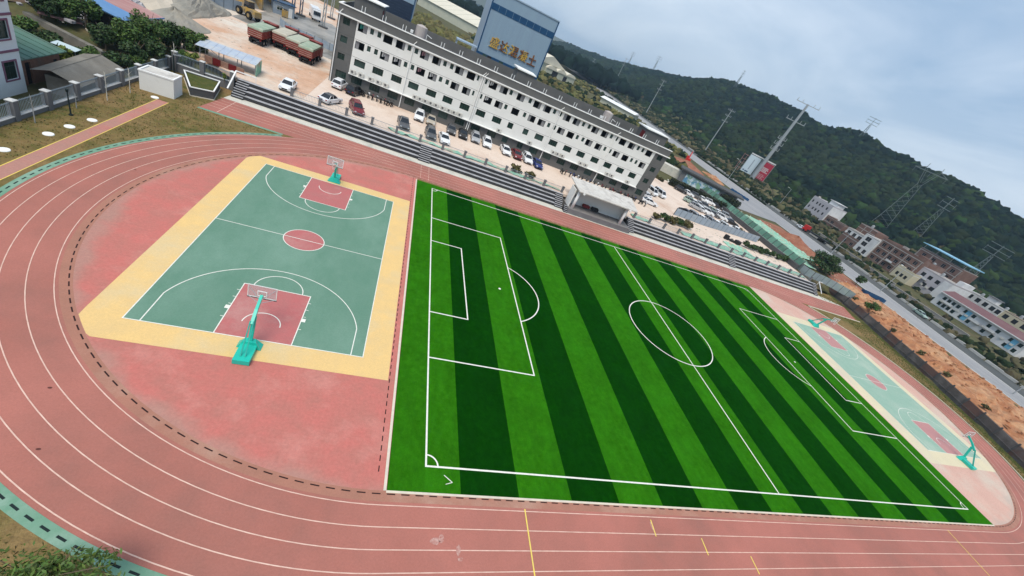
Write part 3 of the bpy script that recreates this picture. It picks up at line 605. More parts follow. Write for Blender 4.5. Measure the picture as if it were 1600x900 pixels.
hoop('teal basketball stand at the near end of the right court', 80.7, 8.5, 1)
hoop('teal basketball stand at the far end of the right court', 80.7, 36.5, -1)

# ------------------------------------------------------------------ campus fence on the left, box, planter
M_cap = mat('cap_white', (0.62, 0.62, 0.60), (0.5, 0.5, 0.49), 2, 0.85)
def campus_fence(label, pts, zb, hp, solid, name='boundary_fence'):
    t = thing(name, label, 'fence', (pts[0][0], pts[0][1], zb), group='grey pillar fences round the school ground'); o0 = Vector((pts[0][0], pts[0][1]))
    for i, p in enumerate(pts):
        q = Vector(p) - o0; pl_ = MB().mm(-0.27, 0.27, -0.27, 0.27, 0, hp); po = obj('pillar', pl_, M_pillar, t, loc=(q.x, q.y, 0))
        obj('pillar_cap', MB().mm(-0.31, 0.31, -0.31, 0.31, hp, hp + 0.07).loft([[(-0.29, -0.29, hp + 0.07), (0.29, -0.29, hp + 0.07), (0.29, 0.29, hp + 0.07), (-0.29, 0.29, hp + 0.07)], [(-0.1, -0.1, hp + 0.16), (0.1, -0.1, hp + 0.16), (0.1, 0.1, hp + 0.16), (-0.1, 0.1, hp + 0.16)]]), M_cap, po)
        if i == len(pts) - 1: break
        n = Vector(pts[i + 1]) - o0; d = n - q; L = d.length; a = math.atan2(d.y, d.x)
        obj('plinth', MB().mm(0.27, L - 0.27, -0.14, 0.14, 0, solid), M_pillar, t, loc=(q.x, q.y, 0), rz=a)
        obj('coping', MB().mm(0.27, L - 0.27, -0.2, 0.2, solid, solid + 0.06), M_cap, t, loc=(q.x, q.y, 0), rz=a)
        rp = MB(); rp.mm(0.27, L - 0.27, -0.025, 0.025, hp - 0.2, hp - 0.13).mm(0.27, L - 0.27, -0.025, 0.025, solid + 0.12, solid + 0.18); k = 0.42
        while k < L - 0.3: rp.mm(k - 0.016, k + 0.016, -0.016, 0.016, solid + 0.18, hp - 0.05); k += 0.17
        obj('railing_panel', rp, M_rail, t, loc=(q.x, q.y, 0), rz=a)
    return t
campus_fence('long grey pillar fence along the left edge of the lawn', [(-38.75, y) for y in (14.3, 18.3, 22.3, 26.3, 30.3, 34.3, 38.3, 42.2, 46.0, 49.8, 53.5, 57.1)], 0, 1.8, 0.42)
campus_fence('short grey fence behind the raised planter', [(-38.1, 57.4), (-34.7, 57.3), (-31.0, 57.6)], 0, 2.65, 1.2)
bx_ = thing('utility_box', 'plain white rendered box on the lawn beside the left fence', 'utility box', (-35.6, 48.1, 0), 0.06)
obj('body', MB().mm(-1.75, 1.75, -1.25, 1.25, 0, 2.25), M_white, bx_)
rm_ = MB(); rm_.mm(-1.8, 1.8, -1.3, -1.12, 2.25, 2.42).mm(-1.8, 1.8, 1.12, 1.3, 2.25, 2.42).mm(-1.8, -1.62, -1.12, 1.12, 2.25, 2.42).mm(1.62, 1.8, -1.12, 1.12, 2.25, 2.42); obj('roof_rim', rm_, M_wpaint, bx_)
obj('roof', MB().mm(-1.62, 1.62, -1.12, 1.12, 2.25, 2.29), M_roofc, bx_)
pp_ = [(-36.3, 55.7), (-33.25, 50.0), (-31.0, 51.1), (-32.1, 56.2)]
pt = thing('raised_planter', 'trapezoid raised grass bed with white rimmed grey walls', 'planter', (-33.2, 53.2, 0)); c0 = Vector((-33.2, 53.2))
inn = [(Vector(p) - c0) * 0.93 for p in pp_]; outp = [Vector(p) - c0 for p in pp_]
for i in range(4):
    a, b = outp[i], outp[(i + 1) % 4]; c, d = inn[i], inn[(i + 1) % 4]
    obj('wall', MB().prism([tuple(a), tuple(b), tuple(d), tuple(c)], 0, 1.12), M_dgrey, pt)
    m1 = MB().beam((a.x, a.y, 1.17), (b.x, b.y, 1.17), 0.16, 0.1); obj('rim', m1, M_wpaint, pt)
    m1 = MB().beam((a.x * 1.02, a.y * 1.02, 0.05), (b.x * 1.02, b.y * 1.02, 0.05), 0.1, 0.1); obj('base_line', m1, M_kerb, pt)
M_grass = mat('green_lawn', (0.055, 0.075, 0.02), (0.10, 0.095, 0.03), 1.2, 0.95, bump=0.8, bscale=10, detail=9, spec=0.08)
obj('grass_bed', MB().poly([(p.x, p.y, 1.02) for p in inn]), M_grass, pt)
for i, (x, y) in enumerate(((-36.13, 24.8), (-35.95, 29.4), (-35.85, 31.95), (-35.55, 34.65), (-35.2, 45.6))):
    lb = ['nearest the left frame edge', 'second along the runway from the left', 'third along the runway from the left', 'fourth along the runway from the left', 'at the far end of the runway'][i]
    mh = MB().tube((0, 0, 0), (0, 0, 0.05), 0.4, 0.38, 20); o = obj('manhole_cover', mh, M_wpaint, loc=(x, y, 0)); tag(o, 'round white concrete manhole cover on the lawn, ' + lb, 'manhole cover', 'white manhole covers beside the runway')
# lamp post and staked saplings on the lawn
t = thing('lamp_post', 'short black lamp post standing on the lawn by the left fence', 'lamp', (-37.1, 34.4, 0)); obj('pole', MB().tube((0, 0, 0), (0, 0, 2.3), 0.07, 0.05).tube((0, 0, 0), (0, 0, 0.12), 0.18, 0.16, 10), M_slotd, t); obj('lamp_head', MB().tube((0, 0, 2.3), (0, 0, 2.6), 0.09, 0.13, 10), M_slotd, t)
t = thing('lamp_post', 'black pipe post at the corner of the left fence', 'lamp', (-37.9, 56.6, 0)); obj('pole', MB().tube((0, 0, 0), (0, 0, 2.4), 0.1, 0.09), M_slotd, t); obj('lamp_head', MB().beam((0, 0, 2.45), (0.8, 0.3, 2.5), 0.12), M_steel, t)
M_bark = mat('bark', (0.16, 0.12, 0.085), (0.10, 0.075, 0.05), 3, 0.95)
M_leaf = mat('leaf_green', (0.055, 0.105, 0.020), rough=0.6, island=0.45, spec=0.3)
M_leafd = mat('leaf_dark', (0.030, 0.062, 0.016), rough=0.6, island=0.5, spec=0.3)
M_leafo = mat('leaf_olive', (0.095, 0.085, 0.030), rough=0.7, island=0.4)
M_leafy = mat('leaf_yellow', (0.13, 0.17, 0.03), rough=0.6, island=0.35)
def tree(name, label, cat, x, y, z, h, crown, n, leaf, m, group=None, trunk=0.12, clumps=9, limbs=5, seed=0, aspect=0.55):
    """tapered trunk, limbs and a crown of leaf-sized faces"""
    r = np.random.default_rng(seed + int(abs(x * 13) + abs(y * 7))); t = thing(name, label, cat, (x, y, z), group=group)
    tb = MB(); zc = h - crown[2] * 0.9; tb.tube((0, 0, -0.1), (0.08, 0.05, zc), trunk, trunk * 0.6, 7)
    for i in range(limbs):
        a = 2 * math.pi * i / limbs + r.uniform(-.4, .4); q = r.uniform(0.45, 0.8)
        tb.tube((0.05, 0.03, zc * r.uniform(0.6, 0.98)), (crown[0] * q * math.cos(a), crown[1] * q * math.sin(a), zc + crown[2] * r.uniform(0.0, 0.7)), trunk * 0.45, trunk * 0.15, 5)
    tb.tube((0.08, 0.05, zc), (0.1, 0, h - crown[2] * 0.3), trunk * 0.6, trunk * 0.2, 6)
    obj('trunk', tb, M_bark, t)
    v, f = leaf_cloud(n, (0, 0, h - crown[2]), crown, leaf, clumps, rng=r, aspect=aspect); obj('crown', np_mesh('crown', v, f, m), m, t)
    return t
for i, (x, y, h) in enumerate(((-37.7, 30.8, 2.5), (-37.7, 36.3, 1.5), (-37.3, 40.5, 3.0), (-37.2, 44.6, 2.8), (-38.0, 56.9, 3.9))):
    lb = ['bare staked sapling nearest the left frame edge by the fence', 'short bare stake on the lawn just right of the black lamp post', 'bare grey sapling in front of the corrugated shed', 'bare grey sapling just left of the white box', 'tall pale bare sapling in the fence corner behind the white box'][i]
    t = thing('sapling', lb, 'sapling', (x, y, 0), group='bare saplings along the left fence'); tb = MB().tube((0, 0, 0), (0.05, 0.02, h), 0.05, 0.025, 6)
    for k in range(5):
        a = k * 2.1; tb.tube((0.03, 0, h * (0.55 + 0.08 * k)), (0.35 * math.cos(a), 0.35 * math.sin(a), h * (0.7 + 0.08 * k)), 0.016, 0.006, 4)
    obj('stem', tb, M_steel if i < 2 else M_conc, t)
tree('young_tree', 'small yellow green tree behind the short fence at the planter', 'tree', -36.3, 58.2, 1.0, 2.6, (0.9, 0.9, 0.9), 500, 0.16, M_leafy, trunk=0.05)
tree('young_tree', 'spindly yellowish sapling in front of the dark fence pillar near the steps', 'tree', -31.9, 57.1, 0.6, 1.9, (0.35, 0.35, 0.6), 110, 0.13, M_leafy, trunk=0.03)
tree('leafy_plant', 'leafy green treetop at the bottom left corner of the photo', 'plant', -14.7, -6.9, 0, 3.9, (2.6, 1.4, 1.5), 2600, 0.13, mat('leaf_fresh', (0.075, 0.13, 0.024), rough=0.55, island=0.4, spec=0.3), trunk=0.06, clumps=22, seed=4, aspect=0.3)

# ------------------------------------------------------------------ long four storey building
M_frame = mat('window_frame_dark', (0.035, 0.055, 0.050), rough=0.5)
M_wglass = mat('green_glass', (0.010, 0.026, 0.021), (0.018, 0.04, 0.033), 0.6, 0.2, spec=0.3)
M_wglass2 = mat('grey_green_glass', (0.040, 0.075, 0.066), (0.028, 0.055, 0.048), 0.6, 0.25, spec=0.35)
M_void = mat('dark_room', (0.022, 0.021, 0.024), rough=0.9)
M_hl = mat('laundry_pink', (0.45, 0.25, 0.28), rough=0.9)
M_sash = mat('sliding_sash', (0.26, 0.26, 0.27), (0.20, 0.20, 0.21), 1.2, 0.3, spec=0.5)
M_acw = mat('ac_white', (0.62, 0.61, 0.57), (0.52, 0.51, 0.47), 3, 0.6)
M_acg = mat('ac_grille', (0.12, 0.12, 0.12), rough=0.7)
BR = math.atan2(73.5 - 75.6, 52.5 + 21.2); BL = 73.73; BD = 16.5
bd = thing('office_block', 'long white and grey four storey block behind the parking lot', 'building', (-21.2, 75.6, 2.0), BR)
bigs4 = [4.33, 8.86, 11.16, 15.75, 18.11, 22.69, 25.09, 29.79, 32.16, 35.94, 39.77, 42.12, 46.91, 49.29, 54.06, 56.55, 61.38, 63.86, 68.74]
smalls4 = [5.95, 7.26, 12.81, 14.14, 19.73, 21.09, 26.55, 28.27, 33.73, 38.06, 43.83, 45.24, 51.0, 52.45, 58.27, 59.68, 65.67, 66.98]
lows = [4.87, 8.25, 11.8, 15.12, 18.72, 22.12, 25.75, 29.25, 32.9, 36.05, 39.65, 42.93, 46.42, 50.06, 53.55, 57.3, 60.83, 64.35, 67.85]
up_op = []; rb = random.Random(3)
for zf in (10.12, 7.17):
    for s in bigs4: up_op.append((s - 0.81, s + 0.81, zf, zf + 1.32, 'big'))
    for s in smalls4:
        hw = 0.2 if s in (26.55, 28.27) else 0.32; up_op.append((s - hw, s + hw, zf + 0.36, zf + 1.3, 'small'))
for s in lows: hw = 0.6 if s in (36.05, 39.65) else 0.98; up_op.append((s - hw, s + hw, 4.27, 5.5, 'low'))
gr_op = [(1.0, 2.9, 1.05, 2.45, 'low')]
for s in lows: hw = 0.62 if s in (36.05, 39.65) else 0.98; gr_op.append((s - hw, s + hw, 1.1, 2.5, 'low'))
gr_op.append((71.0, 72.9, 1.1, 2.5, 'low'))
cl_op = [(0.9, 2.1, z, z + 1.1, 'low') for z in (10.25, 7.3, 4.35)]; cr_op = [(71.25, 72.6, z, z + 1.1, 'low') for z in (10.25, 7.3, 4.35)]
def wallpart(nm, a, b, z0, z1, ops, y, m):
    w = MB(); wall(w, a, b, z0, z1, ops, y, 0.2 if m is not M_white else 0.28); obj(nm, w, m, bd)
wallpart('ground_floor_wall', 0, BL, 0, 2.7, gr_op, 0.0, M_grey)
wallpart('upper_wall', 3.26, 70.3, 2.7, 11.62, up_op, -0.08, M_white)
obj('wall_return', MB().mm(3.26, 3.32, -0.079, 0.1, 2.7, 11.62).mm(70.24, 70.3, -0.079, 0.1, 2.7, 11.62), M_white, bd)
wallpart('corner_wall', 0, 3.26, 2.7, 11.62, cl_op, 0.0, M_grey); wallpart('corner_wall', 70.3, BL, 2.7, 11.62, cr_op, 0.0, M_grey)
sw = MB(); wall(sw, 0, BD, 0, 11.62, [], 0.0, 0.2, 'y'); obj('end_wall', sw, M_grey, bd)
sw = MB(); eo = [(y, y + 1.3, z, z + 1.2) for z in (1.2, 4.3, 7.3, 10.2) for y in (2.0, 6.5, 11)]; wall(sw, 0, BD, 0, 11.62, eo, BL, -0.2, 'y'); obj('end_wall', sw, M_grey, bd)
obj('back_wall', MB().mm(0, BL, BD - 0.1, BD, 0, 11.62), M_grey, bd)
for a, b, c, d in eo: window(bd, a, b, c, d, BL - 0.16, 2, M_frame, M_wglass, axis='y')
for (a, b, c, d, k) in up_op + gr_op + cl_op + cr_op:
    y = 0.1 if (c > 2.7 and 3.2 < a < 70.3) else 0.12
    if k == 'big':
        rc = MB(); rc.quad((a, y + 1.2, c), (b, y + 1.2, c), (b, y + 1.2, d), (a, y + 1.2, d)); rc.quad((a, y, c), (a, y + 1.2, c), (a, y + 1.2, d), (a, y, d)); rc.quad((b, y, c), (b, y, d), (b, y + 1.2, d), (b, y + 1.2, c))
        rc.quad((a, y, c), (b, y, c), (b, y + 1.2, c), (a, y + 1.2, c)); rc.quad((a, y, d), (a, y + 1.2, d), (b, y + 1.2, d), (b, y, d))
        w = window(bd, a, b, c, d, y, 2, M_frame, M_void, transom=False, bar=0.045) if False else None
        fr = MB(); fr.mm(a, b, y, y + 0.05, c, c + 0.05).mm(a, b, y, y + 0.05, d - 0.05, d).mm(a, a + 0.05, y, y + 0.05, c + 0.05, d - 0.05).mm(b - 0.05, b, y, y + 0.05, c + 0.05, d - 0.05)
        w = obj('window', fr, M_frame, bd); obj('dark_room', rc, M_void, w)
        if rb.random() < 0.3: obj('laundry', MB().mm(a + 0.25, a + 0.55, y + 0.35, y + 0.38, c + 0.45, d - 0.15).mm(a + 0.65, a + 0.85, y + 0.35, y + 0.38, c + 0.6, d - 0.15).mm(a + 0.1, b - 0.1, y + 0.355, y + 0.37, d - 0.15, d - 0.13), rb.choice((M_wpaint, M_teald, M_orange, M_hl)), w)
        q = rb.random(); f = rb.choice((0.0, 0.28, 0.4, 0.46))
        if f:
            if q < 0.35: obj('sash', MB().mm(a + 0.05, a + 1.62 * f, y + 0.06, y + 0.09, c + 0.05, d - 0.05), M_sash, w)
            else: obj('sash', MB().mm(b - 1.62 * f, b - 0.05, y + 0.06, y + 0.09, c + 0.05, d - 0.05), M_sash, w)
    else:
        window(bd, a, b, c, d, y, {'small': 1, 'low': 4 if b - a > 1.5 else 2}[k], M_frame, M_wglass2 if (k == 'small' or rb.random() < 0.25) else M_wglass, transom=(k == 'low'))
for z in (5.72, 8.7): obj('floor_groove', MB().mm(3.33, 70.23, -0.088, -0.075, z, z + 0.05), M_pillar, bd)
for z in (5.72, 8.7): obj('floor_groove', MB().mm(0.02, 3.24, -0.008, 0.004, z, z + 0.05).mm(70.32, BL - 0.02, -0.008, 0.004, z, z + 0.05), M_dgrey, bd)
obj('ledge', MB().mm(3.26, 70.3, -0.62, -0.08, 2.62, 2.76), M_wpaint, bd)
obj('cornice', MB().mm(-0.4, BL + 0.4, -0.5, 0.0, 11.62, 11.8), M_wpaint, bd)
obj('roof', MB().mm(0, BL, 0.0, BD, 11.621, 11.9), M_dgrey, bd)
obj('parapet', MB().mm(-0.05, BL + 0.05, -0.1, 0.12, 11.8, 13.15).mm(-0.05, 0.17, 0.12, BD, 11.91, 13.15).mm(BL - 0.17, BL + 0.05, 0.12, BD, 11.91, 13.15).mm(0.17, BL - 0.17, BD - 0.2, BD, 11.91, 13.6), M_grey, bd)
obj('coping', MB().mm(-0.15, BL + 0.15, -0.2, 0.22, 13.15, 13.3).mm(-0.15, 0.27, 0.22, 3.5, 13.15, 13.3), M_wpaint, bd)
for s in (0.3, 13.45, 27.35, 27.75, 45.0, 59.35): obj('downpipe', MB().tube((s, -0.28, 0.1), (s, -0.28, 11.9), 0.085, n=8).tube((s, -0.28, 11.9), (s + 0.4, -0.35, 12.5), 0.07, n=6), M_wpaint, bd)
acm = MB().mm(-0.5, 0.5, -0.18, 0.18, 0, 0.68).mm(-0.36, -0.28, -0.14, 0.14, -0.08, 0).mm(0.28, 0.36, -0.14, 0.14, -0.08, 0).mesh('air_conditioner'); acm.materials.append(M_acw)
acf = MB().tube((-0.1, -0.2, 0.34), (-0.1, -0.182, 0.34), 0.22, n=16).mesh('fan_grille'); acf.materials.append(M_acg)
for s in (4.0, 5.52, 7.35, 8.8, 10.2, 15.97, 17.02, 18.11, 19.22, 20.32, 21.7, 23.0, 24.11, 25.33, 34.1, 41.4, 47.3, 48.4, 49.6, 54.4, 55.75, 61.7, 62.95, 67.5):
    a = obj('air_conditioner', acm, M_acw, bd, loc=(s, -0.38, 2.84)); obj('fan_grille', acf, M_acg, a)
k = 3.5
while k < BL - 1:
    if not (12.6 < k < 15.2 or 55 < k < 57.6): obj('vent_pipe', MB().tube((k, 0.9, 11.9), (k, 0.9, 14.1), 0.06, n=6).tube((k + 0.55, 0.9, 11.9), (k + 0.55, 0.9, 14.1), 0.06, n=6), M_wpaint, bd)
    k += 3.66
M_tank = mat('water_tank', (0.50, 0.46, 0.43), (0.36, 0.31, 0.30), 1.2, 0.7, stretch=(1, 1, 0.15))
for s in (14.0, 56.5):
    tb = MB().tube((s, 3.2, 11.95), (s, 3.2, 14.9), 1.05, 1.05, 20).tube((s, 3.2, 14.9), (s, 3.2, 15.15), 1.0, 0.3, 20); obj('water_tank', tb, M_tank, bd)
    obj('tank_pipe', MB().path([(s + 1.2, 2.6, 11.9), (s + 1.2, 2.6, 14.0), (s + 2.2, 2.6, 13.7)], 0.06).box(s - 1.6, 2.4, 13.5, 0.5, 0.4, 0.5), M_wpaint, bd)
M_door = mat('red_door', (0.13, 0.008, 0.008), rough=0.6)
for s, w_, y0_, dside in ((1.6, 5.0, 4.0, 1), (34.2, 3.8, 4.0, 0), (67.2, 6.0, 3.4, -1)):
    h_ = obj('stair_house', MB().mm(s, s + w_, y0_, y0_ + 4.5, 11.9, 15.1), M_grey, bd)
    obj('roof_slab', MB().loft([[(s - 0.25, y0_ - 0.3, 15.1), (s + w_ + 0.25, y0_ - 0.3, 15.1), (s + w_ + 0.4, y0_ + 5, 15.1), (s - 0.4, y0_ + 5, 15.1)], [(s - 0.25, y0_ - 0.3, 15.35), (s + w_ + 0.25, y0_ - 0.3, 15.25), (s + w_ + 0.4, y0_ + 5, 15.25), (s - 0.4, y0_ + 5, 15.35)]]), M_wpaint, h_)
    if dside == 1: obj('door', MB().mm(s + w_ + 0.01, s + w_ + 0.06, y0_ + 0.4, y0_ + 2.2, 11.95, 14.4), M_door, h_)
    if dside == -1: obj('door', MB().mm(s - 0.06, s - 0.01, y0_ + 0.4, y0_ + 2.2, 11.95, 14.4), M_door, h_)

# ------------------------------------------------------------------ blue batching towers with the lettered cladding
M_clad = mat('blue_grey_cladding', (0.22, 0.31, 0.40), (0.235, 0.335, 0.42), 0.2, 0.45, spec=0.4, stretch=(3, 3, 0.02))
M_clads = mat('pale_blue_cladding', (0.27, 0.36, 0.46), (0.30, 0.39, 0.48), 0.2, 0.45, spec=0.4, stretch=(3, 3, 0.02))
M_blue = mat('blue_trim', (0.004, 0.045, 0.12), (0.006, 0.06, 0.15), 1.0, 0.4, spec=0.4)
M_navy = mat('navy_cladding', (0.012, 0.026, 0.055), (0.018, 0.034, 0.066), 0.5, 0.5, spec=0.4)
tw = thing('batching_tower', 'tall blue grey clad tower with golden characters behind the office block', 'building', (6.9, 105, 2.0)); TWX, TWY, TWZ = 17.2, 15.0, 26.6
obj('front_cladding', MB().mm(0.15, TWX - 0.15, 0, 0.2, 0, TWZ), M_clad, tw); obj('side_cladding', MB().mm(0, 0.15, 0.2, TWY, 0, TWZ), M_clads, tw); obj('side_cladding', MB().mm(TWX - 0.15, TWX, 0.2, TWY, 0, TWZ), M_clads, tw); obj('back_cladding', MB().mm(0.15, TWX - 0.15, TWY - 0.2, TWY, 0, TWZ), M_clad, tw)
obj('roof', MB().mm(-0.15, TWX + 0.15, -0.15, TWY + 0.15, TWZ, TWZ + 0.25), M_clads, tw)
for x in (0.0, TWX): obj('corner_trim', MB().mm(x - 0.14, x + 0.14, -0.1, 0.12, 0, TWZ), M_blue, tw)
bnd = obj('window_band', MB().mm(0.16, TWX - 0.16, -0.06, -0.005, TWZ - 4.0, TWZ - 2.6), M_blue, tw)
for k in range(1, 9): obj('band_joint', MB().mm(k * 1.9, k * 1.9 + 0.05, -0.075, -0.061, TWZ - 3.95, TWZ - 2.65), M_clad, bnd)
bnd = obj('window_band', MB().mm(0.16, TWX - 0.16, -0.06, -0.005, 11.5, 13.0), M_blue, tw)
for k, m_ in ((1.6, M_wglass2), (2.9, M_void), (6.2, M_wglass2), (10.4, M_wglass2), (13, M_wglass2)): obj('pane', MB().mm(k, k + 1.1, -0.085, -0.062, 11.6, 12.9), m_, bnd)
sh = MB()
for k in range(1, 18): sh.mm(k * 0.95 - 0.015, k * 0.95 + 0.015, -0.03, -0.003, 13.01, TWZ - 4.01)
obj('sheet_seam', sh, M_clad, tw)
M_gold = mat('gold_letters', (0.52, 0.33, 0.055), (0.42, 0.24, 0.05), 1.5, 0.45, c3=(0.50, 0.38, 0.12), scale3=0.8, spec=0.5)
M_rust = mat('worn_letters', (0.15, 0.055, 0.02), (0.22, 0.10, 0.03), 1.5, 0.6, spec=0.4)
M_mixl = mat('half_worn_letters', (0.17, 0.065, 0.02), (0.52, 0.34, 0.06), 0.45, 0.5, lo=0.47, hi=0.53, spec=0.4)
def glyph_mesh(txt, ext):
    cu = bpy.data.curves.new('glyph', 'FONT'); cu.body = txt; cu.size = 1.0; cu.extrude = ext; cu.resolution_u = 2
    o = bpy.data.objects.new('glyph', cu); COL.objects.link(o); dg = bpy.context.evaluated_depsgraph_get()
    me = bpy.data.meshes.new_from_object(o.evaluated_get(dg)); bpy.data.objects.remove(o); bpy.data.curves.remove(cu); return me
def put_text(parent, txt, x, y, z, size, m, name='letter', ext=0.03, width=None, bold=0.0, th=None, rzz=0.0):
    me = glyph_mesh(txt, ext)
    if len(me.vertices) == 0: return None
    co = np.zeros(len(me.vertices) * 3, np.float32); me.vertices.foreach_get('co', co); co = co.reshape(-1, 3)
    co[:, :2] -= co[:, :2].min(0); h = co[:, 1].max(); w = co[:, 0].max(); sy = size / h if th is None else th / h; sx = sy if width is None else width / w
    new = np.stack([co[:, 0] * sx, -co[:, 2] * 3.0, co[:, 1] * sy], 1); me.vertices.foreach_set('co', new.astype(np.float32).ravel()); me.materials.clear(); me.materials.append(m); me.update()
    return obj(name, me, m, parent, loc=(x, y, z), rz=rzz)
for i, (ch, m_) in enumerate(zip('盛达混凝土', (M_gold, M_mixl, M_mixl, M_mixl, M_rust))):
    g = put_text(tw, ch, 2.35 + 2.68 * i, -0.12, 15.0, 2.45, m_, width=2.3)
    if g:   # heavy channel letters: a second, slightly shifted copy thickens the strokes
        put_text(tw, ch, 2.35 + 2.68 * i + 0.13, -0.2, 15.06, 2.45, m_, width=2.3, name='letter_return')
obj('canopy', MB().loft([[(-5.5, 1.0, 13.2), (-0.02, 1.0, 13.2), (-0.02, 5, 13.2), (-5.5, 5, 13.2)], [(-5.5, 1.0, 13.5), (-0.02, 1.0, 13.5), (-0.02, 5, 13.5), (-5.5, 5, 13.5)]]).mm(-5.4, -5.2, 1.2, 1.4, 0, 13.2).mm(-5.4, -5.2, 4.6, 4.8, 0, 13.2), M_clads, tw)
t2 = thing('silo_tower', 'navy slatted tower with pale blue top left of the lettered tower', 'building', (-18.4, 109, 2.0))
obj('lower_body', MB().mm(0, 8.0, 0, 9, 0, 15.9), M_navy, t2)
sl_ = [obj('slat', MB().mm(-0.06, 8.06, -0.06, 0.0, 0.6 * k, 0.6 * k + 0.3), M_navy, t2) for k in range(12, 26)]
obj('upper_body', MB().mm(-0.1, 8.1, -0.1, 9.1, 15.9, 30), M_clad, t2); obj('side_panel', MB().mm(8.1, 8.2, -0.05, 9.0, 12.5, 30), M_clads, t2); obj('vent_window', MB().mm(5.0, 7.2, -0.2, -0.1, 17.0, 19.5), M_blue, t2)
obj('corner_trim', MB().mm(7.98, 8.16, -0.2, -0.07, 0, 30), M_blue, t2)

# ------------------------------------------------------------------ long pale warehouse and arched shed far behind
M_cream = mat('cream_sheet', (0.66, 0.62, 0.50), (0.60, 0.56, 0.46), 0.3, 0.7); M_creamd = mat('cream_wall', (0.50, 0.50, 0.40), (0.44, 0.45, 0.36), 0.2, 0.8)
a0 = math.atan2(330 - 440, 60 + 20)
wh = thing('warehouse', 'long cream roofed warehouse far behind the office block', 'warehouse', (-18, 436, 2), a0)
obj('wall', MB().mm(0, 150, 0, 40, 0, 7), M_creamd, wh); wr = MB(); wr.loft([[(-1, -1, 7), (-1, 41, 7), (-1, 20, 13)], [(151, -1, 7), (151, 41, 7), (151, 20, 13)]]); obj('roof', wr, M_cream, wh)
for k in range(12): obj('roof_seam', MB().beam((12.0 * k + 6, -1, 7.05), (12.0 * k + 6, 20, 13.05), 0.3, 0.15), M_creamd, wh)
asd = thing('arched_shed', 'cream shed with scalloped arched gables beside the road', 'shed', (84, 322, 2), math.atan2(20, 40))
obj('wall', MB().mm(0, 33, 0, 12, 0, 4.6), M_creamd, asd)
for k in range(3):
    xa = 11.0 * k; q = [(xa + 5.5 + 5.45 * math.cos(a), 4.6 + 2.3 * math.sin(a)) for a in np.linspace(math.pi, 0, 9)]; am = MB(); am.loft([[(x, -0.5, z) for x, z in q], [(x, 12.5, z) for x, z in q]]); obj('arch_roof', am, M_cream, asd)
obj('doorway', MB().mm(7, 13, -0.1, -0.02, 0, 4.2), M_void, asd); obj('doorway', MB().mm(20, 24, -0.1, -0.02, 0, 3.6), M_void, asd)
M_whiter = mat('white_sheet_roof', (0.72, 0.73, 0.73), rough=0.6)
ws = thing('white_shed', 'low white roofed shed between the scrub and the road', 'shed', (126, 300, 2), -0.9); obj('wall', MB().mm(0, 30, 0, 9, 0, 3.5), M_creamd, ws); obj('roof', MB().loft([[(-1, -1, 3.5), (-1, 10, 3.5), (-1, 4.5, 5)], [(31, -1, 3.5), (31, 10, 3.5), (31, 4.5, 5)]]), M_whiter, ws)

# ------------------------------------------------------------------ vehicles
def paint(n, c): return mat('car_paint_' + n, c, rough=0.3, spec=0.6, obj_coord=True)
PAINT = {k: paint(k, c) for k, c in dict(white=(0.72, 0.73, 0.74), silver=(0.36, 0.37, 0.39), grey=(0.085, 0.088, 0.095), black=(0.012, 0.012, 0.014), red=(0.16, 0.012, 0.018), blue=(0.010, 0.025, 0.15), champagne=(0.42, 0.37, 0.30), green=(0.30, 0.40, 0.34)).items()}
M_cglass = mat('car_glass', (0.012, 0.014, 0.017), rough=0.08, spec=0.7); M_tyre = mat('tyre', (0.012, 0.012, 0.012), rough=0.9); M_rim = mat('wheel_rim', (0.35, 0.35, 0.36), rough=0.35, metal=0.7)
M_lamp = mat('headlamp', (0.6, 0.62, 0.64), rough=0.15, spec=0.7); M_tail = mat('tail_lamp', (0.25, 0.01, 0.01), rough=0.3); M_trim = mat('black_trim', (0.02, 0.02, 0.02), rough=0.7)
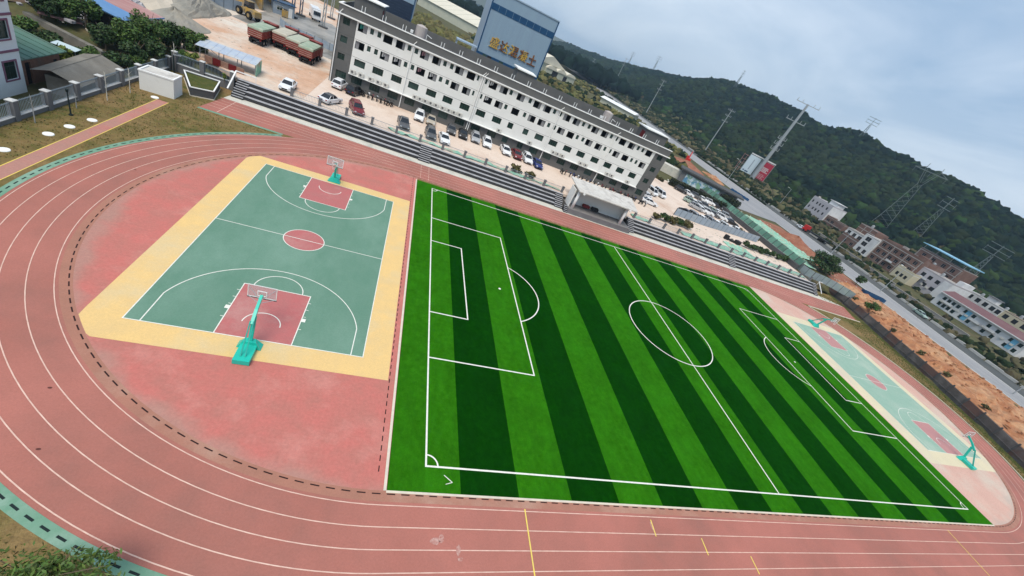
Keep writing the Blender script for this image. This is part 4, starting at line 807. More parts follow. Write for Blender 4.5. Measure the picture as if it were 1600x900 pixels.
def make_car(kind):
    P = dict(sedan=dict(L=2.3, belt=0.92, top=1.44, hood=0.86, gb=(-1.75, 0.95), gt=(-1.0, 0.2), tail=0.95), suv=dict(L=2.25, belt=1.05, top=1.68, hood=1.0, gb=(-2.1, 1.0), gt=(-1.75, 0.35), tail=1.05),
             van=dict(L=2.25, belt=1.1, top=1.9, hood=1.1, gb=(-2.15, 1.75), gt=(-2.0, 1.1), tail=1.1), pickup=dict(L=2.6, belt=1.05, top=1.72, hood=1.02, gb=(-0.55, 1.15), gt=(-0.4, 0.5), tail=1.0))[kind]
    t = bpy.data.objects.new('parked_car', None); COL.objects.link(t); W_ = 0.9; L = P['L']; pm = PAINT['white']
    prof = [(-L, 0.38), (-L - 0.04, 0.62), (-L + 0.04, P['tail'] - 0.06), (-L + 0.16, P['tail']), (P['gb'][0], P['belt']), (P['gb'][1], P['belt']), (L - 0.45, P['hood'] - 0.08), (L - 0.1, P['hood'] - 0.22), (L, 0.58), (L - 0.03, 0.36), (L - 0.5, 0.24), (-L + 0.5, 0.24)]
    def rg(y, k):
        cz = 0.6; return [(x * (1 - 0.02 * k), y, cz + (z - cz) * (1 - 0.16 * k)) for x, z in prof]
    obj('body', MB().loft([rg(-W_, 1), rg(-W_ + 0.07, 0), rg(W_ - 0.07, 0), rg(W_, 1)]), pm, t)
    (a, b), (c, d) = P['gb'], P['gt']; zb, zt = P['belt'] - 0.02, P['top'] - 0.05; wb, wt = 0.8, 0.62
    cab = obj('cabin_glass', MB().loft([[(a, -wb, zb), (b, -wb, zb), (b, wb, zb), (a, wb, zb)], [(c, -wt, zt), (d, -wt, zt), (d, wt, zt), (c, wt, zt)]]), M_cglass, t)
    obj('roof_panel', MB().loft([[(c - 0.05, -wt - 0.03, zt - 0.02), (d + 0.06, -wt - 0.03, zt - 0.02), (d + 0.06, wt + 0.03, zt - 0.02), (c - 0.05, wt + 0.03, zt - 0.02)], [(c + 0.1, -wt + 0.08, zt + 0.06), (d - 0.12, -wt + 0.08, zt + 0.06), (d - 0.12, wt - 0.08, zt + 0.06), (c + 0.1, wt - 0.08, zt + 0.06)]]), pm, t)
    pil = MB()
    for s in (-1, 1):
        for (xa, xb_) in ((a, c), (b, d), ((a + b) / 2 - 0.1, (c + d) / 2 - 0.1)) + ((((a * 0.8 + b * 0.2)), (c * 0.8 + d * 0.2)),) * (kind in ('suv', 'van')): pil.beam((xa, s * (wb + 0.005), zb), (xb_, s * (wt + 0.01), zt), 0.07, 0.05)
    obj('pillar', pil, pm, t)
    if kind == 'pickup': obj('cargo_bed', MB().mm(-2.45, -0.65, -0.72, 0.72, 1.0, 1.012), M_trim, t)
    for x in (-L + 0.85, L - 0.9):
        for s in (-1, 1):
            w = obj('wheel', MB().tube((x, s * 0.72, 0.32), (x, s * 0.915, 0.32), 0.32, n=14), M_tyre, t); obj('rim', MB().tube((x, s * 0.9155, 0.32), (x, s * 0.925, 0.32), 0.2, n=10), M_rim, w)
    for s in (-1, 1):
        obj('headlight', MB().mm(L - 0.3, L - 0.03, s * 0.66 - 0.15, s * 0.66 + 0.15, 0.62, 0.76), M_lamp, t); obj('tail_light', MB().mm(-L - 0.035, -L + 0.12, s * 0.68 - 0.14, s * 0.68 + 0.14, 0.7, 0.86), M_tail, t)
        obj('mirror', MB().mm(b - 0.25, b - 0.1, s * 0.95 - 0.09, s * 0.95 + 0.09, P['belt'] + 0.0, P['belt'] + 0.13), pm, t)
    obj('grille', MB().mm(L - 0.06, L + 0.012, -0.42, 0.42, 0.42, 0.6), M_trim, t); obj('number_plate', MB().mm(-L - 0.055, -L - 0.03, -0.22, 0.22, 0.55, 0.66), PAINT['blue'], t)
    if kind in ('suv', 'van'): obj('roof_rail', MB().mm(c + 0.2, d - 0.2, -wt - 0.01, -wt + 0.03, zt + 0.05, zt + 0.09).mm(c + 0.2, d - 0.2, wt - 0.03, wt + 0.01, zt + 0.05, zt + 0.09), M_trim, t)
    return t
PROTO = {}; 
def car(kind, colr, x, y, z, deg, label, group='cars parked on the school lot', name='parked_car', cat='car', pitch=0.0):
    if kind not in PROTO: t = PROTO[kind] = make_car(kind)
    else: t = copy_tree(PROTO[kind])
    t.location = (x, y, z); t.rotation_euler = (0, 0, math.radians(deg)); t.name = name; tag(t, label, cat, group)
    PROTO.setdefault('_c', []).append((t, colr)); return t
C_ = [('sedan', 'white', -24.5, 61.2, -88, 'white sedan alone on the orange dirt by the left end of the railing'), ('sedan', 'white', -18.3, 62.2, 68, 'white sedan with a dark roof parked askew above the bleachers'), ('suv', 'red', -14.1, 62.2, -70, 'dark red car just right of the white sedan above the bleachers'),
      ('pickup', 'grey', -6.2, 63.6, -82, 'dark grey pickup with an open cargo bed on the pale lot'), ('suv', 'white', -18.8, 73.2, 82, 'white car parked against the left corner of the office block'), ('suv', 'black', -16.0, 72.6, 72, 'black car between the white corner car and the row of motorbikes'),
      ('suv', 'white', -3.6, 72.0, -92, 'white car against the block, right of the first downpipe'), ('sedan', 'champagne', -1.2, 72.4, -92, 'small beige car touching the white car against the block'), ('suv', 'grey', -1.2, 63.2, -85, 'dark grey car in the front row beside the white one'),
      ('sedan', 'white', 1.4, 63.4, -85, 'white sedan in the front row beside the dark grey car'), ('sedan', 'grey', 3.0, 71.2, -92, 'slate grey sedan left of the black car at the double downpipe'), ('sedan', 'black', 5.5, 71.2, -92, 'black sedan under the double downpipe'),
      ('suv', 'silver', 8.2, 71.6, -92, 'silver car just right of the double downpipe'), ('suv', 'white', 10.7, 71.2, -92, 'rounded white van-like car right of the silver one'), ('sedan', 'white', 15.0, 71.0, -88, 'white hatchback left of the red car by the wall'), ('sedan', 'red', 17.6, 71.0, -88, 'red sedan between two white cars by the wall'),
      ('suv', 'white', 20.0, 70.7, -88, 'white car between the red and the blue car'), ('sedan', 'blue', 22.3, 69.9, -86, 'bright blue sedan at the end of the row by the wall'),
      ('van', 'white', 61.2, 84.6, -75, 'white minivan nearest the right end of the office block'), ('van', 'white', 64.8, 85.8, -75, 'outer white minivan right of the office block'), ('sedan', 'white', 56.0, 78.6, -160, 'white car tucked behind the right corner of the block'), ('sedan', 'white', 54.9, 73.6, -10, 'white sedan beside the motorbikes at the right corner of the block')]
R1 = ['black', 'white', 'grey', 'white', 'white', 'black', 'black']; R1x = [(83.1, 102.5), (86.1, 102.3), (89.4, 102.3), (92.2, 101.8), (95.2, 101.6), (97.6, 100.6), (99.0, 98.0)]
o7 = ['first', 'second', 'third', 'fourth', 'fifth', 'sixth', 'last']
for i, (p, c) in enumerate(zip(R1x[:6], R1)): C_.append(('sedan' if i % 2 else 'suv', c, p[0], p[1], -38, '%s car under the dark hedge in the right lot, %s from the left' % (c, o7[i])))
R2 = [(80.0, 91.4, 'green'), (82.3, 92.0, 'white'), (84.6, 92.6, 'silver'), (87.0, 92.6, 'grey'), (89.4, 91.6, 'green'), (91.8, 91.4, 'white'), (94.4, 90.6, 'silver')]
for i, (x, y, c) in enumerate(R2): C_.append(('sedan' if i % 3 else 'suv', c, x, y, -30, '%s car in the back middle row of the right lot, %s from the left' % (c, o7[i])))
R3 = [(79.4, 87.0, 'silver'), (81.6, 86.9, 'white'), (83.8, 86.8, 'white'), (86.6, 87.2, 'grey'), (89.6, 87.0, 'white'), (93.0, 85.6, 'black')]
for i, (x, y, c) in enumerate(R3): C_.append(('sedan' if i % 2 else 'suv', c, x, y, -30, '%s car in the front middle row of the right lot, %s from the left' % (c, o7[i])))
R4 = [(69.0, 76.6, 'black'), (71.6, 76.2, 'silver'), (74.6, 76.3, 'white'), (78.0, 77.2, 'silver'), (80.6, 77.0, 'white'), (83.4, 77.2, 'white'), (89.4, 78.6, 'white')]
for i, (x, y, c) in enumerate(R4): C_.append(('suv' if i % 2 else 'sedan', c, x, y, -60, '%s car half hidden behind the blue hoarding, %s from the left' % (c, o7[i])))
for k, c, x, y, d, lb in C_: car(k, c, x, y, 2.0, d, lb)
car('sedan', 'white', 168.5, 126.5, 2.02, -97, 'white and dark car driving on the far road left of the dirt', 'cars on the road', 'moving_car')
car('sedan', 'green', 158.0, 63.0, 2.05, -100, 'pale green car on the far lane below the white row house', 'cars on the road', 'moving_car')
for t, c in PROTO['_c']:
    recolor(t, PAINT['white'], PAINT[c])
    if 'dark roof' in t['label']:
        for ch in t.children:
            if ch.name.startswith('roof_panel'): ch.material_slots[0].link = 'OBJECT'; ch.material_slots[0].material = PAINT['grey']

# motorbikes
def make_bike():
    t = bpy.data.objects.new('motorbike', None); COL.objects.link(t)
    for x in (-0.6, 0.6): w = obj('wheel', MB().tube((x, -0.06, 0.28), (x, 0.06, 0.28), 0.28, n=12), M_tyre, t); obj('rim', MB().tube((x, -0.065, 0.28), (x, 0.065, 0.28), 0.16, n=8), M_rim, w)
    obj('body', MB().loft([[(-0.55, -0.14, 0.5), (0.2, -0.12, 0.38), (0.2, 0.12, 0.38), (-0.55, 0.14, 0.5)], [(-0.75, -0.12, 0.72), (0.1, -0.14, 0.66), (0.1, 0.14, 0.66), (-0.75, 0.12, 0.72)]]).beam((0.15, 0, 0.42), (0.42, 0, 0.95), 0.28, 0.1), PAINT['white'], t)
    obj('seat', MB().mm(-0.7, 0.02, -0.13, 0.13, 0.7, 0.8), M_trim, t); obj('fork', MB().tube((0.6, 0.07, 0.28), (0.4, 0.05, 1.0), 0.025, n=5).tube((0.6, -0.07, 0.28), (0.4, -0.05, 1.0), 0.025, n=5), M_steel, t)
    obj('handlebar', MB().tube((0.34, -0.34, 1.04), (0.34, 0.34, 1.04), 0.02, n=5).beam((0.38, 0, 0.9), (0.42, 0, 1.05), 0.16, 0.1), M_trim, t); obj('luggage_box', MB().mm(-0.98, -0.66, -0.16, 0.16, 0.74, 0.98), M_trim, t)
    return t
bk = None; rb2 = random.Random(5); BK = []
def bike(x, y, deg, label, group, col):
    global bk
    t = make_bike() if bk is None else copy_tree(bk); bk = bk or t
    t.location = (x, y, 2.0); t.rotation_euler = (0, 0, math.radians(deg)); t.name = 'motorbike'; tag(t, label, 'motorbike', group); BK.append((t, col))
for i, x in enumerate((-14.4, -13.6, -12.8, -12.0, -11.2, -10.5, -9.8, -9.1)): bike(x, 73.6 + 0.25 * (i % 2), 80 + rb2.uniform(-10, 10), 'motorbike in the left row against the block, %s from the black car' % (o7 + ['outermost'])[i] if i != 6 else 'motorbike in the left row against the block, seventh from the black car', 'motorbikes in the left row', ['black', 'white', 'red', 'silver', 'black', 'red', 'grey', 'black'][i])
for i in range(20):
    x = 29.0 + i * 1.08; bike(x, 71.6 + 0.3 * (i % 2) - 0.02 * i, 80 + rb2.uniform(-14, 14), 'motorbike in the crowded row behind the stage, %s from the left' % ['first', 'second', 'third', 'fourth', 'fifth', 'sixth', 'seventh', 'eighth', 'ninth', 'tenth', 'eleventh', 'twelfth', 'thirteenth', 'fourteenth', 'fifteenth', 'sixteenth', 'seventeenth', 'eighteenth', 'nineteenth', 'twentieth'][i], 'motorbikes in the row behind the stage', rb2.choice(['black', 'red', 'grey', 'blue', 'white', 'black']))
for i, (x, y) in enumerate(((50.9, 70.6), (51.9, 70.0))): bike(x, y, 20 + 30 * i, ['motorbike by the right corner of the block, left of two', 'motorbike by the right corner of the block, right of two'][i], 'motorbikes at the right corner', ['black', 'white'][i])
for t, c in BK: recolor(t, PAINT['white'], PAINT[c])

# dump trucks, loader, mixer lorry
M_tred = mat('truck_red', (0.20, 0.028, 0.024), (0.26, 0.06, 0.045), 0.8, 0.6, c3=(0.32, 0.20, 0.16), scale3=1.3, lo3=0.55, hi3=0.75, obj_coord=True)
M_tarp = mat('truck_tarp', (0.24, 0.33, 0.24), (0.34, 0.40, 0.31), 0.8, 0.85, c3=(0.46, 0.46, 0.38), scale3=0.7, lo3=0.5, hi3=0.75, obj_coord=True)
M_yell = mat('machine_yellow', (0.42, 0.25, 0.05), (0.32, 0.22, 0.08), 0.8, 0.75, c3=(0.24, 0.20, 0.14), scale3=0.6, lo3=0.42, hi3=0.6)
def make_truck():
    t = bpy.data.objects.new('dump_truck', None); COL.objects.link(t)      # local +y is the front
    obj('chassis', MB().mm(-0.5, 0.5, 0.2, 9.2, 0.75, 1.05), M_trim, t)
    b = MB(); b.loft([[(-1.15, 0.15, 1.25), (1.15, 0.15, 1.25), (1.15, 6.7, 1.25), (-1.15, 6.7, 1.25)], [(-1.25, 0.0, 1.45), (1.25, 0.0, 1.45), (1.25, 6.8, 1.45), (-1.25, 6.8, 1.45)], [(-1.25, 0.0, 2.95), (1.25, 0.0, 2.95), (1.25, 6.8, 2.95), (-1.25, 6.8, 2.95)]]); bed = obj('dump_bed', b, M_tred, t)
    for k in range(9): obj('bed_rib', MB().mm(1.25, 1.33, 0.25 + 0.78 * k, 0.37 + 0.78 * k, 1.45, 2.92), M_tred, bed)
    for k in range(9): obj('bed_rib', MB().mm(-1.33, -1.25, 0.25 + 0.78 * k, 0.37 + 0.78 * k, 1.45, 2.92), M_tred, bed)
    for z in (1.55, 1.9, 2.25, 2.6): obj('tailgate_rib', MB().mm(-1.2, 1.2, -0.05, -0.0, z, z + 0.05), PAINT['champagne'], bed)
    obj('tarp', MB().loft([[(-1.34, -0.1, 2.7), (1.34, -0.1, 2.7), (1.34, 6.9, 2.7), (-1.34, 6.9, 2.7)], [(-1.3, -0.06, 3.02), (1.3, -0.06, 3.02), (1.3, 6.86, 3.02), (-1.3, 6.86, 3.02)], [(-0.9, 0.4, 3.14), (0.9, 0.4, 3.14), (0.9, 6.4, 3.14), (-0.9, 6.4, 3.14)]]), M_tarp, t)
    cb = obj('cab', MB().loft([[(-1.2, 7.2, 0.7), (1.2, 7.2, 0.7), (1.2, 9.3, 0.7), (-1.2, 9.3, 0.7)], [(-1.2, 7.2, 2.2), (1.2, 7.2, 2.2), (1.2, 9.25, 2.2), (-1.2, 9.25, 2.2)], [(-1.1, 7.25, 3.25), (1.1, 7.25, 3.25), (1.1, 8.95, 3.25), (-1.1, 8.95, 3.25)]]), M_tred, t)
    obj('bed_shield', MB().mm(-1.2, 1.2, 6.85, 7.6, 3.25, 3.4), M_tred, t)
    obj('side_window', MB().mm(1.13, 1.19, 7.9, 8.9, 2.25, 2.9), M_cglass, cb); obj('side_window', MB().mm(-1.19, -1.13, 7.9, 8.9, 2.25, 2.9), M_cglass, cb); obj('windscreen', MB().loft([[(-1.0, 9.2, 2.25), (1.0, 9.2, 2.25), (1.0, 9.3, 2.25), (-1.0, 9.3, 2.25)], [(-0.95, 8.95, 3.1), (0.95, 8.95, 3.1), (0.95, 9.05, 3.1), (-0.95, 9.05, 3.1)]]), M_cglass, cb)
    for y in (1.3, 2.7, 6.2, 8.3):
        for s in (-1, 1): w = obj('wheel', MB().tube((s * 0.7, y, 0.52), (s * 1.18, y, 0.52), 0.52, n=14), M_tyre, t); obj('rim', MB().tube((s * 1.18, y, 0.52), (s * 1.2, y, 0.52), 0.26, n=10), M_rim, w)
    for s in (-1, 1): obj('tail_light', MB().mm(s * 0.95 - 0.15, s * 0.95 + 0.15, 0.08, 0.14, 0.95, 1.1), M_tail, t)
    obj('bumper', MB().mm(-1.2, 1.2, 9.3, 9.5, 0.5, 0.95), M_tred, t); obj('mud_flap', MB().mm(-1.15, -0.65, 0.45, 0.48, 0.2, 0.9).mm(0.65, 1.15, 0.45, 0.48, 0.2, 0.9), M_trim, t)
    return t
tr0 = None
for i, (x, y) in enumerate(((-35.4, 80.6), (-32.2, 84.0), (-29.5, 82.8), (-26.7, 80.6))):
    t = make_truck() if tr0 is None else copy_tree(tr0); tr0 = tr0 or t; t.name = 'dump_truck'; t.location = (x, y, 1.99); t.rotation_euler = (0, 0, math.radians((-3, -1.5, -4, -1)[i]))
    if i in (1, 2): recolor(t, M_tarp, mat('truck_tarp_pale%d' % i, ((0.42, 0.40, 0.32), (0.36, 0.40, 0.33))[i - 1], ((0.50, 0.46, 0.38), (0.44, 0.45, 0.36))[i - 1], 0.8, 0.9, obj_coord=True))
   
    tag(t, ['red dump truck with green tarp, leftmost and apart from the others', 'red dump truck with pale tarp, second from the left', 'red dump truck with pale tarp, third from the left', 'red dump truck with green tarp, nearest the office block'][i], 'truck', 'red dump trucks in the dirt yard')
def wheel_big(t, x, y, r, w=0.5):
    o = obj('wheel', MB().tube((x - w / 2, y, r), (x + w / 2, y, r), r, n=14), M_tyre, t); obj('rim', MB().tube((x - w / 2 - 0.01, y, r), (x + w / 2 + 0.01, y, r), r * 0.5, n=10), M_yell, o)
ld = thing('wheel_loader', 'muddy yellow wheel loader beside the gravel heaps', 'loader', (-43.3, 102, 1.99), math.radians(55))
for x in (-1.0, 1.0):
    for y in (-1.5, 1.6): wheel_big(ld, x, y, 0.8)
obj('rear_body', MB().loft([[(-0.9, -3.0, 0.9), (0.9, -3.0, 0.9), (0.9, 0, 0.9), (-0.9, 0, 0.9)], [(-0.8, -2.9, 2.0), (0.8, -2.9, 2.0), (0.8, 0, 2.1), (-0.8, 0, 2.1)]]), M_yell, ld); obj('cab', MB().loft([[(-0.75, -0.9, 2.0), (0.75, -0.9, 2.0), (0.75, 0.6, 2.0), (-0.75, 0.6, 2.0)], [(-0.65, -0.8, 3.3), (0.65, -0.8, 3.3), (0.65, 0.4, 3.3), (-0.65, 0.4, 3.3)]]), M_cglass, ld); obj('cab_roof', MB().mm(-0.75, 0.75, -0.95, 0.6, 3.3, 3.42), M_yell, ld)
obj('front_frame', MB().mm(-0.6, 0.6, 0.5, 2.2, 0.7, 1.5), M_yell, ld); obj('lift_arm', MB().beam((-0.4, 1.2, 1.6), (-0.4, 3.4, 0.9), 0.2, 0.35).beam((0.4, 1.2, 1.6), (0.4, 3.4, 0.9), 0.2, 0.35), M_yell, ld); obj('bucket', MB().loft([[(-1.4, 3.2, 0.1), (-1.4, 4.6, 0.05), (-1.4, 4.4, 0.2), (-1.4, 3.5, 0.35), (-1.4, 3.5, 1.3), (-1.4, 3.2, 1.3)], [(1.4, 3.2, 0.1), (1.4, 4.6, 0.05), (1.4, 4.4, 0.2), (1.4, 3.5, 0.35), (1.4, 3.5, 1.3), (1.4, 3.2, 1.3)]]), M_steel, ld)
lo = thing('white_lorry', 'white cab lorry parked in the wet yard beyond the steel columns', 'truck', (-37.3, 137, 1.99), math.radians(200))
obj('cab', MB().loft([[(-1.1, 2.2, 0.6), (1.1, 2.2, 0.6), (1.1, 4.0, 0.6), (-1.1, 4.0, 0.6)], [(-1.05, 2.25, 2.7), (1.05, 2.25, 2.7), (1.05, 3.7, 2.7), (-1.05, 3.7, 2.7)]]), PAINT['white'], lo); obj('windscreen', MB().loft([[(-0.95, 3.95, 1.6), (0.95, 3.95, 1.6), (0.95, 4.0, 1.6), (-0.95, 4.0, 1.6)], [(-0.9, 3.75, 2.5), (0.9, 3.75, 2.5), (0.9, 3.8, 2.5), (-0.9, 3.8, 2.5)]]), M_cglass, lo); obj('cargo_box', MB().mm(-1.15, 1.15, -3.5, 2.1, 0.95, 2.9), PAINT['white'], lo)
for x in (-0.95, 0.95):
    for y in (-2.4, 3.1): obj('wheel', MB().tube((x - 0.15, y, 0.45), (x + 0.15, y, 0.45), 0.45, n=12), M_tyre, lo)

# ------------------------------------------------------------------ houses and yard on the left
M_hwhite = mat('house_render', (0.74, 0.77, 0.78), (0.70, 0.73, 0.74), 0.4, 0.85, c3=(0.62, 0.66, 0.65), scale3=0.4); M_mauve = mat('mauve_trim', (0.22, 0.10, 0.15), rough=0.8)
M_brick = mat('brick_wall', (0.24, 0.12, 0.08), (0.30, 0.17, 0.12), 2.5, 0.95, c3=(0.20, 0.15, 0.12), scale3=0.5); M_groof = mat('green_roof', (0.085, 0.17, 0.125), (0.10, 0.19, 0.15), 0.5, 0.7, c3=(0.12, 0.16, 0.13), scale3=0.4)
M_corr = mat('corrugated_grey', (0.20, 0.185, 0.16), (0.15, 0.14, 0.122), 0.5, 0.9, c3=(0.25, 0.235, 0.205), scale3=0.35, lo3=0.48, hi3=0.68)
wh_ = thing('white_house', 'white house with mauve bands at the left frame edge', 'house', (-54, 26, -1.1)); OX, OY, OZ = -54, 26, -1.1
f0 = MB(); ops = [(10.75, 12.2, 5.34, 7.0), (10.75, 12.2, 1.6, 3.3), (6.2, 7.8, 5.34, 7.0), (6.2, 7.8, 1.6, 3.3), (10.9, 12.3, 8.7, 10.3)]
wall(f0, 0, 12.9, 0, 12, ops, 10.7, -0.2, 'y'); obj('front_wall', f0, M_hwhite, wh_); obj('side_wall', MB().mm(0, 10.69, 12.7, 12.9, 0, 12).mm(0, 10.69, 0, 0.2, 0, 12).mm(0, 0.2, 0.2, 12.7, 0, 12), M_hwhite, wh_); obj('roof', MB().mm(-0.3, 11, -0.3, 13.2, 12, 12.3), M_mauve, wh_)
for z in (4.15, 7.4, 10.9): obj('floor_band', MB().mm(10.7, 10.78, 0.0, 12.9, z, z + 0.2), M_mauve, wh_)
for a, b, c, d in ops:
    window(wh_, a, b, c, d, 10.55, 2, M_frame, M_wglass, axis='y'); s_ = MB(); s_.mm(10.7, 10.76, a - 0.14, a, c - 0.14, d + 0.14).mm(10.7, 10.76, b, b + 0.14, c - 0.14, d + 0.14).mm(10.7, 10.76, a, b, c - 0.14, c).mm(10.7, 10.76, a, b, d, d + 0.14); obj('window_surround', s_, M_mauve, wh_)
gh = thing('brick_house', 'low brick house with green sheet roof beside the white house', 'house', (-50, 39.6, -1.1))
f0 = MB(); ops = [(1.0, 1.75, 0.0, 2.35), (5.0, 5.6, 1.4, 2.1)]; wall(f0, 0, 6.0, 0, 2.8, ops, 5.8, -0.2, 'y'); obj('front_wall', f0, M_brick, gh); obj('side_wall', MB().mm(0, 5.79, 5.8, 6.0, 0, 2.8).mm(0, 5.79, 0.0, 0.2, 0, 2.8).mm(0, 0.2, 0.2, 5.8, 0, 3.4), M_brick, gh)
obj('door', MB().mm(5.6, 5.65, 1.0, 1.75, 0, 2.35), M_void, gh); window(gh, 5.0, 5.6, 1.4, 2.1, 5.65, 2, M_frame, M_void, axis='y')
gr_ = obj('roof', MB().loft([[(6.4, -0.2, 2.95), (6.4, 6.3, 2.95), (-0.5, 7.2, 4.0), (-0.5, -0.2, 4.0)], [(6.4, -0.2, 3.05), (6.4, 6.3, 3.05), (-0.5, 7.2, 4.1), (-0.5, -0.2, 4.1)]]), M_groof, gh)
for k in range(7): obj('roof_seam', MB().beam((6.4, 0.3 + 0.95 * k, 3.08), (-0.5, 0.3 + 1.1 * k, 4.13), 0.08, 0.05), M_groof, gr_)
sd = thing('corrugated_shed', 'grey corrugated shed just outside the left fence', 'shed', (-41.2, 43.6, -1.1), math.radians(4))
obj('wall', MB().mm(-1.5, 1.4, -3.2, 4.2, 0, 1.95), mat('block_wall', (0.30, 0.26, 0.21), (0.24, 0.20, 0.16), 1.5, 0.95, c3=(0.34, 0.31, 0.27), scale3=0.6), sd)
def corr_roof(t, x0, z0, x1, z1, y0, y1, nrib, name, m):
    mb = MB(); n = nrib * 2; V = []
    for k in range(n + 1):
        y = y0 + (y1 - y0) * k / n; dz = 0.05 * (k % 2); V += [(x0, y, z0 + dz), (x1, y, z1 + dz)]
    mb.add(V, [(2 * k, 2 * k + 1, 2 * k + 3, 2 * k + 2) for k in range(n)]); return obj(name, mb, m, t)
for k in range(4): y0 = -4.3 + 2.35 * k; corr_roof(sd, 1.95, 2.05 + 0.01 * (k % 2), -0.35, 2.95 + 0.01 * (k % 2), y0, y0 + 2.4, 9, 'roof_sheet', M_corr)
for k in range(4): y0 = -4.3 + 2.35 * k; corr_roof(sd, -0.3, 2.98 + 0.01 * (k % 2), -2.0, 2.45 + 0.01 * (k % 2), y0, y0 + 2.4, 9, 'roof_sheet', M_corr)
# retaining wall with trees on it
rwl = MB(); rwl.prism([(-54, 56.4), (-43.5, 51.6), (-43.2, 52.1), (-53.7, 57.0)], -1.2, 1.25); o = obj('retaining_wall', rwl, mat('old_wall', (0.20, 0.185, 0.16), (0.15, 0.14, 0.12), 0.9, 0.95, c3=(0.10, 0.10, 0.085), scale3=0.5)); tag(o, 'stained grey retaining wall behind the corrugated shed', 'wall')
LT = [(-52.3, 56.5, 6.0, 2.6, 'dense green tree at the foot of the white house, leftmost'), (-50.3, 57.8, 5.2, 2.4, 'dense green tree above the retaining wall, second from the left'), (-48.4, 58.0, 4.8, 2.2, 'dense green tree above the retaining wall nearest the rubble'),
      (-44.8, 55.0, 3.6, 1.7, 'low dark tree at the right end of the retaining wall'), (-43.2, 56.5, 5.0, 2.3, 'bushy tree in the middle of the clump behind the fence'), (-41.5, 58.4, 5.4, 2.4, 'tallest bushy tree in the clump behind the fence'), (-40.6, 61.3, 4.6, 2.0, 'bushy tree in the clump below the dirt heap'),
      (-39.2, 62.6, 4.2, 1.7, 'upright tree at the right of the clump'), (-37.8, 64.0, 4.0, 1.5, 'loose upright tree at the clump edge by the canopy'), (-41.2, 54.2, 3.4, 1.7, 'low bush behind the shed roof and fence')]
for i, (x, y, h, r_, lb) in enumerate(LT): tree('broadleaf_tree', lb, 'tree', x, y, 0.3 if y < 58 else 1.2, h, (r_, r_, h * 0.46), 2600, 0.2, M_leafd if i % 3 == 0 else M_leaf, 'trees beyond the left fence', 0.14, 12, seed=i)
for i, (x, y, h, r_, lb) in enumerate(((-51.6, 52.6, 2.6, 1.9, 'low bush before the retaining wall at the green roof'), (-49.0, 51.6, 2.2, 1.7, 'low bush before the middle of the retaining wall'), (-44.6, 51.0, 2.4, 1.7, 'leafy bush at the end of the retaining wall above the shed'), (-42.2, 51.8, 2.6, 1.8, 'leafy bush between the shed and the bushy trees'), (-40.6, 52.6, 2.2, 1.3, 'leafy bush hugging the fence behind the white box'), (-39.9, 56.2, 2.6, 1.5, 'dark bush in the outer fence corner'), (-52.6, 59.6, 2.4, 1.8, 'bush at the yard edge above the green roof'), (-43.4, 60.2, 3.6, 2.2, 'bushy tree below the red half of the shed roof'), (-38.6, 60.0, 3.2, 1.6, 'bushy tree just outside the fence corner'))): tree('undergrowth_bush', lb, 'bush', x, y, float(terrain(x, y)) + 0.1, h, (r_, r_, h * 0.5), 1500, 0.19, M_leafd if i % 2 else M_leaf, 'bushes beyond the left fence', 0.07, 10, seed=50 + i)
tree('banana_plant', 'pale yellow green plant between the brick house and the shed', 'plant', -45.2, 48.0, -1.0, 2.8, (0.9, 0.9, 1.0), 160, 0.45, M_leafy, trunk=0.06)
M_sky = mat('blue_sheet', (0.10, 0.22, 0.42), (0.13, 0.26, 0.45), 0.6, 0.6); M_rsheet = mat('faded_red_sheet', (0.36, 0.17, 0.16), (0.42, 0.26, 0.24), 0.6, 0.8, stretch=(0.3, 2, 1)); M_lblue = mat('pale_blue_wall', (0.46, 0.56, 0.60), (0.50, 0.60, 0.62), 1, 0.8)
cv = thing('small_lean_to', 'small pale blue sheet awning above a dark gap by the retaining wall', 'awning', (-46.8, 49.8, -1.1)); obj('post', MB().tube((0, 0, 0), (0, 0, 2.1), 0.05).tube((1.4, 0.4, 0), (1.4, 0.4, 1.9), 0.05), M_steel, cv); obj('sheet', MB().loft([[(-0.3, -0.6, 2.2), (1.8, -0.2, 1.9), (1.8, 0.9, 2.0), (-0.3, 0.6, 2.3)], [(-0.3, -0.6, 2.25), (1.8, -0.2, 1.95), (1.8, 0.9, 2.05), (-0.3, 0.6, 2.35)]]), M_lblue, cv)
bs = thing('blue_shed', 'blue walled shed with half red half blue roof below the dirt heaps', 'shed', (-49.2, 60.2, 1.3), math.radians(-4))
obj('wall', MB().mm(0, 4.0, 0, 7.5, 0, 2.4), M_lblue, bs); obj('open_front', MB().mm(-0.1, 3.9, -0.12, -0.02, 0, 2.3), M_void, bs); obj('roof', MB().loft([[(-0.5, -0.8, 3.1), (4.6, -0.8, 2.45), (4.6, 3.0, 2.45), (-0.5, 3.0, 3.1)], [(-0.5, -0.8, 3.2), (4.6, -0.8, 2.55), (4.6, 3.0, 2.55), (-0.5, 3.0, 3.2)]]), M_sky, bs); obj('roof', MB().loft([[(-0.5, 3.0, 3.1), (4.6, 3.0, 2.45), (4.6, 8.3, 2.45), (-0.5, 8.3, 3.1)], [(-0.5, 3.0, 3.2), (4.6, 3.0, 2.55), (4.6, 8.3, 2.55), (-0.5, 8.3, 3.2)]]), M_rsheet, bs)
obj('roof_trim', MB().mm(4.6, 4.7, -0.8, 8.3, 2.35, 2.55), M_sky, bs)
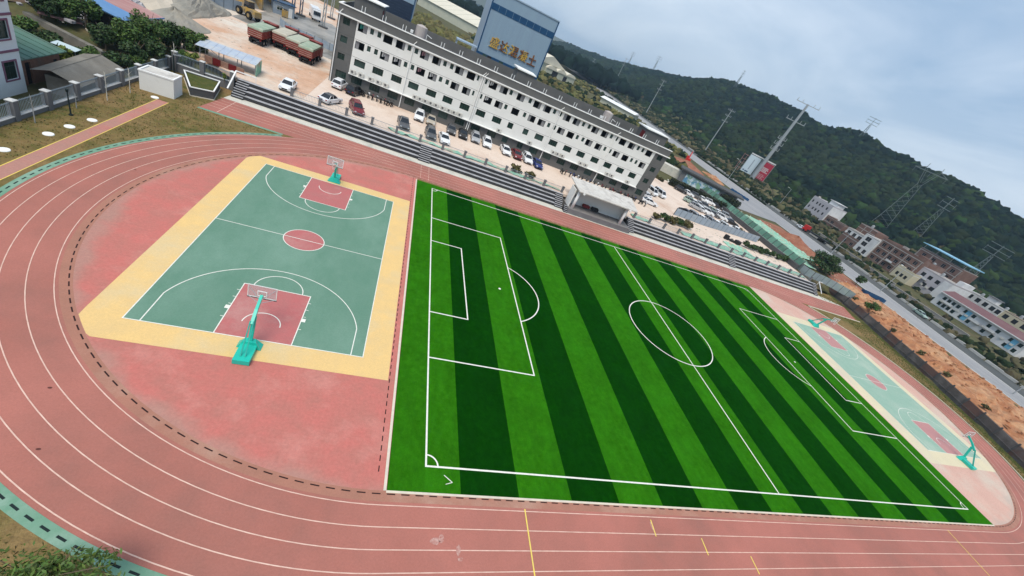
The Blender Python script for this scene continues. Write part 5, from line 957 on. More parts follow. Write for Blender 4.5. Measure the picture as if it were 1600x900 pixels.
# heaps
def heap(name, label, cx, cy, z, rx, ry, h, m, seed, rough=0.12, flat=0.0, n=36):
    r = np.random.default_rng(seed); V = []; Fs = []; ph = r.uniform(0, 6.28, 8)
    for j in range(11):
        q = j / 10
        for i in range(n):
            a = 2 * math.pi * i / n; w = 1 + 0.14 * math.sin(2 * a + ph[0]) + 0.09 * math.sin(3 * a + ph[1]) + 0.05 * math.sin(7 * a + ph[2])
            zz = h * (1 - q) ** (1.0 + flat) * (1 + 0.12 * math.sin(3 * a + ph[3])) + r.normal(0, rough * h * 0.25) * (0.1 < q < 0.98)
            V.append((rx * q * w * math.cos(a), ry * q * w * math.sin(a), max(zz, -0.2) if q < 1 else -0.25))
    for j in range(10):
        for i in range(n): Fs.append((j * n + i, j * n + (i + 1) % n, (j + 1) * n + (i + 1) % n, (j + 1) * n + i)[::-1])
    o = obj(name, MB().add(V, Fs), m, loc=(cx, cy, z)); tag(o, label, 'heap', 'heaps in the yard'); return o
M_rub = mat('rubble_grey', (0.42, 0.41, 0.42), (0.22, 0.21, 0.22), 1.6, 0.95, bump=1.0, bscale=2.5, detail=8, lo=0.42, hi=0.58); M_gravel = mat('gravel_grey', (0.23, 0.22, 0.19), (0.30, 0.28, 0.24), 0.6, 0.95, c3=(0.36, 0.31, 0.24), scale3=0.12, bump=0.5, bscale=3); M_sand = mat('sand_ochre', (0.42, 0.29, 0.15), (0.50, 0.40, 0.27), 0.3, 0.95, bump=0.4, bscale=2); M_palesand = mat('sand_pale', (0.56, 0.49, 0.40), (0.48, 0.42, 0.34), 0.25, 0.95, bump=0.4, bscale=2)
heap('rubble_heap', 'grey broken concrete rubble heap above the trees', -54.5, 70, 1.9, 6.5, 10, 2.6, M_rub, 1, 0.6)
heap('sand_heap', 'pale sand heap behind the blue shed', -54, 84, 1.9, 6, 11, 3.2, M_palesand, 2)
heap('gravel_heap', 'grey gravel cone right of the blue shed', -45.6, 75, 1.9, 4.2, 6, 2.3, M_gravel, 3, 0.05)
heap('sand_heap', 'ochre sand heap behind the gravel cone', -52.5, 93, 1.9, 4.5, 9, 3.8, M_sand, 4)
heap('gravel_heap', 'big grey green gravel heap left of the wheel loader', -48.6, 90, 1.9, 4.6, 10, 3.4, M_gravel, 5)
cr = np.random.default_rng(9); ck = MB()
for i in range(520):
    x = -54.5 + cr.normal(0, 2.8); y = 68 + cr.normal(0, 4.5); d = math.hypot((x + 54.5) / 6.5, (y - 70) / 10); s = cr.uniform(0.2, 0.75); ck.box(x, y, 1.9 + max(0, 2.6 * (1 - d)) + 0.15, s * 1.5, s, s * 0.5, cr.uniform(0, 3))
o = obj('rubble_chunks', ck, M_rub); o['kind'] = 'stuff'; o['label'] = 'loose concrete chunks strewn over the rubble heap'
bm_ = obj('black_pipe', MB().tube((-51.8, 57.6, 2.2), (-50.4, 60.0, 2.1), 0.25, n=10), M_trim); tag(bm_, 'thick black pipe lying below the rubble heap', 'pipe')
pk = thing('brick_pallets', 'reddish stacked boards left of the blue shed', 'stack', (-50.6, 57.2, 1.6), 0.4)
for k in range(6): obj('board', MB().box((k % 3) * 0.9 - 0.9, 0.3 * (k % 2), 0.15 + 0.16 * (k // 3), 2.2, 0.7, 0.12, 0.2 * k), M_rsheet, pk)
# canopy outside the fence
cp = thing('sheet_canopy', 'open canopy with blue grey translucent roof sheets outside the short fence', 'canopy', (-36.6, 61.2, 1.9), math.radians(5))
for k in range(4):
    for y in (0.2, 2.6): obj('post', MB().mm(2.4 * k - 0.05, 2.4 * k + 0.05, y - 0.05, y + 0.05, 0, 1.9), M_steel, cp)
M_trans = mat('translucent_sheet', (0.34, 0.40, 0.50), (0.44, 0.49, 0.55), 0.9, 0.4, c3=(0.50, 0.50, 0.48), scale3=0.5)
for k in range(8): obj('roof_sheet', MB().loft([[(0.98 * k - 0.4, -0.5, 1.78), (0.98 * k + 0.55, -0.5, 1.78), (0.98 * k + 0.55, 3.2, 2.1), (0.98 * k - 0.4, 3.2, 2.1)], [(0.98 * k - 0.4, -0.5, 1.82), (0.98 * k + 0.55, -0.5, 1.82), (0.98 * k + 0.55, 3.2, 2.14), (0.98 * k - 0.4, 3.2, 2.14)]]), M_trans, cp)
obj('end_panel', MB().mm(7.4, 7.45, -0.4, 3.1, 0.1, 1.9), M_net, cp); obj('truss', MB().beam((-0.4, 0.2, 1.7), (7.4, 0.2, 1.7), 0.08).beam((0, 0.2, 1.0), (1.2, 0.2, 1.7), 0.05).beam((2.4, 0.2, 1.0), (1.2, 0.2, 1.7), 0.05), M_steel, cp)
rd = thing('red_counter', 'row of dark red low panels under the canopy', 'counter', (-33, 60.3, 1.9), math.radians(-2))
for k in range(5): obj('panel', MB().mm(1.05 * k - 2.6, 1.05 * k - 1.6, -0.08, 0.08, 0, 0.95), M_door if k % 2 else M_brick, rd)
# batching yard: hoardings, columns, yellow bins
M_hoard = mat('hoarding_blue_grey', (0.26, 0.32, 0.39), (0.30, 0.36, 0.42), 0.8, 0.6, c3=(0.36, 0.40, 0.43), scale3=0.4)
def hoarding(label, pts, z, h, step=1.9, name='hoarding', group=None, m=None):
    t = thing(name, label, 'fence', (pts[0][0], pts[0][1], z), group=group); P = np.array(pts); D = np.r_[0, np.cumsum(np.hypot(*np.diff(P, axis=0).T))]; n = max(1, int(round(D[-1] / step)))
    S = [(float(np.interp(D[-1] * k / n, D, P[:, 0])), float(np.interp(D[-1] * k / n, D, P[:, 1]))) for k in range(n + 1)]
    for k in range(n):
        a, b = S[k], S[k + 1]; L = math.hypot(b[0] - a[0], b[1] - a[1]); an = math.atan2(b[1] - a[1], b[0] - a[0])
        p = MB(); p.mm(0.06, L - 0.06, -0.015, 0.015, 0.05, h)
        for i in range(5): p.mm(0.05 + (L - 0.1) * i / 5, 0.05 + (L - 0.1) * i / 5 + 0.06, -0.035, -0.0155, 0.06, h - 0.02)
        obj('panel', p, m or M_hoard, t, loc=(a[0] - pts[0][0], a[1] - pts[0][1], 0), rz=an); obj('post', MB().mm(-0.09, 0.09, 0.02, 0.1, 0, h + 0.05), M_dgrey, t, loc=(a[0] - pts[0][0], a[1] - pts[0][1], 0), rz=an)
    return t
hoarding('blue grey hoarding at the back of the gravel heaps', [(-52, 98), (-46.5, 102.6), (-45.2, 103.8)], 1.99, 2.2)
hoarding('low blue grey hoarding behind the dump trucks', [(-38.6, 108), (-36, 104), (-30.5, 103), (-24.5, 101.5)], 1.99, 1.6)
yb = thing('aggregate_bin', 'yellow walled aggregate bins under the dark conveyor roof', 'bin', (-47.5, 112, 1.99), math.radians(60))
for k in range(4): obj('divider', MB().mm(5.0 * k, 5.0 * k + 0.4, 0, 5.5, 0, 3.0), M_yell, yb)
obj('back_wall', MB().mm(0, 15.4, 5.5, 5.9, 0, 3.4), M_yell, yb); obj('gravel_fill', MB().loft([[(0.4, 0.5, 0.0), (15, 0.5, 0.0), (15, 5.4, 0.0), (0.4, 5.4, 0.0)], [(1.2, 3.2, 1.9), (14.2, 3.2, 1.9), (14.2, 5.3, 1.9), (1.2, 5.3, 1.9)]]), M_gravel, yb); obj('roof', MB().loft([[(-1, 1, 6.0), (17, 1, 6.0), (17, 7, 6.6), (-1, 7, 6.6)], [(-1, 1, 6.2), (17, 1, 6.2), (17, 7, 6.8), (-1, 7, 6.8)]]), M_brick, yb)
for k in range(4): obj('roof_post', MB().mm(5.1 * k + 0.1, 5.1 * k + 0.3, 5.95, 6.2, 0, 6.5), M_blue, yb)
cb_ = thing('control_cabin', 'small grey and white cabin between the yellow bins and steel columns', 'cabin', (-43.5, 120, 1.99), math.radians(30)); obj('body', MB().mm(0, 5, 0, 3, 0, 2.8), M_hoard, cb_); obj('roof', MB().mm(-0.3, 5.3, -0.3, 3.3, 2.8, 2.95), M_blue, cb_); obj('door', MB().mm(3.6, 4.5, -0.05, -0.01, 0, 2.1), M_wpaint, cb_); window(cb_, 0.8, 2.2, 1.0, 2.0, -0.07, 2, M_wpaint, M_wglass)
M_stb = mat('steel_blue', (0.06, 0.09, 0.14), (0.09, 0.12, 0.17), 1, 0.6)
for i, (x, y) in enumerate(((-40.2, 124.8), (-40.0, 132.4), (-33.2, 128.3), (-35.2, 150.0))):
    t = thing('steel_column', ['dark blue steel column of the plant, nearest the yellow bins', 'dark blue steel column of the plant, second beside the white lorry', 'pale steel column in the wet yard nearest the office block', 'pale steel column in the wet yard behind the nearest one'][i], 'column', (x, y, 1.99), group='steel columns in the plant yard')
    g = M_stb if i < 2 else M_steel; obj('post', MB().tube((-0.25, 0, 0), (-0.25, 0, 20), 0.16, n=6).tube((0.35, 0, 0), (0.35, 0, 20), 0.16, n=6), g, t); br = MB()
    for k in range(10): br.tube((-0.25, 0, 2.0 * k + 0.2), (0.35, 0, 2.0 * k + 1.8), 0.05, n=4)
    obj('lacing', br, g, t); obj('footing', MB().mm(-1, 1.2, -0.8, 0.8, 0, 0.35), M_dgrey, t)
ys = thing('yellow_guard', 'small yellow machine guard at the foot of the plant columns', 'machine', (-40.6, 119.5, 1.99), 0.3); obj('frame', MB().mm(-0.7, 0.7, -0.5, 0.5, 0.2, 1.7).mm(-0.6, -0.4, -0.4, -0.2, 0, 0.2).mm(0.4, 0.6, -0.4, -0.2, 0, 0.2), M_yell, ys); obj('drive_motor', MB().tube((-0.3, 0, 1.9), (0.5, 0, 1.9), 0.2, n=10), M_dgrey, ys)

# ------------------------------------------------------------------ road on the right
def xn(y): return float(np.interp(y, [-60, 30, 150, 244, 380, 550, 800, 1100, 1800], [124, 134, 147.5, 159, 170, 184, 205, 232, 300]))
def xf(y): return float(np.interp(y, [-60, 31, 55, 80, 110, 155, 259, 380, 550, 800, 1100, 1800], [134, 146.5, 151, 156, 161.5, 167, 178, 188, 200, 218, 243, 310]))
ysamp = [-60, -30, 0] + list(np.arange(10, 300, 10)) + list(np.arange(300, 1100, 40)) + [1100, 1400, 1800]
def lane(f0, f1, z):
    mb = MB(); V = [(f0(y), y, z) for y in ysamp] + [(f1(y), y, z) for y in ysamp]; n = len(ysamp); return mb.add(V, [(i, n + i, n + i + 1, i + 1) for i in range(n - 1)])
rd_ = struct('road', lane(xn, xf, 2.0), M_road); struct('road_dark_lane', lane(xf, lambda y: xf(y) + 8.6, 2.006), M_asph, parent=rd_)
for off in (0.35,): obj('edge_line', lane(lambda y: xn(y) + off, lambda y: xn(y) + off + 0.25, 2.008), M_line, rd_)
obj('edge_line', lane(lambda y: xf(y) - 0.6, lambda y: xf(y) - 0.35, 2.008), M_line, rd_)
M_fence_c = mat('barrier_concrete', (0.36, 0.36, 0.34), (0.28, 0.28, 0.27), 0.5, 0.9)
bar = thing('road_barrier', 'low pale concrete barrier of separate lengths along the far side of the road', 'barrier', (xf(0) + 8.8, 0, 2.0)); y = 8
while y < 360:
    L = 9.0 if y < 150 else 18.0; a = (xf(y) + 8.9, y); b = (xf(y + L - 0.8) + 8.9, y + L - 0.8); bx0 = xf(0) + 8.8
    obj('barrier_length', MB().loft([[(a[0] - bx0, a[1], 0), (a[0] - bx0 + 1.4, a[1], 0), (a[0] - bx0 + 1.2, a[1], 0.6), (a[0] - bx0 + 0.2, a[1], 0.6)], [(b[0] - bx0, b[1], 0), (b[0] - bx0 + 1.4, b[1], 0), (b[0] - bx0 + 1.2, b[1], 0.6), (b[0] - bx0 + 0.2, b[1], 0.6)]]), M_fence_c, bar); y += L
# ramp from the school gate down to the road
sheet('gate_road', [(99, 118), (104, 108), (118, 114), (134, 116), (148, 118), (148.5, 150), (130, 145), (112, 132)], 2.012, M_road)
# dirt bank between the school wall and the road
r = np.random.default_rng(21); V = []; ny_, nx_ = 64, 14; ys_ = np.linspace(-8, 64, ny_)
for j, y in enumerate(ys_):
    x0, x1 = xw(y) + 0.25, xn(y) + 0.2
    for i in range(nx_):
        q = i / (nx_ - 1); zz = np.interp(q, [0, 0.12, 0.3, 0.55, 0.8, 1], [2.15, 2.5, 3.1, 2.75, 2.2, 1.97]) * (1.0) + (r.normal(0, 0.26) if 0 < i < nx_ - 1 else 0) + 0.22 * math.sin(y * 0.5 + q * 5) * (0.1 < q < 0.8)
        V.append((x0 + (x1 - x0) * q, y, zz))
bank = MB().add(V, [(j * nx_ + i, j * nx_ + i + 1, (j + 1) * nx_ + i + 1, (j + 1) * nx_ + i) for j in range(ny_ - 1) for i in range(nx_ - 1)]); struct('dirt_bank', bank, M_bank)
# retaining wall with posts on the school side
M_rwall = mat('retaining_wall', (0.135, 0.115, 0.105), (0.10, 0.088, 0.08), 0.6, 0.95, c3=(0.18, 0.165, 0.155), scale3=0.35, lo3=0.48, hi3=0.64)
M_rwallb = mat('retaining_wall_red', (0.17, 0.095, 0.075), (0.12, 0.08, 0.07), 0.6, 0.95, c3=(0.14, 0.13, 0.125), scale3=0.35, lo3=0.48, hi3=0.64)
rw_ = thing('retaining_wall', 'dark stained retaining wall with posts below the orange dirt bank', 'wall', (xw(20), 20, 0)); ox, oy = xw(20), 20; y = -6.0; i = 0
while y < 61:
    y2 = min(y + 3.4, 61.5); a, b = (xw(y) - ox, y - oy), (xw(y2) - ox, y2 - oy); d = Vector((b[0] - a[0], b[1] - a[1])); n = Vector((d.y, -d.x)).normalized()
    obj('wall_bay', MB().loft([[(a[0], a[1], 0), (b[0], b[1], 0), (b[0] + n.x * .35, b[1] + n.y * .35, 0), (a[0] + n.x * .35, a[1] + n.y * .35, 0)], [(a[0], a[1], 2.1), (b[0], b[1], 2.1), (b[0] + n.x * .3, b[1] + n.y * .3, 2.1), (a[0] + n.x * .3, a[1] + n.y * .3, 2.1)]]), M_rwallb if i % 3 == 1 else M_rwall, rw_)
    obj('post', MB().mm(a[0] - 0.13, a[0] + 0.13, a[1] - 0.12, a[1] + 0.12, 0, 2.45), M_dgrey, rw_); obj('rail', MB().beam((a[0] - 0.1, a[1], 0.75), (b[0] - 0.1, b[1], 0.75), 0.1, 0.12), M_rwall, rw_)
    y = y2; i += 1
struct('lawn_edge', MB().ribbon([(xw(y) - 1.0, y) for y in np.linspace(-5, 60, 20)], 1.8, 0.01), M_grass)
for i, y in enumerate((54.5, 49.5, 42, 34, 27.5, 19)):
    tree('wall_bush', ['bushy tree on the dirt bank above the wall, nearest the bleachers', 'small green tree on the dirt bank behind the hoop', 'yellowing bush on the wall, third from the bleachers', 'yellowing bush on the wall, fourth from the bleachers', 'low bush on the wall, fifth from the bleachers', 'low bush on the wall nearest the right frame edge'][i], 'bush', xw(y) + 1.2, y, 2.2, [1.2, 3.4, 1.2, 1.3, 1.1, 1.1][i], [(0.8, 0.8, 0.6), (2.0, 2.0, 1.6), (0.8, 0.8, 0.6), (0.9, 0.9, 0.7), (0.8, 0.9, 0.5), (0.7, 0.9, 0.5)][i], [250, 1500, 260, 300, 250, 250][i], 0.2, M_leafo if i != 1 else M_leaf, 'bushes on the dirt bank', 0.05)
# hoardings, netting and walls round the right lot
hoarding('row of blue grey hoarding panels in front of the right lot', [(62.4, 72.3), (73, 72.6), (81.1, 74.0), (95.5, 75.8)], 2.0, 1.9, 1.75)
hoarding('curved pale hoarding at the right end of the bleachers', [(104.2, 70.5), (101.9, 66.2), (101.8, 63.3), (103.2, 61.0), (106, 60.8), (109.5, 59.6), (112.4, 56.8), (112.8, 55)], 1.9, 2.0, 1.75, m=mat('hoarding_pale', (0.27, 0.32, 0.34), (0.22, 0.27, 0.28), 0.6, 0.7, c3=(0.30, 0.38, 0.35), scale3=0.4))
gw = thing('netted_wall', 'dark wall topped with green mesh panels beside the right lot', 'wall', (100.5, 64, 2.0)); n = 22
for k in range(n):
    y = 2.35 * k; x = 0.012 * y
    obj('base_wall', MB().mm(x - 0.9, x + 0.2, y, y + 2.349, -0.5, 1.3), M_dgrey, gw); obj('post', MB().beam((x + 0.2, y, 1.3), (x + 0.9, y, 3.0), 0.14), M_stb if False else M_dgrey, gw)
    obj('mesh_panel', MB().loft([[(x + 0.26, y + 0.1, 1.35), (x + 0.29, y + 0.1, 1.33), (x + 0.29, y + 2.25, 1.33), (x + 0.26, y + 2.25, 1.35)], [(x + 0.86, y + 0.1, 2.9), (x + 0.89, y + 0.1, 2.88), (x + 0.89, y + 2.25, 2.88), (x + 0.86, y + 2.25, 2.9)]]), mat('mesh_panel_green%d' % (k % 3), tuple(c * (0.8 + 0.22 * (k % 3)) for c in (0.09, 0.20, 0.15)), tuple(c * (0.8 + 0.2 * (k % 3)) for c in (0.14, 0.26, 0.20)), 0.8, 0.8, spec=0.1), gw)
def zs(x, y): return 2.0 + 0.9 * max(0, 1 - abs(x - 106) / 8)
netting('ground_netting', 102, 117, 70, 112, 2.0, 8, zs); netting('ground_netting', 117, 126, 78, 108, 2.0, 9, lambda x, y: 2.0 + 0.4 * math.sin(x) * 0.2)
sheet('red_soil', [(117, 62), (134, 62), (138, 75), (141, 112), (136, 112), (126, 110), (124, 80)], 2.02, M_soil)
heap('soil_heap', 'dark red soil heap beside the road right of the netting', 133, 96, 2.0, 6, 11, 2.2, M_soil, 12)
heap('soil_heap', 'red soil heap behind the gatehouse', 131, 172, 2.0, 8, 12, 1.8, M_soil, 13)
heap('soil_heap', 'orange soil heap by the ramp end beside the road', 143, 164, 2.0, 4, 9, 1.4, M_bank, 14)
tr_ = thing('blue_trough', 'long dark blue metal trough on the dirt bank by the road', 'trough', (133.3, 63.2, 2.3), math.radians(-18))
for s in (-0.7, 0.7): obj('side', MB().mm(-3.6, 3.6, s - 0.05, s + 0.05, 0, 0.9), M_blue, tr_)
obj('floor', MB().mm(-3.6, 3.6, -0.64, 0.64, 0, 0.08), M_navy, tr_); obj('end', MB().mm(-3.7, -3.6, -0.7, 0.7, 0, 0.9).mm(3.6, 3.7, -0.7, 0.7, 0, 0.9), M_blue, tr_)
tr_ = thing('blue_trough', 'short dark blue metal trough beside the red soil heap', 'trough', (137.5, 98.5, 2.05), math.radians(-75)); obj('side', MB().mm(-2.6, 2.6, -0.5, -0.4, 0, 0.7).mm(-2.6, 2.6, 0.4, 0.5, 0, 0.7), M_blue, tr_); obj('floor', MB().mm(-2.6, 2.6, -0.38, 0.38, 0, 0.08), M_navy, tr_)
tr_ = thing('blue_barrier', 'row of dark blue water barriers at the ramp end', 'barrier', (144.5, 151, 2.02), math.radians(-78))
for k in range(6): obj('block', MB().loft([[(1.9 * k, -0.4, 0), (1.9 * k + 1.7, -0.4, 0), (1.9 * k + 1.7, 0.4, 0), (1.9 * k, 0.4, 0)], [(1.9 * k + 0.1, -0.15, 1.0), (1.9 * k + 1.6, -0.15, 1.0), (1.9 * k + 1.6, 0.15, 1.0), (1.9 * k + 0.1, 0.15, 1.0)]]), M_blue, tr_)
ex = thing('excavator', 'red excavator with raised boom behind the right end of the office block', 'excavator', (133, 177, 2.2), math.radians(60)); M_exr = mat('machine_red', (0.45, 0.02, 0.015), rough=0.5)
for s in (-1.1, 1.1): obj('track', MB().mm(-1.9, 1.9, s - 0.3, s + 0.3, 0, 0.8), M_trim, ex)
obj('body', MB().mm(-1.8, 1.2, -1.2, 1.2, 0.9, 2.3), M_exr, ex); obj('cab', MB().mm(0.0, 1.4, 0.2, 1.2, 2.3, 3.3), M_exr, ex); obj('boom', MB().beam((1.0, -0.3, 1.8), (3.6, -0.3, 5.5), 0.4, 0.6).beam((3.6, -0.3, 5.5), (5.6, -0.3, 2.6), 0.3, 0.45), M_exr, ex); obj('bucket', MB().loft([[(5.2, -0.8, 1.2), (6.2, -0.8, 1.4), (5.9, -0.8, 2.6), (5.4, -0.8, 2.6)], [(5.2, 0.2, 1.2), (6.2, 0.2, 1.4), (5.9, 0.2, 2.6), (5.4, 0.2, 2.6)]]), M_trim, ex)
# gatehouse with mural, hedge, dark cube
gt = thing('gatehouse', 'flat roofed grey gatehouse with a blue painted panel', 'gatehouse', (93, 121, 2.0), math.radians(-32))
obj('wall', MB().mm(0, 22, 0, 6, 0, 4.2), M_pillar, gt); obj('roof', MB().mm(-1, 24, -1, 7, 4.2, 4.7), M_dgrey, gt); obj('lower_wing', MB().mm(-9, 0, 1, 6, 0, 3.0), M_conc, gt)
M_mural = mat('mural_print', (0.62, 0.70, 0.74), (0.10, 0.26, 0.42), 0.5, 0.6, c3=(0.22, 0.38, 0.26), scale3=0.4, lo3=0.5, hi3=0.56, lo=0.46, hi=0.56); obj('mural', MB().mm(2.0, 15.5, -0.12, -0.02, 0.4, 3.4), M_mural, gt)
obj('doorway', MB().mm(16.2, 18.0, -0.1, -0.02, 0, 2.8), M_void, gt); obj('window_opening', MB().mm(19, 21, -0.1, -0.02, 1.2, 2.6), M_wglass, gt)
sheet('gate_pavement', [(82, 109), (104, 100.5), (106, 104.5), (85, 115)], 2.02, M_conc)
M_hedge = mat('hedge_leaf', (0.028, 0.036, 0.016), rough=0.8, island=0.5)
def hedge(label, p0, p1, w, h, z, n, m, leaf=0.28):
    t = thing('hedge', label, 'hedge', (p0[0], p0[1], z), math.atan2(p1[1] - p0[1], p1[0] - p0[0])); L = math.hypot(p1[0] - p0[0], p1[1] - p0[1])
    obj('core', MB().mm(0.2, L - 0.2, -w * 0.36, w * 0.36, 0, h * 0.82), mat('hedge_core', (0.012, 0.016, 0.008), rough=1.0), t); r = np.random.default_rng(int(L * 10)); p = np.stack([r.uniform(0, L, n), r.uniform(-w / 2, w / 2, n), r.uniform(0.05, h, n)], 1)
    a = r.normal(0, 1, (n, 3)); a /= np.linalg.norm(a, axis=1)[:, None]; b = np.cross(a, r.normal(0, 1, (n, 3))); b /= np.linalg.norm(b, axis=1)[:, None]; s = leaf * r.uniform(0.6, 1.3, (n, 1)); v = np.stack([p - a * s, p + b * s * .6, p + a * s, p - b * s * .6], 1).reshape(-1, 3)
    obj('foliage', np_mesh('foliage', v, np.arange(4 * n).reshape(-1, 4), m), m, t); return t
hedge('dark clipped hedge along the back row of cars in the right lot', (80.5, 106.8), (103.2, 100.6), 2.2, 2.4, 2.0, 2600, M_hedge)
hedge('square dark hedge block at the end of the clipped hedge', (105.6, 106.4), (111.6, 109.6), 6.0, 3.6, 2.0, 2400, M_hedge)
hedge('small rust coloured hedge at the corner of the lot by the block', (74.0, 112.5), (78.0, 106.2), 1.4, 1.0, 2.0, 500, M_leafo)
hedge('long green hedge strip in the middle of the road', (xf(150) + 1.2, 150), (xf(230) + 1.2, 230), 1.2, 0.8, 2.0, 1500, M_leafd)
sh_ = [(15.6, 60.2, 1.7, 1.0, 'grassy shrub above the left bleachers near the stage'), (18.8, 59.6, 1.6, 0.9, 'grassy shrub nearest the stage above the left bleachers')]
for i, (x, y, h, r_, lb) in enumerate(sh_): tree('shrub', lb, 'shrub', x, y, 2.0, h, (r_ * 1.6, r_, h * 0.5), 420, 0.26, M_leafo, 'shrubs above the bleachers', 0.04)
for i, x in enumerate((51.5, 54, 56.5, 59, 61.5)): tree('shrub', 'dark leafy shrub in the row before the blue hoarding, %s from the left' % o7[i], 'shrub', x, 63.4 + 0.35 * i, 2.0, 2.0, (1.7, 1.3, 1.0), 800, 0.24, M_leafd if i % 2 else M_leafo, 'shrubs before the hoarding', 0.05, seed=i)
for i, x in enumerate((83.5, 86, 88.5, 91, 93.5, 96, 98.5)): tree('shrub', 'dark leafy shrub in the row at the hoarding end, %s from the left' % o7[i], 'shrub', x, 66.6 + 0.1 * i, 2.0, 1.9, (1.7, 1.3, 0.95), 700, 0.24, M_leafd, 'shrubs at the hoarding end', 0.05, seed=20 + i)
for i, (x, y) in enumerate(((92.5, 79.8), (94.5, 78.6), (96.4, 77.6))): tree('shrub', 'yellowing shrub by the dark netted wall, %s from the lot' % o7[i], 'shrub', x, y, 2.0, 1.3, (1.3, 1.1, 0.7), 420, 0.22, M_leafo, 'yellowing shrubs by the wall', 0.04)
tree('bushy_tree', 'big round bushy tree beside the road at the end of the bleachers', 'tree', 118.5, 71.0, 2.0, 6.2, (5.6, 5.0, 3.1), 5200, 0.3, M_leafd, trunk=0.3, clumps=18, limbs=7)
tree('bushy_tree', 'small spiky tree by the road below the round bushy tree', 'tree', 135, 70.5, 2.0, 3.4, (1.6, 1.6, 1.2), 500, 0.4, M_leafd, trunk=0.1)
stk = obj('scrap_pile', MB().box(78.5, 67.6, 2.25, 3.5, 0.8, 0.5, -0.2).box(80.5, 67.0, 2.5, 1.6, 1.2, 0.9, 0.3).box(77.2, 67.9, 2.6, 1.0, 0.9, 1.1, 0.1).tube((76, 67.2, 2.2), (80, 68.4, 2.5), 0.1), M_trim); tag(stk, 'dark scrap heap on the pale ground before the hoarding', 'scrap')

fl = thing('flatbed_lorry', 'red cab lorry with a long dark flatbed on the far road', 'truck', (169.2, 119.5, 2.03), math.radians(190))
obj('cab', MB().loft([[(-1.2, -5.6, 0.6), (1.2, -5.6, 0.6), (1.2, -3.4, 0.6), (-1.2, -3.4, 0.6)], [(-1.1, -5.4, 2.9), (1.1, -5.4, 2.9), (1.1, -3.4, 2.9), (-1.1, -3.4, 2.9)]]), M_exr, fl); obj('windscreen', MB().mm(-1.0, 1.0, -5.62, -5.5, 1.6, 2.5), M_cglass, fl)
obj('flatbed', MB().mm(-1.2, 1.2, -3.2, 6.5, 0.95, 1.5), M_trim, fl)
for x in (-1.0, 1.0):
    for y in (-4.6, 3.2, 4.5): obj('wheel', MB().tube((x - 0.2, y, 0.5), (x + 0.2, y, 0.5), 0.5, n=12), M_tyre, fl)
# ------------------------------------------------------------------ buildings across the road
M_bwh = mat('far_white', (0.66, 0.66, 0.66), (0.60, 0.60, 0.60), 0.3, 0.85, c3=(0.50, 0.50, 0.50), scale3=0.15); M_lil = mat('far_lilac', (0.42, 0.40, 0.43), (0.46, 0.44, 0.46), 0.3, 0.85); M_fbrick = mat('far_brick', (0.150, 0.085, 0.068), (0.19, 0.115, 0.09), 0.5, 0.95, c3=(0.21, 0.15, 0.125), scale3=0.2); M_fconc = mat('far_concrete', (0.36, 0.33, 0.30), (0.30, 0.28, 0.26), 0.4, 0.95); M_fyel = mat('far_cream', (0.52, 0.47, 0.34), rough=0.9); M_maroon = mat('maroon_roof', (0.15, 0.075, 0.08), (0.18, 0.10, 0.10), 0.3, 0.8)
def far_block(name, label, x, y1, y0, depth, h, rows, m, roofm, zb=2.0, glass=M_void, frames=True, cat='building', bands=None, parapet=0.6, sidem=None, rail=None):
    """block whose long face looks at the road (towards -x); rows = [(z0, z1, [(s0, s1), ...])] with s running from y1 towards y0"""
    L = y1 - y0; t = thing(name, label, cat, (x, y1, zb), -math.pi / 2); ops = [(a, b, z0, z1) for z0, z1, w in rows for a, b in w]
    f = MB(); wall(f, 0, L, 0, h, ops, 0, 0.35); obj('front_wall', f, m, t); sm = sidem or m
    obj('end_wall', MB().mm(-0.25, 0, 0.01, depth, 0, h), sm, t); obj('end_wall', MB().mm(L, L + 0.25, 0.01, depth, 0, h), sm, t); obj('back_wall', MB().mm(0, L, depth - 0.25, depth, 0, h), m, t); obj('roof', MB().mm(-0.24, L + 0.24, 0.02, depth, h, h + 0.2), roofm, t)
    if parapet: obj('parapet', MB().mm(-0.25, L + 0.25, 0.0, 0.3, h + 0.2, h + 0.2 + parapet).mm(-0.25, 0.05, 0.3, depth, h + 0.2, h + 0.2 + parapet).mm(L - 0.05, L + 0.25, 0.3, depth, h + 0.2, h + 0.2 + parapet), m, t)
    for a, b, c, d in ops: window(t, a, b, c, d, 0.2, 2, M_frame if frames else M_fconc, glass, bar=0.08, transom=False)
    for z in bands or []: obj('floor_band', MB().mm(-0.27, L + 0.27, -0.1, -0.01, z, z + 0.35), M_fconc, t)
    return t
cols = lambda cs, w: [(c - w / 2, c + w / 2) for c in cs]
b_ = far_block('white_villa', 'isolated pale four storey house on the slope across the road', 232, 185.2, 170.6, 12, 10.4, [(z, z + 1.5, cols([1.2, 4.4, 6.6, 8.8, 12.1], 1.1)) for z in (0.5, 4.1, 7.6)], M_lil, M_bwh, sidem=M_bwh); obj('roof_room', MB().mm(8.5, 14, 3, 9, 10.6, 13.2), M_bwh, b_); obj('roof_room_slab', MB().mm(8, 14.6, 2.4, 9.8, 13.2, 13.5), M_bwh, b_); obj('water_tank', MB().tube((1.5, 2, 10.6), (1.5, 2, 12), 0.7, n=12), M_tank, b_)
far_block('brick_annex', 'two storey unfinished brick annex beside the pale house', 233, 170.2, 158.0, 9, 5.2, [(0.4, 1.9, cols([2, 6.2], 1.8)), (2.9, 4.4, cols([2.0, 5.0], 2.0))], M_fbrick, M_fconc, frames=False, bands=(2.4,), parapet=0.5)
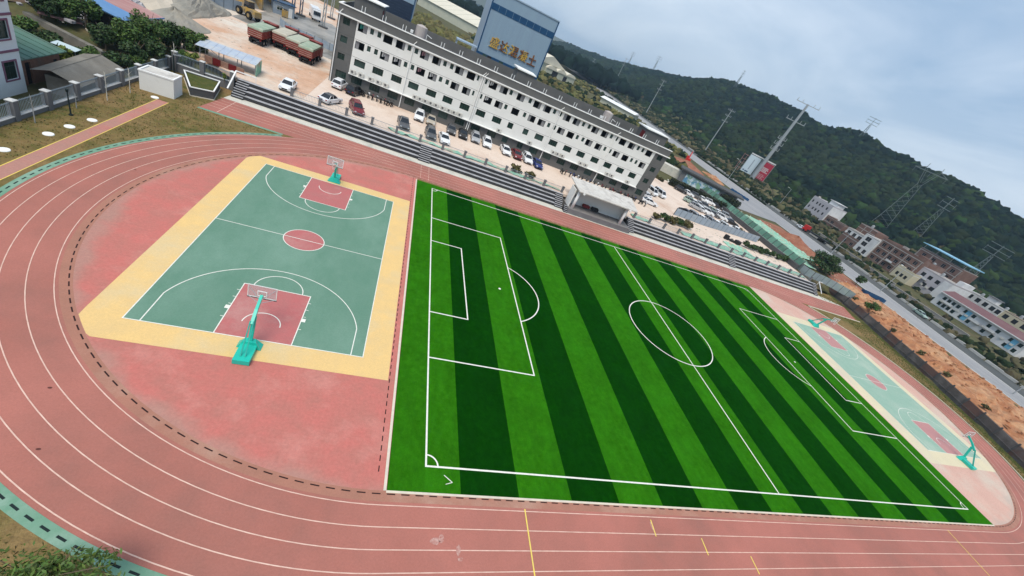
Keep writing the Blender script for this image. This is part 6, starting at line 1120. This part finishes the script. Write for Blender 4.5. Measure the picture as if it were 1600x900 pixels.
b_ = far_block('brick_house_end', 'unfinished brick house end with white upper storey in the row', 212, 140.3, 130.6, 14, 7.4, [(4.6, 6.4, cols([1.8, 5.0, 8.0], 1.7)), (0.6, 2.2, cols([3.0, 7.0], 1.6))], M_fbrick, M_fconc, frames=False, bands=(3.4, 6.9), parapet=0); obj('white_storey', MB().mm(0.02, 9.7, -0.06, -0.012, 6.42, 7.4).mm(0.02, 0.9, -0.06, -0.012, 4.6, 6.42).mm(2.7, 4.1, -0.06, -0.012, 4.6, 6.42).mm(5.9, 7.1, -0.06, -0.012, 4.6, 6.42), M_bwh, b_); obj('upper_storey', MB().mm(0, 9.6, 5, 13.9, 7.6, 11.6), M_fbrick, b_); obj('frame', MB().mm(-0.1, 9.7, 4.9, 5.0, 9.3, 9.6).mm(-0.1, 9.7, 4.9, 5.0, 11.3, 11.65).mm(3, 3.3, 4.9, 5.0, 7.6, 11.3).mm(6.4, 6.7, 4.9, 5.0, 7.6, 11.3), M_fconc, b_)
b_ = far_block('white_stair_house', 'narrow white house with dark balcony openings amid the brick row', 211.4, 130.5, 123.5, 13, 8.6, [(0.5, 2.6, cols([2.2, 5.2], 1.7)), (3.6, 5.6, cols([2.4], 2.6)), (6.2, 8.2, cols([2.4], 2.6))], M_bwh, M_fconc, frames=False, parapet=0.3)
b_ = far_block('brick_row', 'long unfinished brown brick row house across the road', 212.3, 123.3, 103.5, 16, 10.2, [(z, z + 1.7, cols([2, 5, 8, 11.2, 14.4, 17.6], 1.7)) for z in (0.8, 4.3, 7.6)], M_fbrick, M_fbrick, frames=False, bands=(3.1, 6.7, 9.9), parapet=0.9)
for s in (0.1, 6.4, 12.8, 19.4): obj('concrete_frame', MB().mm(s, s + 0.35, -0.11, -0.012, 0, 9.88), M_fconc, b_)
obj('roof_hut', MB().mm(4, 6, 8, 10, 10.4, 11.8), M_fconc, b_); obj('roof_hut', MB().mm(12.5, 16.5, 7, 10, 10.4, 12.0), M_fbrick, b_)
b_ = far_block('brick_tower_house', 'tallest brown brick house with a light blue sheet roof', 235, 121.4, 102.0, 12, 14.2, [(z, z + 1.8, cols([3, 7.6, 12.4, 16.6], 1.7)) for z in (7.6, 10.9)] + [(4.2, 6.0, cols([3, 7.6, 12.4, 16.6], 1.7))], M_fbrick, M_fconc, frames=False, bands=(6.8, 10.0, 13.4), parapet=0)
for s in (0.0, 6.2, 14.6, 19.1): obj('concrete_frame', MB().mm(s, s + 0.35, -0.11, -0.012, 0, 13.4), M_fconc, b_)
obj('sheet_roof', MB().loft([[(-0.8, -1.0, 16.3), (19.9, -1.0, 16.3), (19.9, 12.5, 16.45), (-0.8, 12.5, 16.45)], [(-0.8, -1.0, 16.65), (19.9, -1.0, 16.65), (19.9, 12.5, 16.85), (-0.8, 12.5, 16.85)]]), mat('light_blue_sheet', (0.20, 0.42, 0.58), (0.25, 0.47, 0.62), 0.3, 0.5), b_)
for s in (0.5, 6.5, 13, 19): obj('roof_post', MB().mm(s - 0.12, s + 0.12, 0.2, 0.44, 14.4, 16.3).mm(s - 0.12, s + 0.12, 11, 11.24, 14.4, 16.9), M_fconc, b_)
b_ = far_block('white_corner_house', 'white three storey house with dark square windows right of the brick row', 214.6, 103.2, 90.5, 15, 8.5, [(z, z + 1.6, cols([2.0, 5.0, 8.2], 1.7)) for z in (5.6,)] + [(2.3, 3.9, cols([2.0, 5.2, 8.6], 1.8))], M_lil, M_fconc, sidem=M_bwh, parapet=0.3); obj('white_bay', MB().mm(9.7, 12.7, -0.25, -0.02, 0, 8.4), M_bwh, b_); obj('roof_wall', MB().mm(10.4, 12.6, 6, 14, 8.7, 10.8), M_bwh, b_)
yv = far_block('yellow_villa', 'small cream walled house low in front of the brick row', 207, 106.5, 99.5, 5, 4.4, [(1.4, 2.9, cols([1.6, 3.6, 5.4], 1.2))], M_fyel, M_bwh, frames=True, parapet=0.8)
b_ = far_block('white_row_house', 'long white two storey row house with maroon roof beside the road', 203, 85.2, 55.8, 9.5, 5.2, [(3.2, 4.5, cols([2.2, 3.9, 5.6, 7.3, 10.2, 13.0, 18.2, 21.2, 25.4, 28.2], 1.2)), (0.7, 2.1, cols([2.2, 3.9, 5.6, 7.3, 10.2, 13.0, 18.2, 21.2, 25.4, 28.2], 1.2))], M_bwh, M_fconc, parapet=0, glass=M_wglass)
obj('maroon_roof', MB().loft([[(-0.4, -0.3, 5.4), (-0.4, 10.6, 5.6), (-0.4, 6.2, 7.2)], [(29.9, -0.3, 5.4), (29.9, 10.6, 5.6), (29.9, 6.2, 7.2)]]), M_maroon, b_); obj('white_eave', MB().mm(-0.4, 29.9, -0.9, -0.32, 5.2, 5.5), M_bwh, b_)
for s in (11.2, 26.4): obj('blue_glass', MB().mm(s - 0.6, s + 0.9, -0.12, -0.02, 0.8, 4.6), mat('sky_blue_glass', (0.16, 0.42, 0.60), rough=0.3), b_)
b_ = far_block('white_arcade_house', 'white house with two rows of large dark openings behind the maroon roof', 262, 106, 91.5, 10, 6.9, [(z, z + 2.0, cols([1.6, 5.0, 8.2, 11.2, 13.6], 1.9)) for z in (0.9, 4.2)], M_bwh, M_fconc, parapet=0.3); obj('roof_room', MB().mm(5.5, 9.5, 2.5, 6, 7.1, 9.2), M_bwh, b_); obj('roof_room_roof', MB().mm(5, 10, 2, 6.5, 9.2, 9.5), M_pillar, b_)
b_ = far_block('cream_arcade_house', 'cream house with dark arched openings at the right frame edge', 262.3, 91.3, 76, 10, 7.0, [(z, z + 2.0, cols([2.0, 5.6, 9.2, 12.8], 1.9)) for z in (0.9, 4.2)], M_fyel, M_maroon, parapet=0.3)
for nm_, sp in (('white_row_house', ((4.6, 2.4), (19.7, 2.4), (14.8, 2.2))), ('white_corner_house', ((3.5, 4.6),)), ('brick_row', ((9.6, 3.4),))):
    t_ = bpy.data.objects[nm_]
    for sx_, zz_ in sp: bl_ = obj('balcony', MB().mm(sx_ - 1.5, sx_ + 1.5, -1.0, -0.03, zz_, zz_ + 0.15), M_fconc, t_); obj('balcony_rail', MB().mm(sx_ - 1.5, sx_ + 1.5, -1.0, -0.92, zz_ + 0.15, zz_ + 0.95), M_bwh, bl_)
for nm_, sp in (('white_corner_house', ((4, 7, 8.7),)), ('white_arcade_house', ((2, 6, 7.1), (12.5, 6, 7.1))), ('cream_arcade_house', ((4, 5, 7.2), (11, 6, 7.2))), ('brick_house_end', ((3, 9, 11.6),)), ('brick_row', ((18, 10, 10.4),)), ('white_villa', ((6, 9, 10.6),))):
    for a_, b_2, z_2 in sp: obj('roof_tank', MB().tube((a_, b_2, z_2), (a_, b_2, z_2 + 1.3), 0.65, n=12).tube((a_, b_2, z_2 + 1.3), (a_, b_2, z_2 + 1.55), 0.6, 0.15, n=12), M_steel, bpy.data.objects[nm_])
for nm_, n_, L_ in (('white_row_house', 9, 29.4), ('white_corner_house', 3, 9.5), ('white_arcade_house', 4, 14)):
    for k in range(n_): obj('air_conditioner', acm, M_acw, bpy.data.objects[nm_], loc=(1.2 + (L_ - 2) * (k + 0.35) / n_, -0.25, (2.3, 2.45)[k % 2]))
# low yards and walls in front of those houses
for i, (y0, y1) in enumerate(((56, 84), (86, 102), (104, 128))): o = obj('garden_wall', MB().mm(xf(y0) + 21, xf(y0) + 21.4, y0, y1, 1.9, 3.4).mm(xf(y0) + 20.9, xf(y0) + 21.5, y0, y1, 3.4, 3.55), M_fconc); tag(o, ['low concrete garden wall in front of the white row house', 'low concrete garden wall in front of the white corner house', 'low concrete garden wall in front of the brick row'][i], 'wall')

# ------------------------------------------------------------------ poles, lamps, pylons, billboard
def pole(label, x, y, h, r0, arms, kind='power_pole', z=2.0):
    t = thing(kind, label, 'pole' if kind == 'power_pole' else 'street lamp', (x, y, z), group='power poles along the road' if kind == 'power_pole' else 'street lamps along the road')
    obj('shaft', MB().tube((0, 0, 0), (0, 0, h), r0, r0 * 0.5, 8), M_steel, t); c, s = 0.85, -0.52
    for za, L in arms:
        a = MB().beam((-c * L, -s * L, za), (c * L, s * L, za), 0.14 + r0 * 0.15); obj('cross_arm', a, M_steel, t)
        for q in (-0.95, -0.5, 0.5, 0.95): obj('insulator', MB().tube((c * L * q, s * L * q, za), (c * L * q, s * L * q, za + 0.5 + r0), 0.08 + r0 * 0.06, n=6), M_steel, t)
    if kind == 'street_lamp': obj('lamp_arm', MB().tube((0, 0, h - 0.3), (-2.2, 0, h + 0.3), 0.07, 0.05, 6), M_steel, t); obj('lamp_head', MB().box(-2.5, 0, h + 0.3, 0.9, 0.3, 0.15), M_wpaint, t)
pole('giant grey steel pole with wide top arm in front of the red billboard', 223.9, 227.6, 53, 1.35, [(52.7, 7.5), (42, 6.2), (30, 2.8), (26.5, 2.8), (23, 2.8)])
for lb, x, y, h in (('tall pole just right of the office block roof', 211.6, 272.8, 34), ('tall pole above the right half of the office block', 211.7, 384.9, 34), ('tall pole right of the lettered tower crossing the ridge', 251.7, 580.2, 42), ('pole on the far road left of the tallest one', 263.8, 726.8, 25), ('faint pole near the vanishing road, right of two', 299, 961, 18), ('faint pole near the vanishing road, left of two', 274, 965, 21)): pole(lb, x, y, h, 0.42, [(h - 1.2, 2.6), (h - 5, 2.2), (h - 9, 2.2)])
for lb, x, y, h in (('street lamp beyond the lettered tower sheds', 197.6, 487.4, 14), ('street lamp beside the gate ramp', 155.2, 168.9, 12), ('street lamp by the grassy slope below the pale house', 195.7, 169.3, 10), ('street lamp beside the red cab lorry on the road', 157.5, 99.5, 9.5), ('street lamp in front of the yellow house', 151.5, 73, 10), ('street lamp at the right frame edge', 139.8, 28.5, 9)): pole(lb, x, y, h, 0.13, [], 'street_lamp')
M_pyl = mat('pylon_steel', (0.16, 0.19, 0.19), (0.12, 0.145, 0.145), 1, 0.6, metal=0.3)
def lattice(label, x, y, z, h, base, topw, arm, kind=0):
    t = thing('lattice_pylon', label, 'pylon', (x, y, z), math.radians(122), 'electricity pylons on the hillside'); L = 9; lv = [(base + (topw - base) * (k / L) ** 0.8, h * 0.72 * k / L) for k in range(L + 1)]; legs = MB(); br = MB(); w = 0.2
    for sx in (-1, 1):
        for sy in (-1, 1):
            for (a, za), (b, zb) in zip(lv[:-1], lv[1:]): legs.beam((sx * a / 2, sy * a / 2, za), (sx * b / 2, sy * b / 2, zb), w)
    for (a, za), (b, zb) in zip(lv[:-1], lv[1:]):
        for s in (-1, 1):
            for f in (-1, 1): br.beam((f * a / 2, s * a / 2, za), (-f * b / 2, s * b / 2, zb), w * 0.55); br.beam((s * a / 2, f * a / 2, za), (s * b / 2, -f * b / 2, zb), w * 0.55)
    obj('leg', legs, M_pyl, t); obj('bracing', br, M_pyl, t); hd = MB(); zt = h * 0.72
    if kind == 0:
        for s in (-1, 1):
            hd.beam((s * topw / 2, 0, zt), (s * arm * 0.45, 0, h * 0.93), 0.3).beam((s * topw * 0.2, 0, zt + 1), (s * arm * 0.33, 0, h * 0.93), 0.22).beam((s * arm * 0.45, 0, h * 0.93), (s * arm * 0.42, 0, h), 0.3).beam((s * arm, 0, h * 0.9), (s * arm * 0.4, 0, h * 0.95), 0.35)
        hd.beam((-arm, 0, h * 0.9), (arm, 0, h * 0.9), 0.3, 0.45)
    else:
        hd.beam((0, 0, zt), (0, 0, h), topw * 0.3)
        for k in (0.74, 0.85, 0.96): hd.beam((-arm, 0, h * k), (arm, 0, h * k + 0.6), 0.25, 0.35)
    obj('head_frame', hd, M_pyl, t); ins = MB()
    for s in (-1, 0, 1): ins.tube((s * arm * 0.95, 0, h * 0.9), (s * arm * 0.95, 0, h * 0.9 - 3), 0.13, n=6)
    obj('insulator', ins, M_pyl, t); return t
g1 = (316.5, 198.8); g2 = (331.4, 185.0); g3 = (336.0, 146.7)
lattice('largest lattice pylon with forked head on the hillside', g1[0], g1[1], float(terrain(*g1)) - 0.5, 46, 10, 2.6, 9.5)
lattice('smaller lattice pylon right of the largest one', g2[0], g2[1], float(terrain(*g2)) - 0.5, 30, 6.5, 1.8, 4.0, 1)
lattice('slim lattice pylon with cross arms above the maroon roofs', g3[0], g3[1], float(terrain(*g3)) - 0.5, 26, 5, 1.2, 6, 1)
for i, (x, y, h) in enumerate(((440, 600, 30), (448, 372, 26), (452, 890, 34), (452, 1020, 34))): lattice(['thin mast on the ridge above the tall roadside poles', 'small pylon peeping over the ridge at the right', 'distant pylon on the far ridge, right of two', 'distant pylon on the far ridge, left of two'][i], x, y, float(terrain(x, y)), h, 4.5, 1.2, 6 if i else 2.0, 1)
bb = thing('billboard', 'two panel roadside billboard, one pale blue and one red', 'billboard', (226, 232, 2.0), math.radians(-46)); M_pblue = mat('billboard_pale', (0.52, 0.62, 0.68), rough=0.6); M_pred = mat('billboard_red', (0.40, 0.025, 0.05), rough=0.6)
for s, rr_, m_, x0 in ((-1, 0.30, M_pblue, -1.0), (1, -0.35, M_pred, 1.0)):
    p = obj('panel', MB().mm(0, 7.6, 0, 0.5, 3.0, 14.5), m_, bb, loc=(x0 if s > 0 else x0 - 7.6 * math.cos(rr_), -0.3 if s > 0 else -0.3 - 7.6 * math.sin(rr_), 0), rz=rr_)
    obj('panel_frame', MB().mm(-0.2, 7.8, 0.5, 0.8, 2.8, 14.7), M_steel, p)
    if s > 0:
        for k in range(8):
            hh = 0.28 if k < 4 else 0.75; ln = MB(); xx = 0.7 + (k % 3) * 0.35
            while xx < 6.7 - (k % 2) * 1.0: ln.mm(xx, xx + hh * 0.8, -0.05, -0.004, 3.7 + 0.85 * k + (0.9 if k > 3 else 0), 3.7 + 0.85 * k + (0.9 if k > 3 else 0) + hh * 0.85); xx += hh * 1.15
            obj('print_line', ln, M_bwh, p)
    else:
        obj('print_line', MB().mm(3.6, 4.3, -0.05, -0.004, 5.5, 12.5), M_hoard, p); obj('print_line', MB().mm(0.8, 1.9, -0.05, -0.004, 3.7, 4.5).mm(2.4, 4.8, -0.05, -0.004, 3.5, 4.3), M_blue, p)
obj('roof_cap', MB().mm(-8.6, 8.6, -0.8, 1.4, 15.0, 15.7), M_bwh, bb); obj('post', MB().tube((0, 1.2, 0), (0, 1.2, 15), 0.6, n=10), M_steel, bb)
sc_ = MB()
for k in range(4): sc_.beam((-12.5, 1, 4 + 3 * k), (-8, 1, 4 + 3 * k), 0.2)
for k in range(2): sc_.beam((-12.5 + 2.2 * k, 1, 0), (-12.5 + 2.2 * k, 1, 13.5), 0.2)
obj('scaffold', sc_, M_rsheet, bb)

# ------------------------------------------------------------------ forest on the hill
def crown_proto(seed):
    import bmesh
    bm = bmesh.new(); bmesh.ops.create_icosphere(bm, subdivisions=2, radius=1.0); r = np.random.default_rng(seed)
    V = np.array([v.co[:] for v in bm.verts]); Fa = np.array([[v.index for v in f.verts] for f in bm.faces]); bm.free()
    V *= (1 + r.normal(0, 0.23, (len(V), 1))); V[:, 2] *= 0.85; keep = V[Fa].mean(1)[:, 2] > -0.45; return V, Fa[keep]
CP = [crown_proto(s) for s in range(5)]
def forest(name, P, S, m, label, seed):
    r = np.random.default_rng(seed); Vs, Fs, off = [], [], 0
    for k in range(len(P)):
        V, Fa = CP[k % 5]; a = r.uniform(0, 6.28); c, s = math.cos(a), math.sin(a); Q = V @ np.array([[c, s, 0], [-s, c, 0], [0, 0, 1]]); Q = Q * (S[k] * np.array([r.uniform(.85, 1.2), r.uniform(.85, 1.2), r.uniform(.75, 1.25)])) + P[k]; Vs.append(Q); Fs.append(Fa + off); off += len(V)
    o = obj(name, np_mesh(name, np.concatenate(Vs), np.concatenate(Fs), m), m); o['kind'] = 'stuff'; o['label'] = label; return o
r = np.random.default_rng(5); N = 26000; y = 30 + (r.uniform(0, 1, N) ** 1.5) * 1500; x0 = np.interp(y, X0Y, X0X); x = x0 - 12 + r.uniform(0, 1, N) * (500 - x0)
# leave a few clearings
def blob(px_, py_, rx, ry): return ((x - px_) / rx) ** 2 + ((y - py_) / ry) ** 2 > 1
ok = blob(268, 165, 12, 10) & blob(300, 300, 8, 8) & blob(330, 345, 8, 8) & blob(330, 118, 9, 12) & (np.hypot(x - 316.5, y - 198.8) > 7) & (np.hypot(x - 331.4, y - 185) > 6)
x, y = x[ok], y[ok]; d = np.hypot(x, y); s = r.uniform(1.5, 3.2, len(x)) * (1 + d / 1100); z = terrain(x, y) + s * 0.45
dark = (np.sin(x / 37 + 1.3) + np.sin(y / 53 + x / 80) + r.normal(0, 0.9, len(x))) > -0.35
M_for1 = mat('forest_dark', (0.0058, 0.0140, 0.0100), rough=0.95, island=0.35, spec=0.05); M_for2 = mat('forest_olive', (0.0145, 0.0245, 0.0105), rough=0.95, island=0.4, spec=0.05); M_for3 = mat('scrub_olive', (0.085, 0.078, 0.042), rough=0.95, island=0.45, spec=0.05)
low = (x - np.interp(y, X0Y, X0X)) < 34
Pp = np.stack([x, y, z], 1)
forest('hill_forest', Pp[dark & ~low], s[dark & ~low], M_for1, 'dark green forest covering the hill', 1); forest('hill_forest', Pp[~dark & ~low], s[~dark & ~low], M_for2, 'olive green trees mixed into the hill forest', 2)
lw = low & (r.uniform(0, 1, len(x)) < 0.8); forest('foothill_scrub', Pp[lw & dark], s[lw & dark] * 0.75, M_for2, 'green bushes at the foot of the hill', 3); forest('foothill_scrub', Pp[lw & ~dark], s[lw & ~dark] * 0.6, M_for3, 'olive brown scrub at the foot of the hill', 4)
# fresh green trees sprinkled over the slope
kk = r.uniform(0, 1, len(Pp)) < 0.06; forest('hill_forest', Pp[kk] + np.array([0, 0, 0.9]), s[kk] * 1.02, mat('forest_fresh', (0.020, 0.040, 0.012), rough=0.95, island=0.4, spec=0.05), 'brighter green trees sprinkled over the hill', 15)
# scrub between road and foothill
N = 5200; y = 10 + r.uniform(0, 1, N) ** 1.3 * 900; xa = np.array([xf(q) for q in y]) + 9.5; xb = np.interp(y, X0Y, X0X) - 8; t_ = r.uniform(0, 1, N) ** 1.4; x = xa + t_ * (xb - xa); s = r.uniform(0.7, 1.9, N) * (1 + y / 900)
def clear(x, y):
    c = np.zeros(len(x), bool)
    for (a, b, p, q) in ((201, 214, 54, 87), (213, 231, 88, 104), (205, 230, 97, 142), (231, 247, 156, 187), (233, 249, 100, 123), (259, 274, 74, 108), (196, 204, 54, 104), (220, 232, 226, 240)): c |= (x > a) & (x < b) & (y > p) & (y < q)
    return c
k = ~clear(x, y) & ~((x > 178) & (x < 200) & (y > 56) & (y < 104) & (r.uniform(0, 1, N) < 0.85)); x, y, s = x[k], y[k], s[k]; near = y < 150; s = np.where(near, s * 0.75, s); Pp = np.stack([x, y, terrain(x, y) + s * 0.35], 1); pick = r.uniform(0, 1, len(x))
forest('roadside_scrub', Pp[pick < 0.55], s[pick < 0.55], M_for2, 'green scrub along the far side of the road', 6); forest('roadside_scrub', Pp[pick >= 0.55], s[pick >= 0.55], M_for3, 'brownish scrub along the far side of the road', 7)
N = 1500; gxx = np.r_[r.normal(268, 12, N // 2), r.normal(258, 14, N // 2)]; gyy = np.r_[r.normal(165, 10, N // 2), r.normal(240, 22, N // 2)]; k = ~clear(gxx, gyy); gxx, gyy = gxx[k], gyy[k]; gs = r.uniform(0.35, 0.9, len(gxx)); forest('slope_grass', np.stack([gxx, gyy, terrain(gxx, gyy) + gs * 0.2], 1), gs, mat('slope_grass', (0.10, 0.115, 0.04), rough=0.95, island=0.35, spec=0.05), 'tall yellow green grass tufts on the slope by the pale house', 16)
# scrub and woodland behind the office block, left of the road
N = 2600; y = 112 + r.uniform(0, 1, N) ** 1.2 * 330; x = 28 + r.uniform(0, 1, N) * (np.array([xn(q) for q in y]) - 34); s = r.uniform(0.9, 2.2, N); k = ~((x > 84) & (x < 150) & (y > 112) & (y < 150)) & ~((x > 75) & (x < 100) & (y < 130)) & ~((x > 80) & (x < 135) & (y > 318) & (y < 360)) & ~((x > 118) & (y > 150) & (y < 195)) & ~((x > 110) & (x < 150) & (y > 270) & (y < 305)); x, y, s = x[k], y[k], s[k]; Pp = np.stack([x, y, terrain(x, y) + s * 0.3], 1)
M_for4 = mat('tall_grass_scrub', (0.11, 0.105, 0.04), rough=0.95, island=0.4, spec=0.05)
pk_ = r.uniform(0, 1, len(x)) < 0.6; forest('vacant_lot_scrub', Pp[pk_], s[pk_], M_for4, 'dry olive scrub on the vacant land behind the office block', 8); forest('vacant_lot_scrub', Pp[~pk_], s[~pk_] * 1.1, M_for2, 'green bushes on the vacant land behind the office block', 9)
N = 700; x = r.uniform(-14, 40, N); y = 160 + r.uniform(0, 1, N) * 230; s = r.uniform(1.0, 2.6, N); k = y < 330 - (x + 14) * 0.9; x, y, s = x[k], y[k], s[k]; forest('vacant_lot_scrub', np.stack([x, y, terrain(x, y) + s * .4], 1), s, M_for4, 'scrub and palms on the slope behind the navy tower', 10)
N = 900; x = r.uniform(-260, 240, N); y = r.uniform(470, 640, N); s = r.uniform(4, 8.5, N); forest('woodland', np.stack([x, y, terrain(x, y) + s * 1.5], 1), s, M_for1, 'tall dark woodland behind the warehouse', 11)
N = 1500; x = r.uniform(-900, 900, N); y = r.uniform(640, 2600, N); k = (x < np.array([xn(q) for q in y]) - 15); x, y = x[k], y[k]; s = r.uniform(5, 11, len(x)); forest('woodland', np.stack([x, y, terrain(x, y) + s * .5], 1), s, M_for1, 'distant woodland along the horizon', 12)

# ------------------------------------------------------------------ small litter and tufts nobody could count
def scatter_chunks(name, label, pts, smin, smax, m, seed):
    r_ = np.random.default_rng(seed); mb = MB()
    for x, y, z in pts: s_ = r_.uniform(smin, smax); mb.box(x, y, z + s_ * 0.2, s_ * r_.uniform(0.8, 2.0), s_, s_ * r_.uniform(0.4, 0.9), r_.uniform(0, 3.1))
    o = obj(name, mb, m); o['kind'] = 'stuff'; o['label'] = label
r = np.random.default_rng(77); q = []
for i in range(420):
    y = r.uniform(2, 62); t_ = r.uniform(0.08, 0.97); x = xw(y) + 0.25 + (xn(y) - xw(y)) * t_; q.append((x, y, float(np.interp(t_, [0, 0.12, 0.3, 0.55, 0.8, 1], [2.15, 2.5, 3.1, 2.75, 2.2, 1.97])) + 0.05))
scatter_chunks('bank_stones', 'clods and stones strewn over the orange dirt bank', q, 0.12, 0.5, M_bank, 1)
scatter_chunks('yard_debris', 'scattered stones and scrap on the dirt yard', [(r.uniform(-56, -23), r.uniform(63, 120), 1.99) for i in range(160)] + [(r.uniform(-53, -47), r.uniform(56, 64), 1.7) for i in range(90)], 0.06, 0.22, M_palesand, 2)
scatter_chunks('lot_debris', 'scattered rubble along the unfinished ground by the hoardings', [(r.uniform(60, 99), r.uniform(61.5, 71.5), 2.0) for i in range(160)] + [(r.uniform(103, 132), r.uniform(64, 112), 2.2) for i in range(120)], 0.08, 0.32, M_conc, 3)
def tufts(name, label, P, size, m, seed):
    r_ = np.random.default_rng(seed); n = len(P); a = r_.uniform(0, 6.28, n); d = np.stack([np.cos(a), np.sin(a), 0 * a], 1) * (size * r_.uniform(0.5, 1.3, n))[:, None]; up = np.array([0, 0, 1.0]) * (size * r_.uniform(0.5, 1.4, n))[:, None] + r_.normal(0, size * 0.3, (n, 3)) * np.array([1, 1, 0])
    v = np.stack([P - d, P + d, P + d * 0.4 + up, P - d * 0.4 + up], 1).reshape(-1, 3); o = obj(name, np_mesh(name, v, np.arange(4 * n).reshape(-1, 4), m), m); o['kind'] = 'stuff'; o['label'] = label
def on_lawn(x, y): return (np.hypot(x - XL, y - YC) > 30.9) & ~((x > -35.0) & (x < -33.3)) & (y < 57) & ~((x > -31.2) & (y > 46.6)) & ~((x > -37.6) & (x < -33.4) & (y > 46.5) & (y < 49.8)) & ~((x < -30.8) & (y > 50)) & np.all([np.hypot(x - a_, y - b_) > 0.55 for a_, b_ in ((-36.13, 24.8), (-35.95, 29.4), (-35.85, 31.95), (-35.55, 34.65), (-35.2, 45.6))], axis=0)
x = r.uniform(-38.5, -12, 26000); y = r.uniform(-12, 56, 26000); k = on_lawn(x, y); x, y = x[k], y[k]; g_ = (np.sin(x * 0.9 + y * 0.35) + np.sin(y * 0.6 - x * 0.2) + r.normal(0, 0.8, len(x))) > 0.1; Pz = np.stack([x, y, 0 * x], 1)
tufts('lawn_grass', 'green grass tufts on the left lawn', Pz[g_], 0.075, mat('tuft_green', (0.115, 0.125, 0.04), rough=0.9, island=0.4, spec=0.05), 1); tufts('lawn_grass', 'dry straw coloured tufts on the left lawn', Pz[~g_], 0.07, mat('tuft_dry', (0.26, 0.19, 0.085), rough=0.9, island=0.35, spec=0.05), 2)
y = r.uniform(0, 57, 9000); x = np.array([xw(q_) for q_ in y]) - 0.3 - r.uniform(0, 9, 9000); k = (np.hypot(x - XR, y - YC) > 30.7) & ~((y > 46.6) & (y < 53.5)); x, y = x[k], y[k]; tufts('lawn_grass', 'grass tufts on the right verge below the wall', np.stack([x, y, 0 * x], 1), 0.09, MATS['tuft_green'], 3)

# ------------------------------------------------------------------ haze
hz = obj('haze', MB().mm(-7200, 7200, -7200, 7200, -9, 190), None) if False else None
hm = bpy.data.materials.new('haze_air'); hm.use_nodes = True; ht = hm.node_tree; ht.nodes.clear(); ho = ht.nodes.new('ShaderNodeOutputMaterial'); pv = ht.nodes.new('ShaderNodeVolumePrincipled'); pv.inputs['Color'].default_value = (0.55, 0.78, 1.0, 1); pv.inputs['Density'].default_value = 0.00018; pv.inputs['Anisotropy'].default_value = 0.2; ht.links.new(pv.outputs[0], ho.inputs['Volume'])
hz = obj('haze', MB().mm(-7100, 7100, -7100, 7100, -9, 190), hm); hz['kind'] = 'stuff'; hz['label'] = 'thin bluish haze in the air over the whole place'
